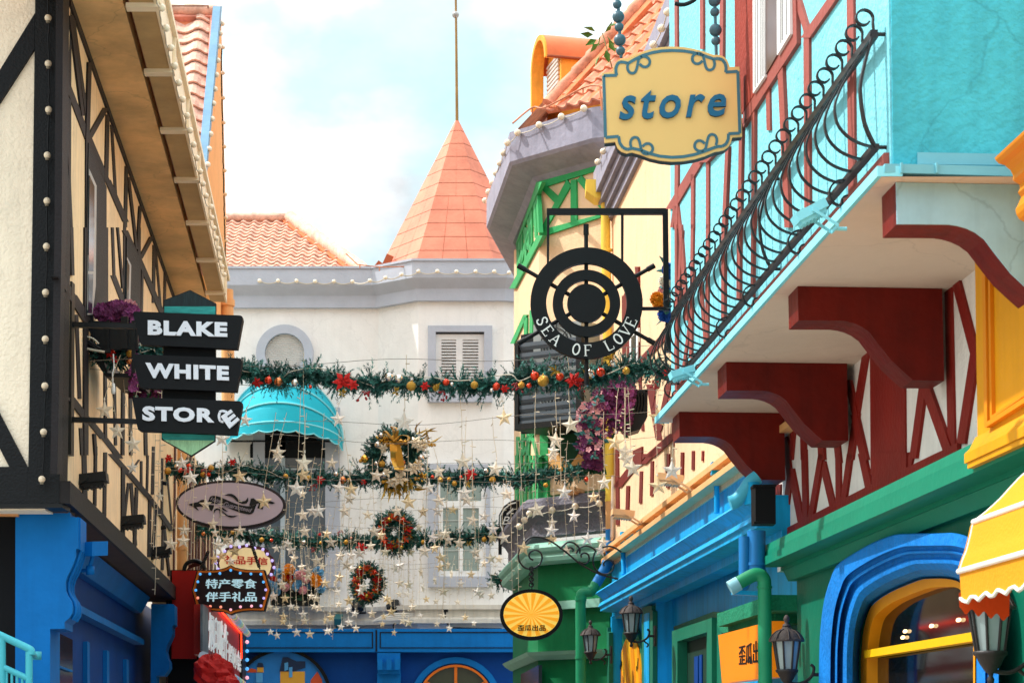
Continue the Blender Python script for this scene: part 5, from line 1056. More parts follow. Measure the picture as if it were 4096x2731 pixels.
Ls = 2.6
part('canopy', AY, t, lambda b: b.quadgrid([[p - dR * (Ls * k / 6) for p in cv] for k in range(7)]))
part('lining', AO, t, lambda b: b.quadgrid([[p + pR * .03 - dR * (Ls * k / 6 + .02) for p in cv] for k in range(7)]))
e0 = cv[-1]; vb = AW.at(*A1('32', 1330, 1005))
def val(o, s, n=48, dz=0): return [[e0 + o - dR * (s * i / n) for i in range(n + 1)], [V((vb.x, vb.y, vb.z)) + o - dR * (s * i / n) + V((0, 0, dz + .013 * math.cos(i * 2 * math.pi / 3.4))) for i in range(n + 1)]]
part('valance', AY, t, lambda b: b.quadgrid(val(V((0, 0, 0)), Ls), False))
part('piping', M('white_piping', 'efe9df', .7, 0), t, lambda b: [b.tube([p + R1.n * .004 - dR * (Ls * k / 4) for k in range(5)], .013, 6) for p in (cv[15], e0)] + [b.tube([q + R1.n * .003 for q in val(V((0, 0, 0)), Ls)[1]], .009, 5), b.tube(cv, .006, 5)])
# far end cheek and lining valance seen behind
b = B(); w_ = AW.at(*A1('32', 1688, 940)); w2 = AW.at(*A1('32', 1685, 1120)); n = 14
v0 = AW.at(*A1('32', 1335, 940)); v1 = AW.at(*A1('32', 1340, 1060))
b.quadgrid([[v0.lerp(w_, i / 28) + dR * .05 for i in range(29)], [v1.lerp(w2, i / 28) + dR * .05 + V((0, 0, .014 * math.cos(i * 2 * math.pi / 7))) for i in range(29)]], False); obj('end_valance', b, AO, t)
b = B(); b.prism([p + dR * .03 for p in cv] + [w_ + dR * .03], dR * .01); obj('end_cheek', b, AY, t)
# ================================================================== store sign
SG = fplane(13.0)
t = thing('store_sign', 'pale yellow scalloped sign with blue border lettered store', 'sign', SG.at(2680, 650))
CRS = M('pale_yellow_board', 'ecbd74', .5, .03, 60, .03); BLS = M('slate_blue_paint', '41707f', .5, .02, 40, .06); BLL = M('petrol_blue_letters', '135f82', .4, .02, 40, .06); SDE = M('dark_sign_edge', '2a3740', .6, .05)
out = [(620, 505), (693, 497), (697, 465), (712, 435), (735, 412), (765, 403), (800, 403), (850, 380), (900, 358), (960, 338), (1030, 326), (1100, 322), (1180, 326), (1250, 338), (1320, 356), (1390, 380), (1430, 380), (1462, 394), (1482, 415), (1492, 440), (1500, 463), (1568, 462), (1586, 940), (1518, 946), (1508, 985), (1490, 1012), (1462, 1032), (1430, 1040), (1395, 1046), (1330, 1074), (1260, 1095), (1180, 1108), (1100, 1112), (1020, 1104), (950, 1088), (885, 1064), (830, 1048), (790, 1055), (755, 1044), (728, 1020), (715, 990), (712, 976), (638, 984)]
part('board', CRS, t, lambda b: b.plate(SG, A('20', *[c for p in out for c in p]), .02, .02)); part('edge', SDE, t, lambda b: b.plate(SG, [(x + 1, y + 1) for x, y in A('20', *[c for p in out for c in p])], .09, -.001))
cxs, cys = 1103, 717
def inset(p, d):
    return (p[0] + (d if p[0] < cxs else -d), p[1] + (d if p[1] < cys else -d))
def stripe(b, pts, w, off, close=False, sm=0):
    P = [SG.at(*q, off) for q in A('20', *[c for p in pts for c in p])]
    if sm: P = poly_path(P, sm)
    b.strip(P, w, .006, V((0, -1, 0)).cross(V((0, 1, 0))) if 0 else V((0, 1, 0)))
inn = [(632, 523), (722, 520), (716, 500), (716, 470), (726, 442), (745, 428), (772, 430), (800, 438), (850, 408), (905, 382), (965, 364), (1035, 352), (1100, 349), (1180, 352), (1245, 362), (1310, 380), (1390, 408), (1420, 404), (1450, 412), (1470, 440), (1476, 470), (1472, 498), (1556, 493), (1570, 918), (1492, 922), (1490, 960), (1476, 990), (1450, 1008), (1420, 1010), (1390, 1018), (1320, 1046), (1255, 1066), (1180, 1080), (1100, 1084), (1020, 1077), (955, 1060), (890, 1036), (830, 1022), (795, 1030), (765, 1018), (742, 985), (735, 940), (645, 948), (632, 523)]
b = B()
def flat(pts, wpx):                    # flat painted line on the board
    P = [V((x, y, 0)) for x, y in pts]
    for i in range(len(P) - 1): b.beam(SG, P[i].to_2d(), P[i + 1].to_2d(), wpx * 13 / FL, .004, .024 + .0006 * (i % 3))
flat(A('20', *[c for p in inn for c in p]), 12)
c1_ = [(803, 432), (796, 460), (800, 485), (815, 503), (838, 505), (852, 492), (860, 470), (868, 435), (875, 408), (895, 392), (920, 391), (942, 405), (950, 428), (942, 450), (922, 463), (898, 458), (880, 442)]
def curl_(f): 
    P = poly_path([V(f(*p) + (0,)) for p in c1_], 3); flat([A1('20', p.x, p.y) for p in P], 11)
curl_(lambda x, y: (x, y)); curl_(lambda x, y: (2192 - x, y - 22)); curl_(lambda x, y: (x + 20, 1452 - y)); curl_(lambda x, y: (2208 - x, 1432 - y))
obj('border_scroll', b, BLS, t)
b = B(); text(b, 'store', SG, A('20', 738, 826, 1474, 800, 1478, 612, 742, 622), .035, .04, bold=.018, shear=.2, sp=1.22); lt = obj('lettering', b, BLL, t)
b = B(); text(b, 'store', SG, A('20', 737, 830, 1473, 804, 1476, 618, 740, 628), .02, .0305, bold=.018, shear=.2, sp=1.22); obj('letter_edge', b, SDE, lt)
BE = M('slate_blue_beads', '3d5a66', .4, .05, 40, .1, spec=.5)
for xs, pts in (('left', ((720, -140, 32), (724, -60, 42), (725, 32, 32), (733, 117, 43), (738, 188, 33), (743, 277, 43), (748, 352, 33))), ('right', ((1393, -70, 33), (1395, 5, 44), (1397, 85, 33), (1402, 209, 45), (1404, 283, 33)))):
    ch = thing('bead_hanger', 'string of slate blue beads holding the %s end of the store sign' % xs, 'hanger', SG.at(*A1('20', pts[-1][0], 400)), 'bead hangers of the store sign')
    b = B(); b.tube([SG.at(*A1('20', pts[0][0] - 2, -200)), SG.at(*A1('20', pts[-1][0] + 4, 400))], .011, 8); obj('rod', b, BE, ch)
    for x, y, r in pts:
        b = B(); b.ball(SG.at(*A1('20', x, y)), r * .5805 * 13 / FL, 16, 12); obj('bead', b, BE, ch)
b = B(); b.tube(poly_path([SG.at(*p) for p in A('20', 1122, 25, 1160, 34, 1200, 30, 1240, 12, 1265, -10, 1270, -60, 1262, -130, 1240, -200)], 4), .014, 6); b.tube([SG.at(*A1('20', 640, -200)), R1.yz(13.0, SG.at(*A1('20', 1000, -200)).z, 0)], .022, 8); obj('sign_bracket', b, BLK, None, label='black iron bracket with a curl carrying the store sign', cat='bracket')
# ================================================================== ship wheel sign
WY_ = 16.9; WP = fplane(WY_); px2m = .5805 * WY_ / FL
C = WP.at(*A1('21', 512, 530))
t = thing('ship_wheel_sign', 'black ship wheel sign lettered SEA OF LOVE', 'sign', C)
BM = M('satin_black_steel', '09090b', .5, .04, 50, .15, spec=.25)
ri_ = part('rim', BM, t, lambda b: ring(b, C, 280 * px2m, 390 * px2m, .07, 96)); part('inner_ring', BM, t, lambda b: ring(b, C + V((0, .004, 0)), 164 * px2m, 235 * px2m, .06, 72)); part('hub', BM, t, lambda b: disc(b, C + V((0, .003, 0)), 134 * px2m, .065, 56))
for k in range(6):
    a = rad(30 + 60 * k); e = V((math.cos(a), 0, math.sin(a))); q = C + V((0, -.012, 0)) * 0
    sp_ = part('spoke', BM, t, lambda b: b.tube([q + e * 120 * px2m, q + e * (545 if k not in (1, 4) else 560) * px2m], 14.5 * px2m, 12))
    part('grip', BM, sp_, lambda b: b.tube([q + e * 492 * px2m, q + e * (550 if k not in (1, 4) else 566) * px2m], 19 * px2m, 12))
GL = {'S': [[(.82, .78), (.75, .92), (.5, 1), (.25, .92), (.2, .75), (.32, .6), (.65, .45), (.8, .27), (.72, .08), (.45, 0), (.22, .06), (.16, .25)]], 'E': [[(.22, 0), (.22, 1)], [(.22, 1), (.85, 1), (.85, .82)], [(.22, .52), (.65, .52)], [(.22, 0), (.88, 0), (.88, .2)]], 'A': [[(.1, 0), (.5, 1)], [(.5, 1), (.92, 0)], [(.28, .36), (.74, .36)]],
      'O': [[(.5 + .36 * math.cos(i * .3927), .5 + .5 * math.sin(i * .3927)) for i in range(17)]], 'F': [[(.22, 0), (.22, 1)], [(.22, 1), (.85, 1), (.85, .82)], [(.22, .52), (.65, .52)]], 'L': [[(.22, 1), (.22, 0)], [(.22, 0), (.88, 0), (.88, .22)]], 'V': [[(.1, 1), (.5, 0)], [(.5, 0), (.9, 1)]]}
SER = {'E': [(.22, 0), (.22, 1)], 'A': [(.1, 0), (.92, 0)], 'F': [(.22, 0), (.22, 1)], 'L': [(.22, 1)], 'V': [(.1, 1), (.9, 1)]}
b = B()
for ch_, a in zip('SEAOFLOVE', (-67, -54, -40, -12.5, 1.5, 27.5, 40.5, 53.5, 66)):
    a = rad(a); dn = V((math.sin(a), 0, -math.cos(a))); up_ = -dn; rt = V((math.cos(a), 0, math.sin(a))); o = C + dn * 372 * px2m + V((0, -.074, 0))
    h_ = 74 * px2m; wl = 62 * px2m; Q = lambda p: o + rt * (p[0] - .5) * wl + up_ * p[1] * h_
    for i, s_ in enumerate(GL[ch_]):
        thick = (.0125 if (ch_ in 'SO' or (ch_ in 'EFL' and i == 0) or (ch_ == 'A' and i == 1) or (ch_ == 'V' and i == 0)) else .007)
        b.strip([Q(p) + V((0, -.0007 * i, 0)) for p in s_], .006, thick, V((0, 1, 0)))
    for p in SER.get(ch_, []): b.strip([Q((p[0] - .16, p[1])), Q((p[0] + .16, p[1]))], .006, .007, V((0, 1, 0)))
obj('lettering', b, M('ivory_letters', 'e9e6e0', .5, 0), ri_)
part('hanging_frame', BM, t, lambda b: [b.plate(WP, A('20', 240, 1435, 1076, 1434, 1076, 1474, 240, 1474), .05, .03), b.plate(WP, A('20', 241, 1474, 259, 1474) + A('21', 255, 250, 240, 250), .04, .026), b.plate(WP, A('20', 752, 1474, 770, 1474) + A('21', 768, 240, 752, 240), .04, .026), b.plate(WP, A('20', 1040, 1474, 1076, 1474) + A('21', 1084, 570, 1046, 570), .05, .028), b.plate(WP, A('21', 895, 546, 1046, 546, 1046, 566, 895, 566), .04, .02)])
# ================================================================== air conditioner cage
AP_ = Plane(BF1.p + BF1.n * .75, BF1.n)
t = thing('air_conditioner_cage', 'dark slatted metal cage holding an air conditioner on the bay', 'cage', AP_.at(*A1('21', 240, 1380)))
SLG = M('slate_slats', '4d555c', .5, .05, 50, .1)
b = B()
part('post', BLK, t, lambda b: b.plate(AP_, A('21', 16, 800, 42, 790, 42, 1362, 16, 1366), .06, .03)); part('post', BLK, t, lambda b: b.plate(AP_, A('21', 440, 690, 478, 680, 478, 1335, 440, 1345), .06, .03)); part('bottom_rail', BLK, t, lambda b: b.plate(AP_, A('21', 16, 1355, 478, 1310, 478, 1350, 16, 1395), .06, .035))
part('cage_back', BLKM, t, lambda b: b.plate(BF1, A('21', 60, 740, 500, 660, 500, 1400, 60, 1420), .04, .06))
for k, y in enumerate((795, 865, 940, 1020, 1095, 1160, 1225, 1282, 1332)):
    part('slat', SLG, t, lambda b: b.prism([AP_.at(*p) for p in A('21', 42, y + 4, 440, y - 42, 440, y - 16, 42, y + 30)], -BF1.n * .02 + V((0, 0, -.05))))
b = B(); pa = [AP_.at(*p) for p in A('21', 16, 1385, 478, 1340)]; 
b.prism([pa[0], pa[1], pa[1] - BF1.n * .7, pa[0] - BF1.n * .7], (0, 0, -.03)); obj('cage_floor', b, BLK, t)
b = B(); cc = AP_.at(*A1('21', 260, 1000)) - BF1.n * .35; d1n = (B0 - B1).normalized(); axx = (d1n, -BF1.n, V((0, 0, 1)))
ac = thing('air_conditioner', 'grey air conditioner with round fan grille inside the slatted cage', 'air conditioner', cc - V((0, 0, .5)))
part('casing', M('ac_casing', '8e928f', .6, .05), ac, lambda b: b.box(cc, .95, .4, 1.5, axx))
for z in (.42, -.3):
    part('fan_grille', BLK, ac, lambda b: [ring(b, cc + BF1.n * .21 + V((0, 0, z)), r, r + .012, .012, 28, (d1n, V((0, 0, 1))), BF1.n) for r in (.06, .12, .18, .24, .3)] + [b.strip([cc + BF1.n * .215 + V((0, 0, z)), cc + BF1.n * .215 + V((0, 0, z)) + d1n * .3 * math.cos(a) + V((0, 0, .3 * math.sin(a)))], .01, .01, BF1.n) for a in [i * .7854 for i in range(8)]])
# ================================================================== oval hanging sign (sunburst)
OY = 25.0; OP = fplane(OY); C = OP.at(*A1('c', 425, 1052)); q = .53 * OY / FL
t = thing('oval_sign', 'oval orange sunburst sign with black rim hanging from an iron scroll', 'sign', OP.at(*A1('c', 425, 1250)))
def ell(rx, ry, n=56, a0=0, a1=6.28319): return [V((rx * math.cos(a0 + (a1 - a0) * k / n), 0, ry * math.sin(a0 + (a1 - a0) * k / n))) for k in range(n)]
def oval(b, C, rx, ry, t, y): b.prism([C + V((0, y, 0)) + p for p in ell(rx, ry)], (0, t, 0))
part('rim', BLKM, t, lambda b: oval(b, C, 238 * q, 193 * q, .14, -.06)); fc = part('face', M('pale_orange_face', 'f6cd5a', .45, 0, var=.02, emit=.2), t, lambda b: oval(b, C, 210 * q, 166 * q, .02, -.064))  # faint glow added to face and rays to brighten the dull board
b = B(); 
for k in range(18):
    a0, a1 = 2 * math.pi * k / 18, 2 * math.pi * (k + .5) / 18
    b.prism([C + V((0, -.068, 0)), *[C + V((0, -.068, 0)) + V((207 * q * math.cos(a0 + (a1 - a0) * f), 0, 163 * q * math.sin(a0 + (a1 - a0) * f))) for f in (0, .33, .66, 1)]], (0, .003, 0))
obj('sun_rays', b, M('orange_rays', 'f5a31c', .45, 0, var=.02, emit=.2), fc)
b = B(); cjk(b, '歪瓜出品', OP, A('c', 322, 1172, 532, 1172, 532, 1128, 322, 1128), .006, .078, 1.6); obj('characters', b, BLKM, fc)
b = B()
for k in range(8):
    z0 = OP.at(*A1('c', 425, 858 - k * 20)); ring(b, z0 + V((0, 0, .02)), .018, .034, .014, 12, (V((1, 0, 0)), V((0, 0, 1))) if k % 2 else (V((0, 1, 0)), V((0, 0, 1))), V((0, -1, 0)) if k % 2 else V((1, 0, 0)))
obj('chain', b, BLK, t)
t = thing('scroll_bracket', 'black wrought iron scroll bracket carrying the oval sunburst sign', 'bracket', OP.at(*A1('c', 1080, 780)))
for pts in ((1090, 785, 1040, 772, 940, 745, 800, 672, 700, 590, 600, 515, 520, 475, 460, 464, 410, 474, 375, 510), (375, 510, 335, 570, 332, 640, 370, 692, 420, 705, 480, 680, 506, 630, 496, 585, 460, 565, 425, 575, 408, 600, 415, 625, 440, 640), (640, 556, 690, 510, 730, 505, 765, 525, 790, 555, 790, 590),
            (735, 575, 742, 560, 722, 545, 700, 552), (765, 590, 790, 550, 840, 532, 890, 550, 915, 580), (780, 650, 830, 668, 860, 640, 855, 600, 825, 585, 800, 600, 805, 620), (905, 580, 890, 640, 905, 700, 950, 740, 1000, 745, 1040, 715, 1048, 670, 1025, 642, 990, 640, 970, 665, 978, 685), (960, 545, 1010, 535, 1060, 550, 1105, 580)):
    part('scroll', IR, t, lambda b: b.tube(poly_path([OP.at(*p) for p in A('c', *pts)], 4), .0125, 6))
# ================================================================== oval lavender sign
LY = 27.5; LP = fplane(LY); C = LP.at(*A1('b', 1102, 762)); q = .2232 * LY / FL
t = thing('oval_sign', 'pale mauve oval sign with black ribbon reading 100% Guaranteed', 'sign', LP.at(*A1('b', 1102, 1200)))
rot = Matrix.Rotation(rad(1.5), 3, 'Y')
def oval2(b, rx, ry, t, y): b.prism([C + V((0, y, 0)) + rot @ p for p in ell(rx, ry)], (0, t, 0))
part('rim', M('dark_brown_rim', '2a2326', .5, .05), t, lambda b: oval2(b, 992 * q, 440 * q, .2, -.08)); part('rim_edge', M('dark_brown_rim', '2a2326'), t, lambda b: oval2(b, 965 * q, 415 * q, .02, -.095)); fc = part('face', M('pale_mauve_face', 'b9a9b3', .5, .02, var=.06, vs=1), t, lambda b: oval2(b, 942 * q, 392 * q, .02, -.1))
b = B()
for i, pts in enumerate(((665, 730, 720, 605, 770, 588, 830, 592, 900, 612, 1000, 655, 1100, 700, 1200, 740, 1300, 765, 1400, 778, 1480, 770, 1555, 735, 1500, 880, 1470, 912, 1420, 925, 1330, 910, 1250, 888, 1100, 830, 1000, 785, 900, 750, 800, 728),
                         (315, 745, 420, 718, 500, 700, 560, 665, 600, 660, 640, 690, 560, 735, 640, 740, 800, 760, 750, 865, 640, 800, 560, 780, 470, 790, 520, 860, 440, 810, 390, 775), (1450, 640, 1500, 632, 1560, 690, 1640, 640, 1700, 640, 1790, 680, 1885, 715, 1830, 740, 1700, 700, 1660, 830, 1562, 810, 1600, 720, 1555, 730, 1460, 770, 1420, 760),
                         (975, 585, 1040, 555, 1110, 556, 1170, 590, 1220, 650, 1290, 690, 1350, 680, 1400, 615, 1405, 680, 1370, 730, 1300, 735, 1200, 690, 1130, 620, 1060, 590), (780, 915, 790, 840, 840, 810, 900, 830, 960, 880, 1040, 940, 1130, 950, 1215, 940, 1150, 975, 1080, 978, 1000, 940, 920, 870, 860, 840, 820, 850), (870, 790, 940, 800, 1040, 870, 980, 860, 930, 830), (885, 850, 905, 870, 918, 965, 895, 930))):
    b.plate(LP, A('b', *pts), .006, .108 + .001 * i)
rbn = obj('ribbon', b, M('ribbon_black', '101314', .5, 0), fc)
b = B(); text(b, '100%', LP, A('b', 722, 668, 905, 752, 945, 690, 735, 606), .004, .118, bold=.015, shear=.25); text(b, 'Guaranteed', LP, A('b', 950, 780, 1455, 890, 1475, 818, 975, 690), .004, .118, bold=.015, shear=.25); obj('lettering', b, M('grey_script', '8f8690', .5, 0), rbn)
part('hanger', BLK, t, lambda b: [b.tube([C + V((-.9, 0, .3)), C + V((-1.5, .0, .42))], .03, 6), b.tube([C + V((-.9, 0, -.3)), C + V((-1.5, .0, -.42))], .03, 6)])
# ================================================================== red box, character signs, billboard
XY = 29.4; XP = fplane(XY)
t = thing('red_box', 'plain dark red box with black side standing out from the left wall', 'box', XP.at(*A1('a', 150, 1300)))
part('panel', M('dark_red_panel', 'b3150f', .5, .05, 20, .12), t, lambda b: b.plate(XP, A('a', 22, 352, 280, 352, 278, 1302, 18, 1302), .1, .3)); part('side', BLK, t, lambda b: b.plate(XP, A('a', -40, 346, 350, 346, 352, 1308, -40, 1308), .6, .19)); part('lower_shopfront', DARK, t, lambda b: b.plate(XP, A('a', -30, 1310, 350, 1310, 350, 1800, -30, 1800), .3, .1))
part('awning_hoop', BLK, t, lambda b: b.tube(poly_path([XP.at(*p, .3) for p in A('a', 150, 352, 165, 300, 200, 262, 260, 247, 320, 262, 360, 300, 376, 345)], 5), .03, 8))
b = B(); b.plate(XP, A('a', 178, 350, 215, 290, 260, 268, 325, 275, 320, 300, 270, 308, 215, 330), .04, .25); obj('hood_flap', b, M('rust_red_cloth', '5a2418', .8, .2), t)
KP = fplane(28.6)
t = thing('marquee_sign', 'brown marquee sign with orange edge, coloured bulbs and two rows of pale characters', 'sign', KP.at(*A1('a', 655, 830)))
mo = [(290, 345), (380, 348), (470, 345), (550, 335), (605, 318), (655, 292), (700, 316), (760, 332), (840, 343), (920, 345), (1022, 345), (1085, 560), (1020, 790), (930, 787), (850, 788), (760, 798), (700, 812), (655, 832), (610, 812), (560, 797), (470, 788), (380, 786), (290, 785), (232, 565)]
def sc_(f): return [(658 + (x - 658) * f[0], 562 + (y - 562) * f[1]) for x, y in mo]
fl = lambda P: [c for p in P for c in p]
part('edge', BLKM, t, lambda b: b.plate(KP, A('a', *fl(mo)), .14, 0)); part('orange_border', M('orange_border', 'e0761a', .45, .02), t, lambda b: b.plate(KP, A('a', *fl(sc_((.97, .96)))), .03, .012)); fc = part('face', M('dark_brown_face', '241014', .5, .03), t, lambda b: b.plate(KP, A('a', *fl(sc_((.91, .87)))), .02, .024))
b = B(); cjk(b, '特产零食', KP, A('a', 380, 545, 932, 545, 932, 443, 392, 443), .01, .04, 2.6); cjk(b, '伴手礼品', KP, A('a', 380, 685, 932, 685, 935, 583, 390, 583), .01, .04, 2.6); obj('characters', b, M('pale_blue_characters', 'aed2dc', .4, 0, emit=.25), fc)
mb = {k: M('bulb_' + n, c, .3, 0, emit=.5) for k, n, c in (('b', 'blue', '4f9fe0'), ('l', 'lilac', 'a99bdc'), ('p', 'pink', 'eaa0b0'), ('s', 'salmon', 'f08a70'))}
bb = B(); bb.ball((0, 0, 0), .028, 12, 8); 
MB_ = {k: proto('bulb', bb, m) for k, m in mb.items()}
for x, y, k in ((326, 390, 'b'), (430, 388, 'b'), (538, 383, 'b'), (655, 349, 'b'), (758, 380, 'b'), (873, 388, 'b'), (980, 391, 'b'), (300, 473, 'b'), (278, 564, 'b'), (1008, 476, 'b'), (1033, 560, 'l'), (1012, 650, 'l'), (982, 732, 'l'), (880, 735, 'p'), (760, 743, 'p'), (655, 774, 'p'), (548, 745, 's'), (435, 738, 's'), (327, 734, 's'), (300, 647, 's')):
    inst('bulb', MB_[k], t, KP.at(*A1('a', x, y), .03), scale=.72)
def chain(b, p, q, n, r=.05):
    for k in range(n):
        c = p.lerp(q, (k + .5) / n); d = (q - p).normalized(); s_ = d.cross(V((0, 1, 0))).normalized() if k % 2 else V((0, 1, 0))
        L_ = (q - p).length / n * .72; b.tube([c - d * L_ - s_ * r * .3, c - d * L_ + s_ * r * .3, c + d * L_ + s_ * r * .3, c + d * L_ - s_ * r * .3, c - d * L_ - s_ * r * .3], .011, 5)
part('chain', BLK, t, lambda b: chain(b, KP.at(*A1('a', 332, 335)), KP.at(*A1('a', 412, 150)), 10)); part('chain', BLK, t, lambda b: chain(b, KP.at(*A1('a', 968, 330)), KP.at(*A1('a', 850, -20)), 16))
QP = fplane(33.5)
t = thing('marquee_sign', 'cream scalloped marquee sign with red characters partly hidden behind the brown one', 'sign', QP.at(*A1('a', 810, 500)))
mq = [(520, 330), (500, 270), (520, 190), (575, 170), (600, 110), (660, 92), (740, 88), (820, 70), (900, 88), (1000, 100), (1060, 130), (1075, 180), (1115, 210), (1130, 300), (1110, 380), (1070, 420), (1000, 470), (600, 470)]
part('edge', M('maroon_edge', '4a1a22', .5, .03), t, lambda b: b.plate(QP, A('a', *fl(mq)), .14, 0)); fc = part('face', M('cream_backlit_face', 'ecd9a4', .5, 0, emit=.12), t, lambda b: b.plate(QP, A('a', 540, 330, 530, 270, 555, 200, 600, 190, 625, 130, 740, 120, 820, 102, 900, 120, 1010, 135, 1030, 185, 1075, 215, 1095, 300, 1070, 380, 1000, 450, 600, 450), .02, .012))
b = B(); cjk(b, '礼品手信', QP, A('a', 588, 280, 1052, 290, 1052, 215, 592, 182), .01, .03, 2.4); obj('characters', b, M('red_characters', 'cc2f22', .5, 0), fc)
for x, y in ((590, 143), (657, 92), (750, 97), (827, 81), (914, 111), (1003, 124), (1050, 175), (1102, 246), (1123, 320), (1092, 395), (525, 205), (497, 270), (520, 338)): inst('bulb', MB_['l'], t, QP.at(*A1('a', x, y), .03), scale=.95)
BB = vplane(*A1('a', 560, 1100), 31.5, 1316); BB = Plane(BB.p, BB.n)
t = thing('billboard', 'slanting red billboard with large raised white characters over the left shop', 'sign', BB.at(*A1('a', 560, 1400)))
part('back', M('deep_red_board', 'a01a10', .5, .1), t, lambda b: b.plate(BB, A('a', 400, 730, 590, 800, 775, 1030, 782, 1540, 355, 1255, 355, 715), .12)); part('grey_panel', M('grey_picture_panel', '5f6a72', .4, 0, var=.6, vs=4), t, lambda b: b.plate(BB, A('a', 352, 715, 415, 760, 415, 1262, 352, 1215), .03, .02))
WL = M('white_acrylic', 'e6eef2', .35, 0, emit=.1)  # slight glow added so the characters look white instead of grey
b = B(); cjk(b, '烟印脆作', BB, A('a', 425, 1205, 628, 1345, 628, 940, 425, 790), .012, .03, 1.0); obj('characters', b, WL, t)
b = B(); cjk(b, '烤制小食点', BB, A('a', 636, 1355, 780, 1460, 780, 1245, 636, 1130), .012, .03, .5); obj('small_characters', b, WL, t)
part('neon_edge', M('red_neon', 'ff3010', .4, 0, emit=2), t, lambda b: b.tube([BB.at(*p, .05) for p in A('a', 560, 800, 768, 1030, 772, 1300)], .012, 6))
TW = [M('tube_' + n, c, .4, 0, emit=.15) for n, c in (('grey', '8f9aa6'), ('blue', '5fa0d8'), ('green', '7fc0a0'), ('yellow', 'd8c860'), ('pink', 'd09ab0'))]
for p, q in ((A1('a', 672, 830), A1('a', 838, 1035)), (A1('a', 358, 1272), A1('a', 790, 1575))):
    P, Q = BB.at(*p, .12), BB.at(*q, .12)
    for k in range(24): part('tube_light', TW[(k * 3) % 5 if k % 2 else 0], t, lambda b: b.tube([P.lerp(Q, k / 24), P.lerp(Q, (k + 1) / 24)], .06, 8))
b = B(); b.plate(BB, A('a', 780, 1000, 822, 1000, 822, 1700, 782, 1700), .1, .05); obj('side_post', b, BLK, t)
for x, y, k in ((832, 1122, 'p'), (832, 1220, 'b'), (832, 1315, 'b'), (832, 1412, 'b'), (832, 1507, 'p')): inst('bulb', MB_[k], t, BB.at(*A1('a', x, y), .1), scale=1.3)
b = B(); c = BB.at(*A1('a', 425, 1475), .5)
for k in range(9):
    f = k / 9; bb = B(); bb.ball((0, 0, 0), U(.12, .18), 16, 11); o_ = c + V((.42 * f + U(-.06, .06), U(-.12, .12), -.34 * f + U(-.05, .05)))
    b.add([p * U(.82, 1.1) + o_ for p in bb.v], bb.f, False)
obj('red_cloth_bundle', b, M('bright_red_cloth', 'a30d0a', .7, .8, 9, .35, vs=7), None, label='bunched bright red cloth hanging below the billboard', cat='cloth')
SHP = fplane(33.0)
t = thing('shield_sign', 'small black shield sign with white outline next to the bay', 'sign', SHP.at(*A1('c', 240, 600)))
part('board', BLKM, t, lambda b: b.plate(SHP, A('c', 178, 380, 180, 300, 215, 235, 262, 200, 300, 185, 400, 190, 400, 420, 300, 430, 205, 420), .1)); b = B()
PQ = A('c', 205, 405, 192, 375, 193, 305, 225, 250, 270, 215, 310, 205)
for i in range(len(PQ) - 1): b.beam(SHP, PQ[i], PQ[i + 1], .022, .005, .006 + .0006 * i)
text(b, 'B', SHP, A('c', 205, 370, 262, 370, 262, 310, 205, 310), .005, .008, bold=.0, shear=.3)
for k in range(7): 
    x, y = 238 + k * 7, 295 - k * 6; b.plate(SHP, A('c', x, y, x + 5, y - 14, x + 10, y - 4), .005, .008); b.plate(SHP, A('c', x, y + 3, x + 14, y + 6, x + 6, y - 3), .005, .0086)
obj('white_outline', b, WHT, t); part('post', BLK, t, lambda b: b.plate(SHP, A('c', 176, 470, 202, 470, 202, 596, 176, 596), .08))
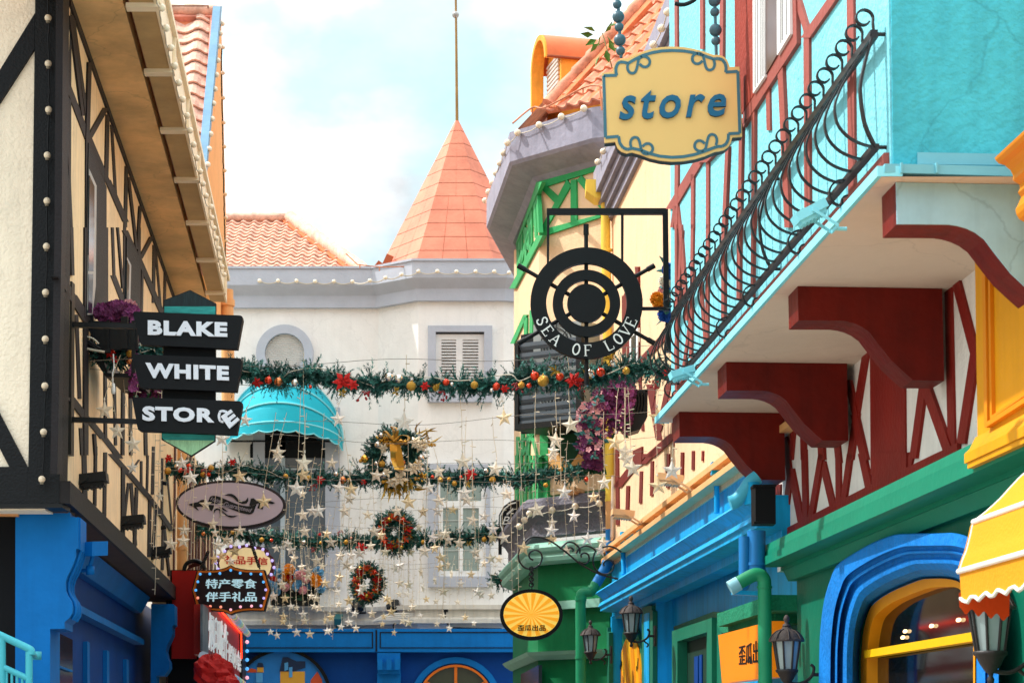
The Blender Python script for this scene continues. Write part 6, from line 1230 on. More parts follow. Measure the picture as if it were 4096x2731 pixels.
# ================================================================== wall lanterns
def lantern(label, px, py, Y, H, armdir):
    c = atY(px, py, Y); t = thing('wall_lantern', label, 'lantern', c - V((0, 0, H * .55)), 'black wall lanterns'); s_ = H / .6
    def lp(pr): return [(r * s_, z * s_) for r, z in pr]
    LM = M('bronze_black_lantern', '2a2422', .5, .15, 40, .3, spec=.4); RM = M('weathered_lantern_roof', '4a403c', .7, .3, 40, .35)
    part('finial', RM, t, lambda b: b.lathe(c, lp([(.008, .33), (.02, .315), (.026, .295), (.018, .275), (.014, .262), (.03, .255), (.03, .245), (.035, .24)][::-1]), 12))
    part('roof', RM, t, lambda b: [b.lathe(c, lp([(.14, .118), (.14, .128), (.128, .14), (.112, .17), (.08, .198), (.045, .213), (.03, .24)]), 8), *[b.tube([c + V((math.cos(k * .7854) * r * s_, math.sin(k * .7854) * r * s_, z * s_)) for r, z in ((.138, .13), (.115, .171), (.082, .2), (.04, .215))], .005 * s_, 5) for k in range(8)]])
    cage = B()
    for k in range(8):
        a = k * .7854 + .39; cage.tube([c + V((math.cos(a) * .108 * s_, math.sin(a) * .108 * s_, .118 * s_)), c + V((math.cos(a) * .074 * s_, math.sin(a) * .074 * s_, -.1 * s_))], .0085 * s_, 5)
    obj('cage', cage, LM, t)
    part('glass', M('frosted_lantern_glass', '8fa0a0', .2, .1, 60, .15, spec=.7), t, lambda b: b.lathe(c, lp([(.07, -.1), (.1, .118)]), 8, False, .39))
    part('cup', LM, t, lambda b: b.lathe(c, lp([(.012, -.27), (.018, -.262), (.02, -.245), (.012, -.23), (.016, -.215), (.03, -.205), (.055, -.17), (.075, -.13), (.09, -.118), (.09, -.1), (.075, -.099)]), 12))
    ad = V(armdir).normalized(); w_ = c + ad * .27 * s_
    part('arm', LM, t, lambda b: [b.tube(poly_path([c + V((0, 0, -.2 * s_)), c + ad * .1 * s_ + V((0, 0, -.21 * s_)), c + ad * .19 * s_ + V((0, 0, -.16 * s_)), c + ad * .215 * s_ + V((0, 0, -.09 * s_)), c + ad * .19 * s_ + V((0, 0, -.06 * s_))], 5), .012 * s_, 8), b.tube(poly_path([c + ad * .15 * s_ + V((0, 0, -.2 * s_)), c + ad * .2 * s_ + V((0, 0, -.24 * s_)), c + ad * .18 * s_ + V((0, 0, -.27 * s_))], 4), .01 * s_, 6), b.tube([c + ad * .2 * s_ + V((0, 0, -.14 * s_)), w_ + V((0, 0, -.14 * s_))], .014 * s_, 8)])
    sd_ = V((-ad.y, ad.x, 0))
    part('backplate', LM, t, lambda b: b.prism([w_ + sd_ * (x * s_) + V((0, 0, z * s_)) for x, z in ((-.03, -.26), (.03, -.26), (.045, -.22), (.045, -.06), (.03, -.02), (-.03, -.02), (-.045, -.06), (-.045, -.22))], ad * .025 * s_))
lantern('black wall lantern beside the green drainpipe and the bay', *A1('22', 540, 1300), 27.2, .60, pR)
lantern('black wall lantern in front of the green pointed panel', *A1('22', 820, 1160), 23.4, .60, pR)
lantern('grey roofed wall lantern on the green wall left of the blue arch', *A1('32', 130, 1385), 15.2, .58, pR)
lantern('large black wall lantern hanging under the yellow awning', *A1('32', 1528, 1215), 10.4, .60, pR)
# ================================================================== greenery materials
NED = M('dark_pine_needles', '235048', .6, 0, var=.35, vs=9); NEDB = M('blue_green_pine_needles', '3a7a6e', .6, 0, var=.35, vs=9)
GOLD = M('gold_glitter_bauble', 'c9963c', .32, .5, 300, .15, metal=.7); GOLDS = M('shiny_gold_bauble', 'd0a040', .14, 0, metal=.9); SILV = M('silver_bauble', 'd8cfc4', .12, 0, metal=.95); REDB = M('red_orange_bauble', 'd83a12', .14, 0, metal=.55, spec=.8); COPB = M('copper_bauble', 'c87a4a', .15, 0, metal=.9)
POIR = M('red_velvet_petals', 'b5160e', .8, 0, var=.25, vs=20); POIO = M('orange_red_petals', 'd8481a', .6, 0, var=.3, vs=20); BERRY = M('dark_red_berries', '8a1018', .3, 0); GOLDL = M('gold_leaves', 'b8953a', .4, 0, metal=.5, var=.3); SILVP = M('champagne_petals', 'd9c7a8', .45, 0, metal=.25, var=.2, vs=15)
BM_ = {}
for k, m in (('g', GOLD), ('G', GOLDS), ('s', SILV), ('r', REDB), ('c', COPB)):
    bb = B(); bb.ball((0, 0, 0), 1, 16, 12); bb.lathe((0, 0, .95), [(.16, 0), (.16, .18), (.06, .22), (.05, .4)], 8); BM_[k] = proto('bauble', bb, m)
def poinsettia(b, c, r, n=None):
    n = n or V((U(-.2, .2), -1, U(-.2, .4))); n.normalize(); u = n.cross(V((0, 0, 1))).normalized(); v = n.cross(u)
    for lay, (k, rr_, z) in enumerate(((6, 1, .0), (5, .7, .12), (4, .42, .22))):
        for i in range(k):
            a = 6.283 * (i + .4 * lay) / k + U(-.15, .15); e = u * math.cos(a) + v * math.sin(a); s_ = n.cross(e); q = c + n * (r * z); L_ = r * rr_ * U(.85, 1.1)
            mid = q + e * L_ * .5 + n * r * .18; tip = q + e * L_ + n * r * U(-.15, .12)
            b.add([q, mid + s_ * L_ * .24 - n * r * .05, tip, mid - s_ * L_ * .24 - n * r * .05, mid], [(0, 4, 1), (1, 4, 2), (0, 3, 4), (4, 3, 2)])
def berries(b, c, r, n=9):
    for i in range(n): q = c + V((U(-1, 1), U(-.5, .5), U(-1.2, .4))) * r; b.ball(q, r * .2, 7, 5); b.tube([c + V((0, 0, r * .5)), q], r * .035, 4)
def garland(label, pts, Y, rad_, nspr, baubles, poins, gold=True, nl=.05):
    P = poly_path([atY(x, y, Y(x) if callable(Y) else Y) for x, y in pts], 6)
    t = thing('garland', label, 'garland', P[0], 'pine garlands across the alley')
    b = B(); b2 = B()
    for i in range(nspr):
        f = R() * (len(P) - 1.001); k = int(f); p = P[k].lerp(P[k + 1], f - k); d = (P[k + 1] - P[k]).normalized()
        r_ = rdir(); r_ = (r_ - d * r_.dot(d)); r_.z -= .12
        dr_ = (r_.normalized() + d * U(-.9, .9)).normalized()
        clump = .65 + .55 * math.sin(f * 1.9) * math.sin(f * .73 + 1)
        needles(b if R() < .55 else b2, p + V((0, 0, U(-.02, .02))), dr_, rad_ * U(.45, .95) * clump, 28, nl, .0055 * Y(0) / 19 if callable(Y) else .0098)
    for k in range(0, len(P) - 1): needles(b, P[k], P[k + 1] - P[k] + V((0, 0, .0001)), (P[k + 1] - P[k]).length, 30, nl, .005)
    obj('foliage', b, NED, t, recalc=False); obj('foliage_tips', b2, NEDB, t, recalc=False)
    part('stem', M('brown_stem', '3a2c1c', .8, 0), t, lambda b: b.tube(P, .012, 5))
    Yf = (lambda x: Y(x)) if callable(Y) else (lambda x: Y)
    for (px, py), r, k in baubles:
        q = r * .5805 * Yf(px) / FL; inst('bauble', BM_[k], t, atY(px, py, Yf(px) - rad_ * .75), (U(-.4, .4), U(-.4, .4), U(0, 6)), q)
    for (px, py), r, m in poins:
        b = B(); c = atY(px, py, Yf(px) - rad_ * .8)
        if m == 'b': berries(b, c, r * .5805 * Yf(px) / FL); obj('berry_cluster', b, BERRY, t)
        elif m == 'l':
            for k in range(9): leaf(b, c, V((U(-1, 1), -.4, U(-1, 1))), r * .6 * Yf(px) / FL, .012)
            obj('gold_leaves', b, GOLDL, t)
        else: poinsettia(b, c, r * .62 * Yf(px) / FL); obj('poinsettia', b, POIR, t)
    b = B(); q = [p + V((U(-.05, .05), U(-.12, -.02), U(-.05, .07))) for p in P[::3]]; b.tube(poly_path(q, 3), .005, 4); obj('light_wire', b, WIREW, t)
    return t
a_ = lambda k, *v: [(A1(k, v[i], v[i + 1]), v[i + 2], v[i + 3]) for i in range(0, len(v), 4)]
Yg1 = lambda x: 18.6 - (x - 970) / 1700 * 1.6
garland('full pine garland with red gold and silver baubles, the topmost one across the alley', A('D', 530, 848, 580, 856, 640, 868, 720, 862, 800, 878, 900, 878, 1000, 882, 1100, 884, 1180, 880, 1230, 862, 1300, 872, 1380, 862, 1450, 848, 1535, 850), Yg1, .25, 1900,
        a_('11', 85, 1052, 27, 'r', 155, 1062, 30, 'c', 268, 1070, 26, 's', 375, 1097, 13, 'r', 918, 1030, 29, 's', 985, 1042, 28, 's', 1070, 1092, 34, 'g', 1310, 1066, 24, 'r', 1240, 1105, 22, 'g', 1505, 1085, 27, 'g', 1657, 1095, 27, 'r', 1350, 1080, 14, 's', 1625, 1122, 16, 's')
        + a_('21', 158, 1022, 31, 'r', 215, 1057, 40, 'g', 330, 1028, 29, 'r', 545, 1010, 29, 's', 612, 997, 31, 'r', 700, 937, 26, 's', 787, 987, 27, 'g', 512, 1078, 16, 's', 65, 1085, 24, 'g', 118, 1090, 18, 'r'),
        a_('11', 605, 1060, 72, 'p', 670, 1085, 45, 'p', 10, 1068, 40, 'p', 1165, 1092, 38, 'p', 1715, 1110, 34, 'p', 735, 1150, 45, 'b', 1295, 1145, 40, 'b', 1245, 1100, 40, 'l', 592, 1140, 40, 'l', 965, 1130, 40, 'l') + a_('21', 430, 1050, 66, 'p', 480, 1085, 40, 'b', 35, 1085, 40, 'b', 300, 985, 60, 'l', 520, 1015, 55, 'l', 680, 890, 70, 'l', 970, 1070, 40, 'b', 1065, 1000, 34, 'p'))
Yg2 = lambda x: 28.2
garland('pine garland with gold baubles at mid height running through the large gold bowed wreath', A('D', 350, 1068, 400, 1075, 470, 1085, 560, 1080, 620, 1090, 700, 1098, 800, 1100, 860, 1095, 920, 1100, 990, 1095, 1060, 1100, 1130, 1095, 1200, 1100, 1260, 1090, 1345, 1082), Yg2, .29, 1900,
        a_('12', 205, 145, 18, 'g', 360, 155, 19, 'g', 551, 131, 17, 's', 597, 172, 26, 'c', 640, 170, 15, 'g', 1270, 170, 19, 'g', 1365, 195, 19, 'g', 1628, 169, 23, 'g', 1410, 152, 13, 'r', 1215, 150, 13, 'r', 440, 165, 16, 'r', 1328, 165, 15, 'g', 1585, 108, 18, 's')
        + a_('02', 1125, 125, 14, 'g', 1155, 108, 24, 'g', 1215, 76, 16, 's', 1452, 90, 23, 'g', 1397, 132, 19, 'g', 1437, 133, 15, 'r', 1240, 102, 18, 'r', 1300, 75, 18, 'r', 1115, 80, 12, 'r') + a_('22', 335, 97, 17, 'g', 232, 206, 17, 'g', 512, 166, 17, 'r'),
        a_('12', 1482, 132, 50, 'p', 440, 170, 34, 'p', 740, 185, 24, 'p', 1460, 200, 34, 'l', 395, 215, 30, 'b') + a_('02', 1290, 100, 40, 'p', 1415, 110, 36, 'b', 1600, 50, 30, 'p', 1160, 20, 34, 'p'), nl=.06)
garland('thin dark pine garland, the lowest one, crossing behind the small red wreath', A('D', 450, 1215, 520, 1222, 600, 1232, 680, 1240, 760, 1245, 830, 1240, 900, 1242, 960, 1240, 1040, 1238, 1110, 1228, 1160, 1215), 35.2, .3, 1400,
        a_('12', 40, 582, 17, 'g', 330, 600, 15, 's', 620, 598, 17, 'g', 1150, 597, 15, 'g', 1571, 579, 18, 'g', 445, 602, 11, 'g', 107, 585, 12, 'r', 655, 570, 9, 'r') + a_('02', 1400, 540, 14, 'c', 1600, 530, 15, 'g'),
        a_('12', 728, 635, 42, 'p', 440, 545, 16, 'p', 390, 640, 22, 'b', 580, 525, 22, 'b', 1465, 605, 30, 'l'), nl=.07)
garland('short piece of pine garland under the black flower basket on the left house', A('01', 640, 850, 700, 860, 780, 900, 860, 880, 920, 850, 1000, 860, 1100, 850), 19.2, .24, 330, a_('01', 897, 868, 28, 'g', 893, 922, 22, 'c', 780, 860, 14, 'r'), a_('01', 760, 870, 40, 'p', 790, 910, 30, 'p'), nl=.05)
garland('small tuft of pine garland at the foot of the grey base of the bay', A('c', 165, 800, 205, 770, 245, 790, 275, 770), 35.5, .3, 200, a_('c', 215, 790, 10, 'r', 240, 800, 12, 'r', 262, 775, 11, 'r', 228, 825, 10, 'r'), a_('c', 230, 800, 34, 'b'), nl=.06)
# ------------------------------------------------------------------ wreaths
def wreath(label, px, py, rx, ry, Y, tub, n):
    c = atY(px, py, Y); q = Y / FL; t = thing('wreath', label, 'wreath', c - V((0, 0, ry * q)), 'wreaths hung in the alley'); b = B(); b2 = B()
    E_ = lambda a: c + V((rx * q * math.cos(a), 0, ry * q * math.sin(a)))
    for i in range(n):
        a = R() * 6.283; p = E_(a); d = E_(a + .05) - p; d.normalize(); r_ = rdir(); r_ = (r_ - d * r_.dot(d)).normalized()
        needles(b if R() < .6 else b2, p, (r_ + d * U(-.7, .7)).normalized(), tub * U(.5, 1.1), 24, .06, .009)
    obj('foliage', b, NED, t, recalc=False); obj('foliage_tips', b2, NEDB, t, recalc=False)
    return t, c, q, E_
t, c, q, E_ = wreath('large wreath with gold bow, gold baubles and champagne flowers', 1578, 1832, 82, 92, 27.0, .2, 900)
YW = 26.75
for (px, py), r, k in a_('11', 862, 1432, 17, 's', 840, 1497, 24, 's', 900, 1497, 20, 'g', 1000, 1480, 22, 'g', 1030, 1480, 18, 'g') + a_('12', 747, 25, 28, 'G', 828, 57, 16, 's', 868, 60, 23, 'g', 1107, 58, 22, 'g', 1137, 18, 24, 's', 880, 135, 24, 's', 1140, 102, 17, 's', 935, 55, 16, 's', 1012, 50, 18, 'c', 875, 185, 13, 'g', 720, 40, 14, 'g'):
    inst('bauble', BM_[k], t, atY(px, py, YW), (U(-.4, .4), 0, U(0, 6)), r * .5805 * YW / FL)
for k, x, y, r in (('12', 990, 165, 62), ('12', 1085, 95, 60), ('11', 1135, 1500, 66), ('12', 930, 190, 44), ('12', 1010, 105, 50), ('11', 1100, 1475, 50), ('12', 1120, 60, 46), ('12', 900, 120, 44), ('11', 880, 1520, 40)):
    b = B(); poinsettia(b, atY(*A1(k, x, y), YW - .02), r * .58 * YW / FL); obj('champagne_flower', b, SILVP, t)
for k, x, y in (('11', 905, 1465), ('12', 1130, 150), ('11', 1195, 1490), ('11', 870, 1470)):
    b = B(); c0 = atY(*A1(k, x, y), YW + .05)
    for i in range(16): q = atY(*A1(k, x + U(-40, 40), y + U(-28, 28)), YW); b.ball(q, .016, 6, 5); b.tube([c0, q], .003, 4)
    obj('gold_berries', b, GOLDS, t)
GB_ = M('gold_ribbon', 'c9993c', .3, .1, 30, .25, metal=.55, vs=6)
b = B()
for pts in ((955, 1470, 920, 1430, 890, 1400, 885, 1420, 915, 1440, 955, 1470), (955, 1470, 1000, 1430, 1050, 1440, 1045, 1470, 1000, 1480, 955, 1470), (955, 1465, 950, 1400, 930, 1370, 975, 1390, 960, 1460)):
    b.strip(poly_path([atY(*p, YW - .08 + U(-.03, .03)) for p in A('11', *pts)], 4), .11, .004, V((.25, 1, .15)))
b.strip(poly_path([atY(*A1('11', 950, 1470), YW - .08), atY(*A1('11', 955, 1540), YW - .1), atY(*A1('12', 960, 30), YW - .05), atY(*A1('12', 985, 100), YW - .1)], 5), .13, .004, V((1, .4, 0))); b.strip(poly_path([atY(*A1('11', 965, 1470), YW - .06), atY(*A1('11', 985, 1560), YW - .1), atY(*A1('12', 1000, 90), YW - .1)], 5), .1, .004, V((1, -.4, 0)))
obj('bow', b, GB_, t, recalc=False)
b = B()
for i in range(40): leaf(b, atY(*A1('12', U(880, 1100), U(150, 240)), YW + .1), V((U(-.7, .7), -.3, U(-1.2, .1))), U(.12, .25), .025)
for i in range(16): leaf(b, atY(*A1('11', U(1070, 1190), U(1390, 1520)), YW + .05), V((U(-.2, 1), -.3, U(-.2, 1))), U(.12, .25), .012)
obj('gold_leaves', b, GOLDL, t, recalc=False)
PLD = M('tartan_red_ribbon', 'a8322a', .7, 0, var=.5, vs=40)
for lab, k, x, y, rx, ry, Y, rg in (('round wreath of red and gold poinsettias in front of the lowest garland', '12', 955, 530, 86, 88, 33.5, .18), ('smaller oval wreath of red and gold poinsettias below the lowest garland', '12', 765, 880, 70, 88, 35.5, .15)):
    px = A1(k, x, y); t, c, q, E_ = wreath(lab, px[0], px[1], rx * .62, ry * .66, Y, rg * 1.15, 800)
    for i in range(9):
        a = i * .698 + .2; p = E_(a) * 1 + V((0, -.14, 0)); p = c + (p - c) * (.92 if i % 2 else 1.02); p.y = c.y - .14
        b = B(); poinsettia(b, p, .085 if i % 3 else .105); obj('poinsettia', b, POIO if i % 3 else POIR, t, recalc=False)
        if i % 2: inst('bauble', BM_['r' if i % 4 == 1 else 'G'], t, p + V((U(-.08, .08), -.05, U(-.1, .1))), None, .035)
    b = B()
    for i in range(50): a = R() * 6.28; leaf(b, E_(a) + V((0, -.13, 0)), V((U(-1, 1), -.3, U(-1, 1))), .12, .02)
    obj('gold_leaves', b, GOLDL, t, recalc=False)
    b = B()
    for i in range(7): a = i * .9 + .5; p = E_(a); p.y -= .15; b.strip(poly_path([p + V((-.07, 0, .02)), p + V((0, -.03, .05)), p + V((.07, 0, .02)), p + V((0, -.02, -.03)), p + V((-.06, 0, -.05))], 3), .04, .004, V((.2, 1, .3)))
    obj('tartan_ribbon', b, PLD, t, recalc=False)
# ------------------------------------------------------------------ flowers
PUR = M('purple_petals', '5a1c46', .7, 0, var=.35, vs=14); MAG = M('magenta_petals', '8d3f74', .7, 0, var=.35, vs=14); PNK = M('soft_pink_petals', 'e0a0a4', .7, 0, var=.2, vs=14); LFG = M('dark_leaf_green', '28502f', .6, 0, var=.4, vs=8); TLF = M('teal_leaf', '2c6a66', .6, 0, var=.35, vs=8); BLF = M('cobalt_petals', '2458b0', .7, 0, var=.3, vs=14); SKF = M('sky_blue_petals', '6aa8cc', .7, 0, var=.25, vs=14); ORF = M('orange_yellow_petals', 'e8921a', .7, 0, var=.25, vs=14); WHF = M('ivory_petals', 'e8dccb', .7, 0, var=.15, vs=14)
def cloud(b, k, region, Y, n, r, leaves=False, dY=.15, jit=1):
    x0, y0, x1, y1 = region
    for i in range(n):
        while True:
            u, v = U(-1, 1), U(-1, 1)
            if u * u + v * v < 1: break
        c = atY(*A1(k, (x0 + x1) / 2 + u * (x1 - x0) / 2, (y0 + y1) / 2 + v * (y1 - y0) / 2), Y + U(-dY, dY))
        if leaves: leaf(b, c, V((U(-1, 1), U(-1, 0), U(-1, .6))), r * U(.8, 1.5), r * .35)
        else: flower(b, c, V((U(-.6, .6), -1, U(-.4, .8))), r * U(.7, 1.2))
def bloom(b, c, r, k=5):                       # many layered head
    for i in range(26 * k // 5):
        d = rdir(); d.y = -abs(d.y); flower(b, c + d * r * .45, d, r * .62, 5)
# left window basket
YL_ = 19.4
t = thing('flower_basket', 'black fretwork flower basket with purple flowers under the left window', 'planter', LA.yz(YL_, 0) + V((.3, 0, 5)))
b = B()
for x0, y0, x1, y1, Y in ((622, 610, 640, 850, 18.9), (735, 640, 752, 850, 18.9), (832, 612, 880, 832, 18.9), (905, 640, 930, 1000, 18.9)): b.prism([atY(*p, Y) for p in rect('01', x0, y0, x1, y1)], (0, .03, 0))
b.prism([atY(*p, 18.92) for p in A('01', 600, 690, 950, 700, 950, 840, 700, 840, 640, 760)], (0, .03, 0)); b.prism([atY(*p, 18.95) for p in A('01', 612, 640, 950, 660, 950, 676, 612, 656)], (0, .04, 0)); b.prism([atY(*p, 19.1) for p in A('01', 610, 850, 700, 880, 740, 1000, 915, 1005, 915, 1032, 730, 1030)], (0, .9, 0)); obj('basket', b, BLK, t)
b = B(); cloud(b, '01', (655, 520, 945, 640), YL_ - .1, 300, .04, dY=.3); cloud(b, '01', (890, 620, 960, 1180), 19.2, 80, .04); obj('purple_flowers', b, MAG, t, recalc=False)
b = B(); cloud(b, '01', (660, 530, 900, 650), YL_ - .1, 150, .04, dY=.35); cloud(b, '01', (990, 1110, 1125, 1170), 22, 40, .06); cloud(b, '01', (900, 1070, 1000, 1200), 20, 26, .05); obj('dark_flowers', b, PUR, t, recalc=False)
b = B(); cloud(b, '01', (870, 518, 925, 560), YL_, 26, .05); obj('pink_flowers', b, PNK, t, recalc=False)
b = B(); cloud(b, '01', (700, 590, 930, 650), YL_, 30, .09, True); cloud(b, '01', (890, 620, 970, 1200), 19.3, 50, .09, True); cloud(b, '01', (985, 1100, 1125, 1175), 22, 30, .1, True); obj('leaves', b, LFG, t, recalc=False)
b = B(); b.tube(poly_path([atY(*p, 18.8) for p in A('01', 505, 800, 540, 765, 590, 752, 640, 765, 680, 800)], 5), .009, 5); b.tube(poly_path([atY(*p, 18.8) for p in A('01', 520, 815, 600, 835, 720, 856)], 4), .012, 5); obj('cable', b, WIREW, None, label='white cable arching beside the flower basket on the left house', cat='cable')
b = B(); b.tube(poly_path([atY(*p, 18.8) for p in A('01', 500, 790, 520, 825, 560, 800, 570, 760, 620, 790, 690, 835)], 4), .014, 5); b.tube(poly_path([atY(*p, 18.85) for p in A('01', 505, 805, 600, 800, 680, 850, 760, 850)], 4), .02, 5); obj('cable', b, WIRE, None, label='tangle of black cables at the sign post beside the flower basket', cat='cable')
b = B(); b.tube(poly_path([atY(*p, 18.9) for p in A('01', 780, 870, 785, 960, 775, 1010, 780, 1100)], 4), .007, 5); b.lathe(atY(*A1('01', 780, 1145), 18.9), [(.018, 0), (.022, .03), (.014, .1)], 8); obj('plug', b, WHT, None, label='white plug dangling on its cable below the left garland', cat='plug')
# flowers between sign boards
t = thing('flower_bunch', 'blue and peach flowers glimpsed between the black sign boards', 'flowers', atY(*A1('01', 1060, 880), 24))
b = B(); cloud(b, '01', (1000, 820, 1080, 870), 24, 24, .12, True); obj('leaves', b, TLF, t, recalc=False); b = B(); [bloom(b, atY(*A1('01', x, y), 24), .1) for x, y in ((1080, 845), (1060, 865))]; obj('blue_flower', b, BLF, t, recalc=False); b = B(); bloom(b, atY(*A1('01', 1105, 850), 24), .1); obj('peach_flower', b, ORF, t, recalc=False)
# hanging wisteria on the right
YW2 = 23.2
t = thing('flower_basket', 'black wall basket spilling purple and pink trailing blossom on the yellow house', 'planter', atY(*A1('21', 870, 1400), YW2))
b = B(); b.prism([atY(*p, YW2) for p in A('21', 790, 1125, 935, 1112, 935, 1140, 790, 1155)], (0, .04, 0)); b.prism([atY(*p, YW2) for p in A('21', 918, 1112, 936, 1112, 934, 1280, 916, 1290)], (0, .04, 0)); b.prism([atY(*p, YW2) for p in A('21', 780, 1290, 934, 1265, 934, 1300, 880, 1390, 780, 1420)], (0, .3, 0))
for k in range(5): b.tube(poly_path([atY(*A1('21', 815 + k * 24, 1135), YW2), atY(*A1('21', 835 + k * 20, 1200), YW2), atY(*A1('21', 815 + k * 22, 1280), YW2)], 4), .02, 5)
b.prism([atY(*p, YW2 + .3) for p in A('21', 780, 1140, 860, 1130, 860, 1290, 780, 1300)], (0, .05, 0)); obj('basket', b, BLK, t)
cols = {k: B() for k in ('PUR', 'MAG', 'PNK', 'TLF', 'LFG')}
for i in range(15):
    x = 620 + i * 15; L_ = 330 + 90 * math.sin(i * 2.1) - (60 if i > 12 else 0)
    for j in range(52): 
        f = R(); cc = atY(*A1('21', x + U(-14, 14), 1035 + f * L_), YW2 - .25 + U(-.15, .15)); flower(cols['MAG' if R() < .55 else 'PUR'], cc, V((U(-.6, .6), -1, U(-.6, .5))), U(.026, .045) * (1.1 - .4 * f))
        if R() < .3: leaf(cols['LFG'], cc + V((0, .05, 0)), V((U(-1, 1), -.5, U(-1, .5))), .08, .025)
for i in range(12):
    x = 465 + i * 14; y0 = 1270 - i * 16; L_ = 250 + 60 * math.sin(i * 1.7) + (130 if i > 4 else 0)
    for j in range(26):
        f = R(); cc = atY(*A1('21', x + U(-14, 14), y0 + f * L_), YW2 - .35 + U(-.15, .15)); r_ = R()
        if r_ < .3: flower(cols['PNK'], cc, V((U(-.6, .6), -1, U(-.6, .5))), U(.035, .055))
        elif r_ < .5: flower(cols['PUR'], cc, V((U(-.6, .6), -1, .2)), U(.04, .06))
        else: leaf(cols['TLF'], cc, V((U(-1, 1), -.5, U(-1, .5))), .1, .03)
for i in range(60): flower(cols['MAG' if R() < .5 else 'PUR'], atY(*A1('21', U(490, 610), U(1400, 1560)), YW2 - .3 + U(-.1, .1)), V((U(-.6, .6), -1, .2)), U(.04, .06))
for i in range(50): flower(cols['PUR'], atY(*A1('22', U(500, 610), U(0, 100 - (i % 5) * 8)), YW2 - .3 + U(-.1, .1)), V((U(-.6, .6), -1, .2)), U(.04, .06)); leaf(cols['LFG'], atY(*A1('22', U(500, 620), U(-20, 100)), YW2 - .25), V((U(-1, 1), -.5, -1)), .1, .03)
for k, n_ in (('PUR', 'dark_blossom'), ('MAG', 'purple_blossom'), ('PNK', 'pink_blossom'), ('TLF', 'teal_leaves'), ('LFG', 'leaves')): obj(n_, cols[k], {'PUR': PUR, 'MAG': MAG, 'PNK': PNK, 'TLF': TLF, 'LFG': LFG}[k], t, recalc=False)
# bunch beside the turquoise corner
YB_ = 17.6
t = thing('flower_bunch', 'tall bunch of blue ivory and yellow flowers at the far corner of the turquoise house', 'flowers', atY(*A1('21', 1060, 700), YB_))
for x, y in ((1080, 290), (1090, 320), (1060, 570), (1080, 610), (1070, 540), (1095, 450), (1050, 600)): b = B(); bloom(b, atY(*A1('21', x, y), YB_), .075); obj('blue_flower', b, BLF, t, recalc=False)
for x, y in ((1000, 490), (1015, 520)): b = B(); bloom(b, atY(*A1('21', x, y), YB_ - .05), .075); obj('yellow_flower', b, ORF, t, recalc=False)
for x, y in ((1050, 370), (1060, 390), (1080, 480), (1090, 400)): b = B(); bloom(b, atY(*A1('21', x, y), YB_), .065); obj('ivory_flower', b, WHF, t, recalc=False)
for x, y in ((1045, 435), (1040, 525), (1065, 505)): b = B(); bloom(b, atY(*A1('21', x, y), YB_), .06); obj('pink_flower', b, PNK, t, recalc=False)
b = B(); cloud(b, '21', (1020, 250, 1110, 640), YB_ + .08, 60, .08, True); obj('leaves', b, TLF, t, recalc=False)
b = B(); b.prism([atY(*p, YB_ + .1) for p in A('21', 1060, 650, 1110, 640, 1100, 850, 1062, 850)], (0, .1, 0)); obj('flower_holder', b, BLK, t)
# far window box
YF = 41.3
t = thing('window_box', 'dark window box of orange blue and pink flowers under the tall far window', 'planter', atY(*A1('12', 270, 1030), YF))
b = B(); b.prism([atY(*p, YF) for p in A('12', 95, 925, 425, 930, 420, 1028, 100, 1028)], (0, .5, 0)); obj('box', b, M('dark_green_box', '141d1c', .7, .1), t)
for n_, m, L_, r in (('orange_flower', ORF, ((228, 785), (210, 830), (258, 870), (410, 840), (420, 880), (240, 800), (405, 870)), .15), ('blue_flower', SKF, ((148, 810), (262, 815), (430, 800), (330, 890), (445, 910), (295, 885), (110, 890), (365, 885), (285, 900), (135, 930)), .14), ('pink_flower', PNK, ((295, 825), (320, 810), (200, 905), (320, 925), (345, 850)), .12), ('ivory_flower', WHF, ((245, 785), (330, 860)), .1), ('red_flower', POIR, ((232, 835), (120, 855), (425, 890)), .09)):
    for x, y in L_: b = B(); bloom(b, atY(*A1('12', x, y), YF - .1 + U(-.1, .1)), r * .95); obj(n_, b, m, t, recalc=False)
b = B(); cloud(b, '12', (100, 800, 460, 980), YF + .1, 130, .18, True); obj('leaves', b, LFG, t, recalc=False)
# ================================================================== star lights
ST = M('clear_plastic_star', 'f3e6cf', .5, .15, 90, .12, spec=.35, trans=.1)
def starmesh(n5=5):
    b = B(); vs = []
    for k in range(10):
        a = rad(90 + 36 * k); r = 1 if k % 2 == 0 else .42; vs.append(V((r * math.cos(a), 0, r * math.sin(a))))
    vs += [V((0, -.26, 0)), V((0, .26, 0))]
    fs = []
    for k in range(10): fs += [(k, (k + 1) % 10, 10), ((k + 1) % 10, k, 11)]
    b.add(vs, fs); return b
def glassy(m):
    t = m.node_tree; o = [n for n in t.nodes if n.type == 'OUTPUT_MATERIAL'][0]; p = t.nodes['Principled BSDF']
    tr = nn(t, 'ShaderNodeBsdfTransparent'); mxs = nn(t, 'ShaderNodeMixShader'); mxs.inputs[0].default_value = .78
    t.links.new(tr.outputs[0], mxs.inputs[1]); t.links.new(p.outputs[0], mxs.inputs[2]); t.links.new(mxs.outputs[0], o.inputs[0])
glassy(ST)
ST2 = M('warm_plastic_star', 'ecd3a4', .4, .15, 90, .2, spec=.5, trans=.1); glassy(ST2); ST3 = M('cloudy_plastic_star', 'f6eee2', .6, .3, 60, .1, spec=.3); glassy(ST3)
ME_STARS = [proto('star', starmesh(), m) for m in (ST, ST2, ST3, ST)]
bb = B(); bb.lathe((0, 0, .96), [(.07, 0), (.09, .08), (.06, .2), (.03, .3)], 6); ME_CAP = proto('star_cap', bb, M('white_star_cap', 'ddd6c8', .5, 0))
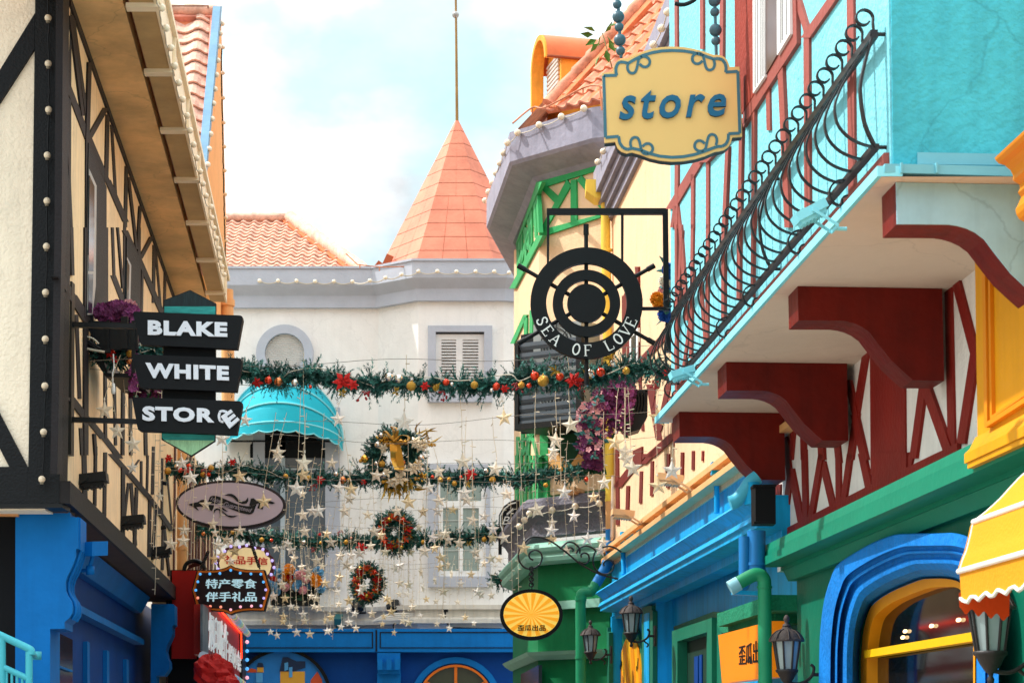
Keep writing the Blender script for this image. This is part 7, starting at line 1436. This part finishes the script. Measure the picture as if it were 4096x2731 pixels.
STARS = {'02': "912,85,42 1252,55,50 1315,155,55 1650,145,48 1100,285,38 1350,310,42 1415,340,45 1385,395,42 1615,290,40 1645,265,38 1640,355,32 1700,445,28n 1465,475,48 1265,515,45 1190,490,34n 1650,520,45 1480,535,38 1260,590,48 1175,610,48 1555,585,42 1500,620,48 1590,600,32 1615,660,42 1475,715,38 1525,690,38 1590,730,35",
 '01': "720,1260,65 808,1400,60 918,1490,62 1690,1325,48 1530,1455,55", '11': "565,1320,55 1018,1340,70 1710,1310,58 150,1550,55",
 '21': "405,1360,65 1005,1310,65 300,1465,62 710,1480,58 285,1540,50 780,1545,60",
 '22': "790,25,60 830,90,65 1330,5,40 1100,105,65 1005,210,62 635,190,55 360,255,52 65,220,42 170,375,58 560,290,45 425,420,45 530,445,38 355,450,38 275,465,42 270,520,48 340,570,27n 270,580,42 685,420,38 520,575,48 625,600,45 610,655,42 80,640,52 75,690,35 210,680,30 375,655,42 430,690,38 490,645,35 370,740,28n 30,800,28n 15,510,30 200,345,40 280,5,45 1500,115,38",
 '12': "155,15,40 328,55,65 522,55,42 325,135,55 108,190,37n 278,230,60 320,265,35 830,140,48 570,225,50 655,235,50 645,300,42 1255,115,50 1425,45,60 1645,95,55 1192,225,50 1110,215,35 55,320,55 322,410,48 388,385,45 430,385,55 612,385,48 768,410,38 970,385,45 1052,325,52 1150,390,42 1260,315,48 1250,385,42 1355,375,35 1435,260,55 1450,305,50 1725,270,45 1490,450,50 1570,420,42 1120,495,35 335,525,45 488,540,38 515,600,42 58,570,34n 95,525,28n 815,525,48 860,550,40 935,575,34n 790,625,38 1215,570,45 1260,555,42 1305,540,40 1325,585,42 1400,605,42 1630,510,45 1705,570,45 1630,570,38 215,610,40 240,655,40 140,640,32 260,710,35 890,665,38 1063,665,35 1160,660,50 1230,640,40 1510,670,42 1525,715,38 580,695,40 655,690,38 712,675,42 420,725,42 315,770,35 455,765,30 625,755,42 660,780,35 992,760,40 955,780,35 1270,705,40 1268,770,38 1320,755,32n 1615,710,40 1672,715,32 1570,745,32 1135,805,32n 1345,815,30n 1480,820,32 360,800,42 575,840,40 545,880,28n 180,890,38 475,880,35 355,835,35 1230,860,32n 1410,885,32 740,905,38 720,935,35 880,895,32 990,880,38 1048,890,35 1150,915,32n 1290,935,38 1525,940,40 1548,960,32 1615,890,35 1620,965,32 1172,990,28 1237,1005,25 1388,1010,25 985,955,28 1040,955,28 1075,1000,25 848,1000,28n 900,985,35 915,1005,30 640,1000,38 655,920,28n 558,940,30 570,1025,28 200,985,32 120,970,38 380,970,32 415,985,32 90,1045,32 140,1060,28 240,1040,28 278,1050,25 400,1040,28 435,1050,32 325,1095,35 335,1140,32 190,1110,32 185,1145,28 515,1115,32 475,1135,27n 635,1060,28 640,1150,30 680,1090,28 688,1190,28 585,1180,28 55,1140,24 100,1215,25 145,1240,28 280,1218,32 232,1175,25 370,1230,32 490,1210,30 510,1205,25 798,1090,32 930,1075,35 880,1110,26 870,1160,24 1015,1095,28 1010,1140,30 1050,1150,35 1078,1045,32 1130,1105,25 950,1220,24 1285,1105,28 1245,1160,25 1330,1190,28 1440,1115,28 1500,1155,25 1640,835,32 810,830,30n"}
def zone(px, py):
    x, y = px / 1.7415, py / 1.7415
    if x < 400: return 'the striped timber wall below the black sign'
    if x < 660 and 1105 < y < 1215: return 'the mauve oval sign'
    if x < 640 and y > 1215: return 'the brown marquee sign and its chains'
    if x < 790 and y < 1110: return 'the teal awning window'
    if x < 800 and y < 1310: return 'the tall blue grey window'
    if x < 800 and y < 1430: return 'the far window box'
    if y > 1425: return 'the blue far fascia'
    if y > 1370: return 'the white band above the blue fascia'
    if x < 990 and y < 1150: return 'the gold bowed wreath'
    if x < 990 and y < 1290: return 'the round poinsettia wreath'
    if x < 990: return 'the oval poinsettia wreath'
    if x < 1150 and y > 1080: return 'the white casement window'
    if x < 1180 and y > 1080: return 'the edge of the green bay'
    if x < 1180: return 'the upper white wall of the far building'
    if x < 1400 and y < 1130: return 'the slatted air conditioner cage'
    if x < 1400 and y < 1250: return 'the dark grey base of the bay'
    if x < 1400: return 'the iron scroll bracket'
    if y < 1010: return 'the red timbers beside the cascade of blossom'
    return 'the yellow wall above the cyan shop'
zr = EYE.z + 3.55
ropes = [18.0 + 1.75 * k for k in range(14)]
def rope_y(k, x): return ropes[k] + (.14 if k % 2 else -.16) * x
SW = M('pale_wire', 'd2c3a8', .5, 0); TICK = M('led_tick', 'ece0c8', .3, 0)
used = {}; NS = 0
for key, sdef in STARS.items():
    for tok in sdef.split():
        x, y, r = tok.rstrip('n').split(','); px, py = A1(key, float(x), float(y)); r = float(r); nar = tok.endswith('n')
        Y = min(40.3, max(17.3, .086 * FL / (r * .58)))
        if px < 640: Y = min(Y, 19.5)
        X = atY(px, py, Y).x; k = min(range(14), key=lambda q: abs(rope_y(q, X) - Y))
        Yr_ = rope_y(k, X)
        if Yr_ > 40.6: k -= 1; Yr_ = rope_y(k, X)
        c = atY(px, py, Yr_); s_ = r * .5805 * Yr_ / FL * 1.14
        zn = zone(px, py)
        sz = 'large ' if r >= 54 else 'small ' if r < 31 else ''
        t = thing('star_light', '%sclear %sstar light in front of %s' % (sz, 'edge-on ' if nar else '', zn), 'star light', c, 'star lights hung over the alley'); NS += 1
        ry = rad(U(62, 76)) if nar else rad(U(-35, 35)); tl = rad(U(-9, 9))
        if nar: s_ *= 1.15
        o = inst('star', random.choice(ME_STARS), t, c, (rad(U(-8, 8)), tl, ry), s_); inst('cap', ME_CAP, o, c); o.children[0].location = (0, 0, 0)
        top = max(zr - .06 * math.cos(X), c.z + s_ + .25)
        b = B(); p0 = c + V((math.sin(tl) * s_, 0, s_ * 1.2)); p1 = V((X + U(-.08, .08), Yr_, top)); q = [p0.lerp(p1, f) + V((U(-.008, .008), 0, 0)) for f in (0, .25, .5, .75, 1)]
        b.tube(q, .0027, 4, False)
        n = max(2, int((p1 - p0).length / .15))
        for j in range(n):
            pc = p0.lerp(p1, (j + .5) / n); dx = V((1 if (j + NS) % 2 else -.2, U(-1, 1), U(-.3, .3))).normalized() * .045; b.tube([pc, pc + dx], .005, 4, False)
        obj('drop_wire', b, SW, t, recalc=False)
for k in range(14):
    Y = ropes[k]; xl = LA.yz(Y, 0, 0).x; xr = RWALL.yz(min(Y, 28), 0).x if Y < 29 else B2.x if Y > 34 else B1.x
    b = B(); b.tube([V((xl + (xr - xl) * f, rope_y(k, xl + (xr - xl) * f), zr - .10 * math.sin(math.pi * f) + .03 * math.sin(f * 17 + k))) for f in [i / 24 for i in range(25)]], .0028, 5)
    obj('wire_rope', b, M('dark_wire_rope', '7d756a', .5, 0), None, label='thin dark wire rope strung across the alley carrying star lights', cat='wire', group='wire ropes strung across the alley')
# plain light drops without stars
for i in range(16):
    k = random.choice((2, 3, 4, 5, 6, 7, 8, 9)); X = U(LA.yz(ropes[k], 0).x + .3, 1.0); Y = rope_y(k, X); L_ = U(.8, 2.0)
    b = B(); p1 = V((X, Y, zr - .08)); p0 = p1 - V((U(-.08, .08), 0, L_)); b.tube([p0, p1], .0033, 4, False)
    for j in range(int(L_ / .12)):
        pc = p0.lerp(p1, (j + .5) / int(L_ / .12)); b.tube([pc, pc + V((1 if j % 2 else -1, U(-1, 1), 0)).normalized() * .045], .005, 4, False)
    obj('fairy_light_drop', b, SW, None, label='plain fairy light wire without a star hanging among the star lights', cat='fairy light', group='plain fairy light drops', recalc=False)
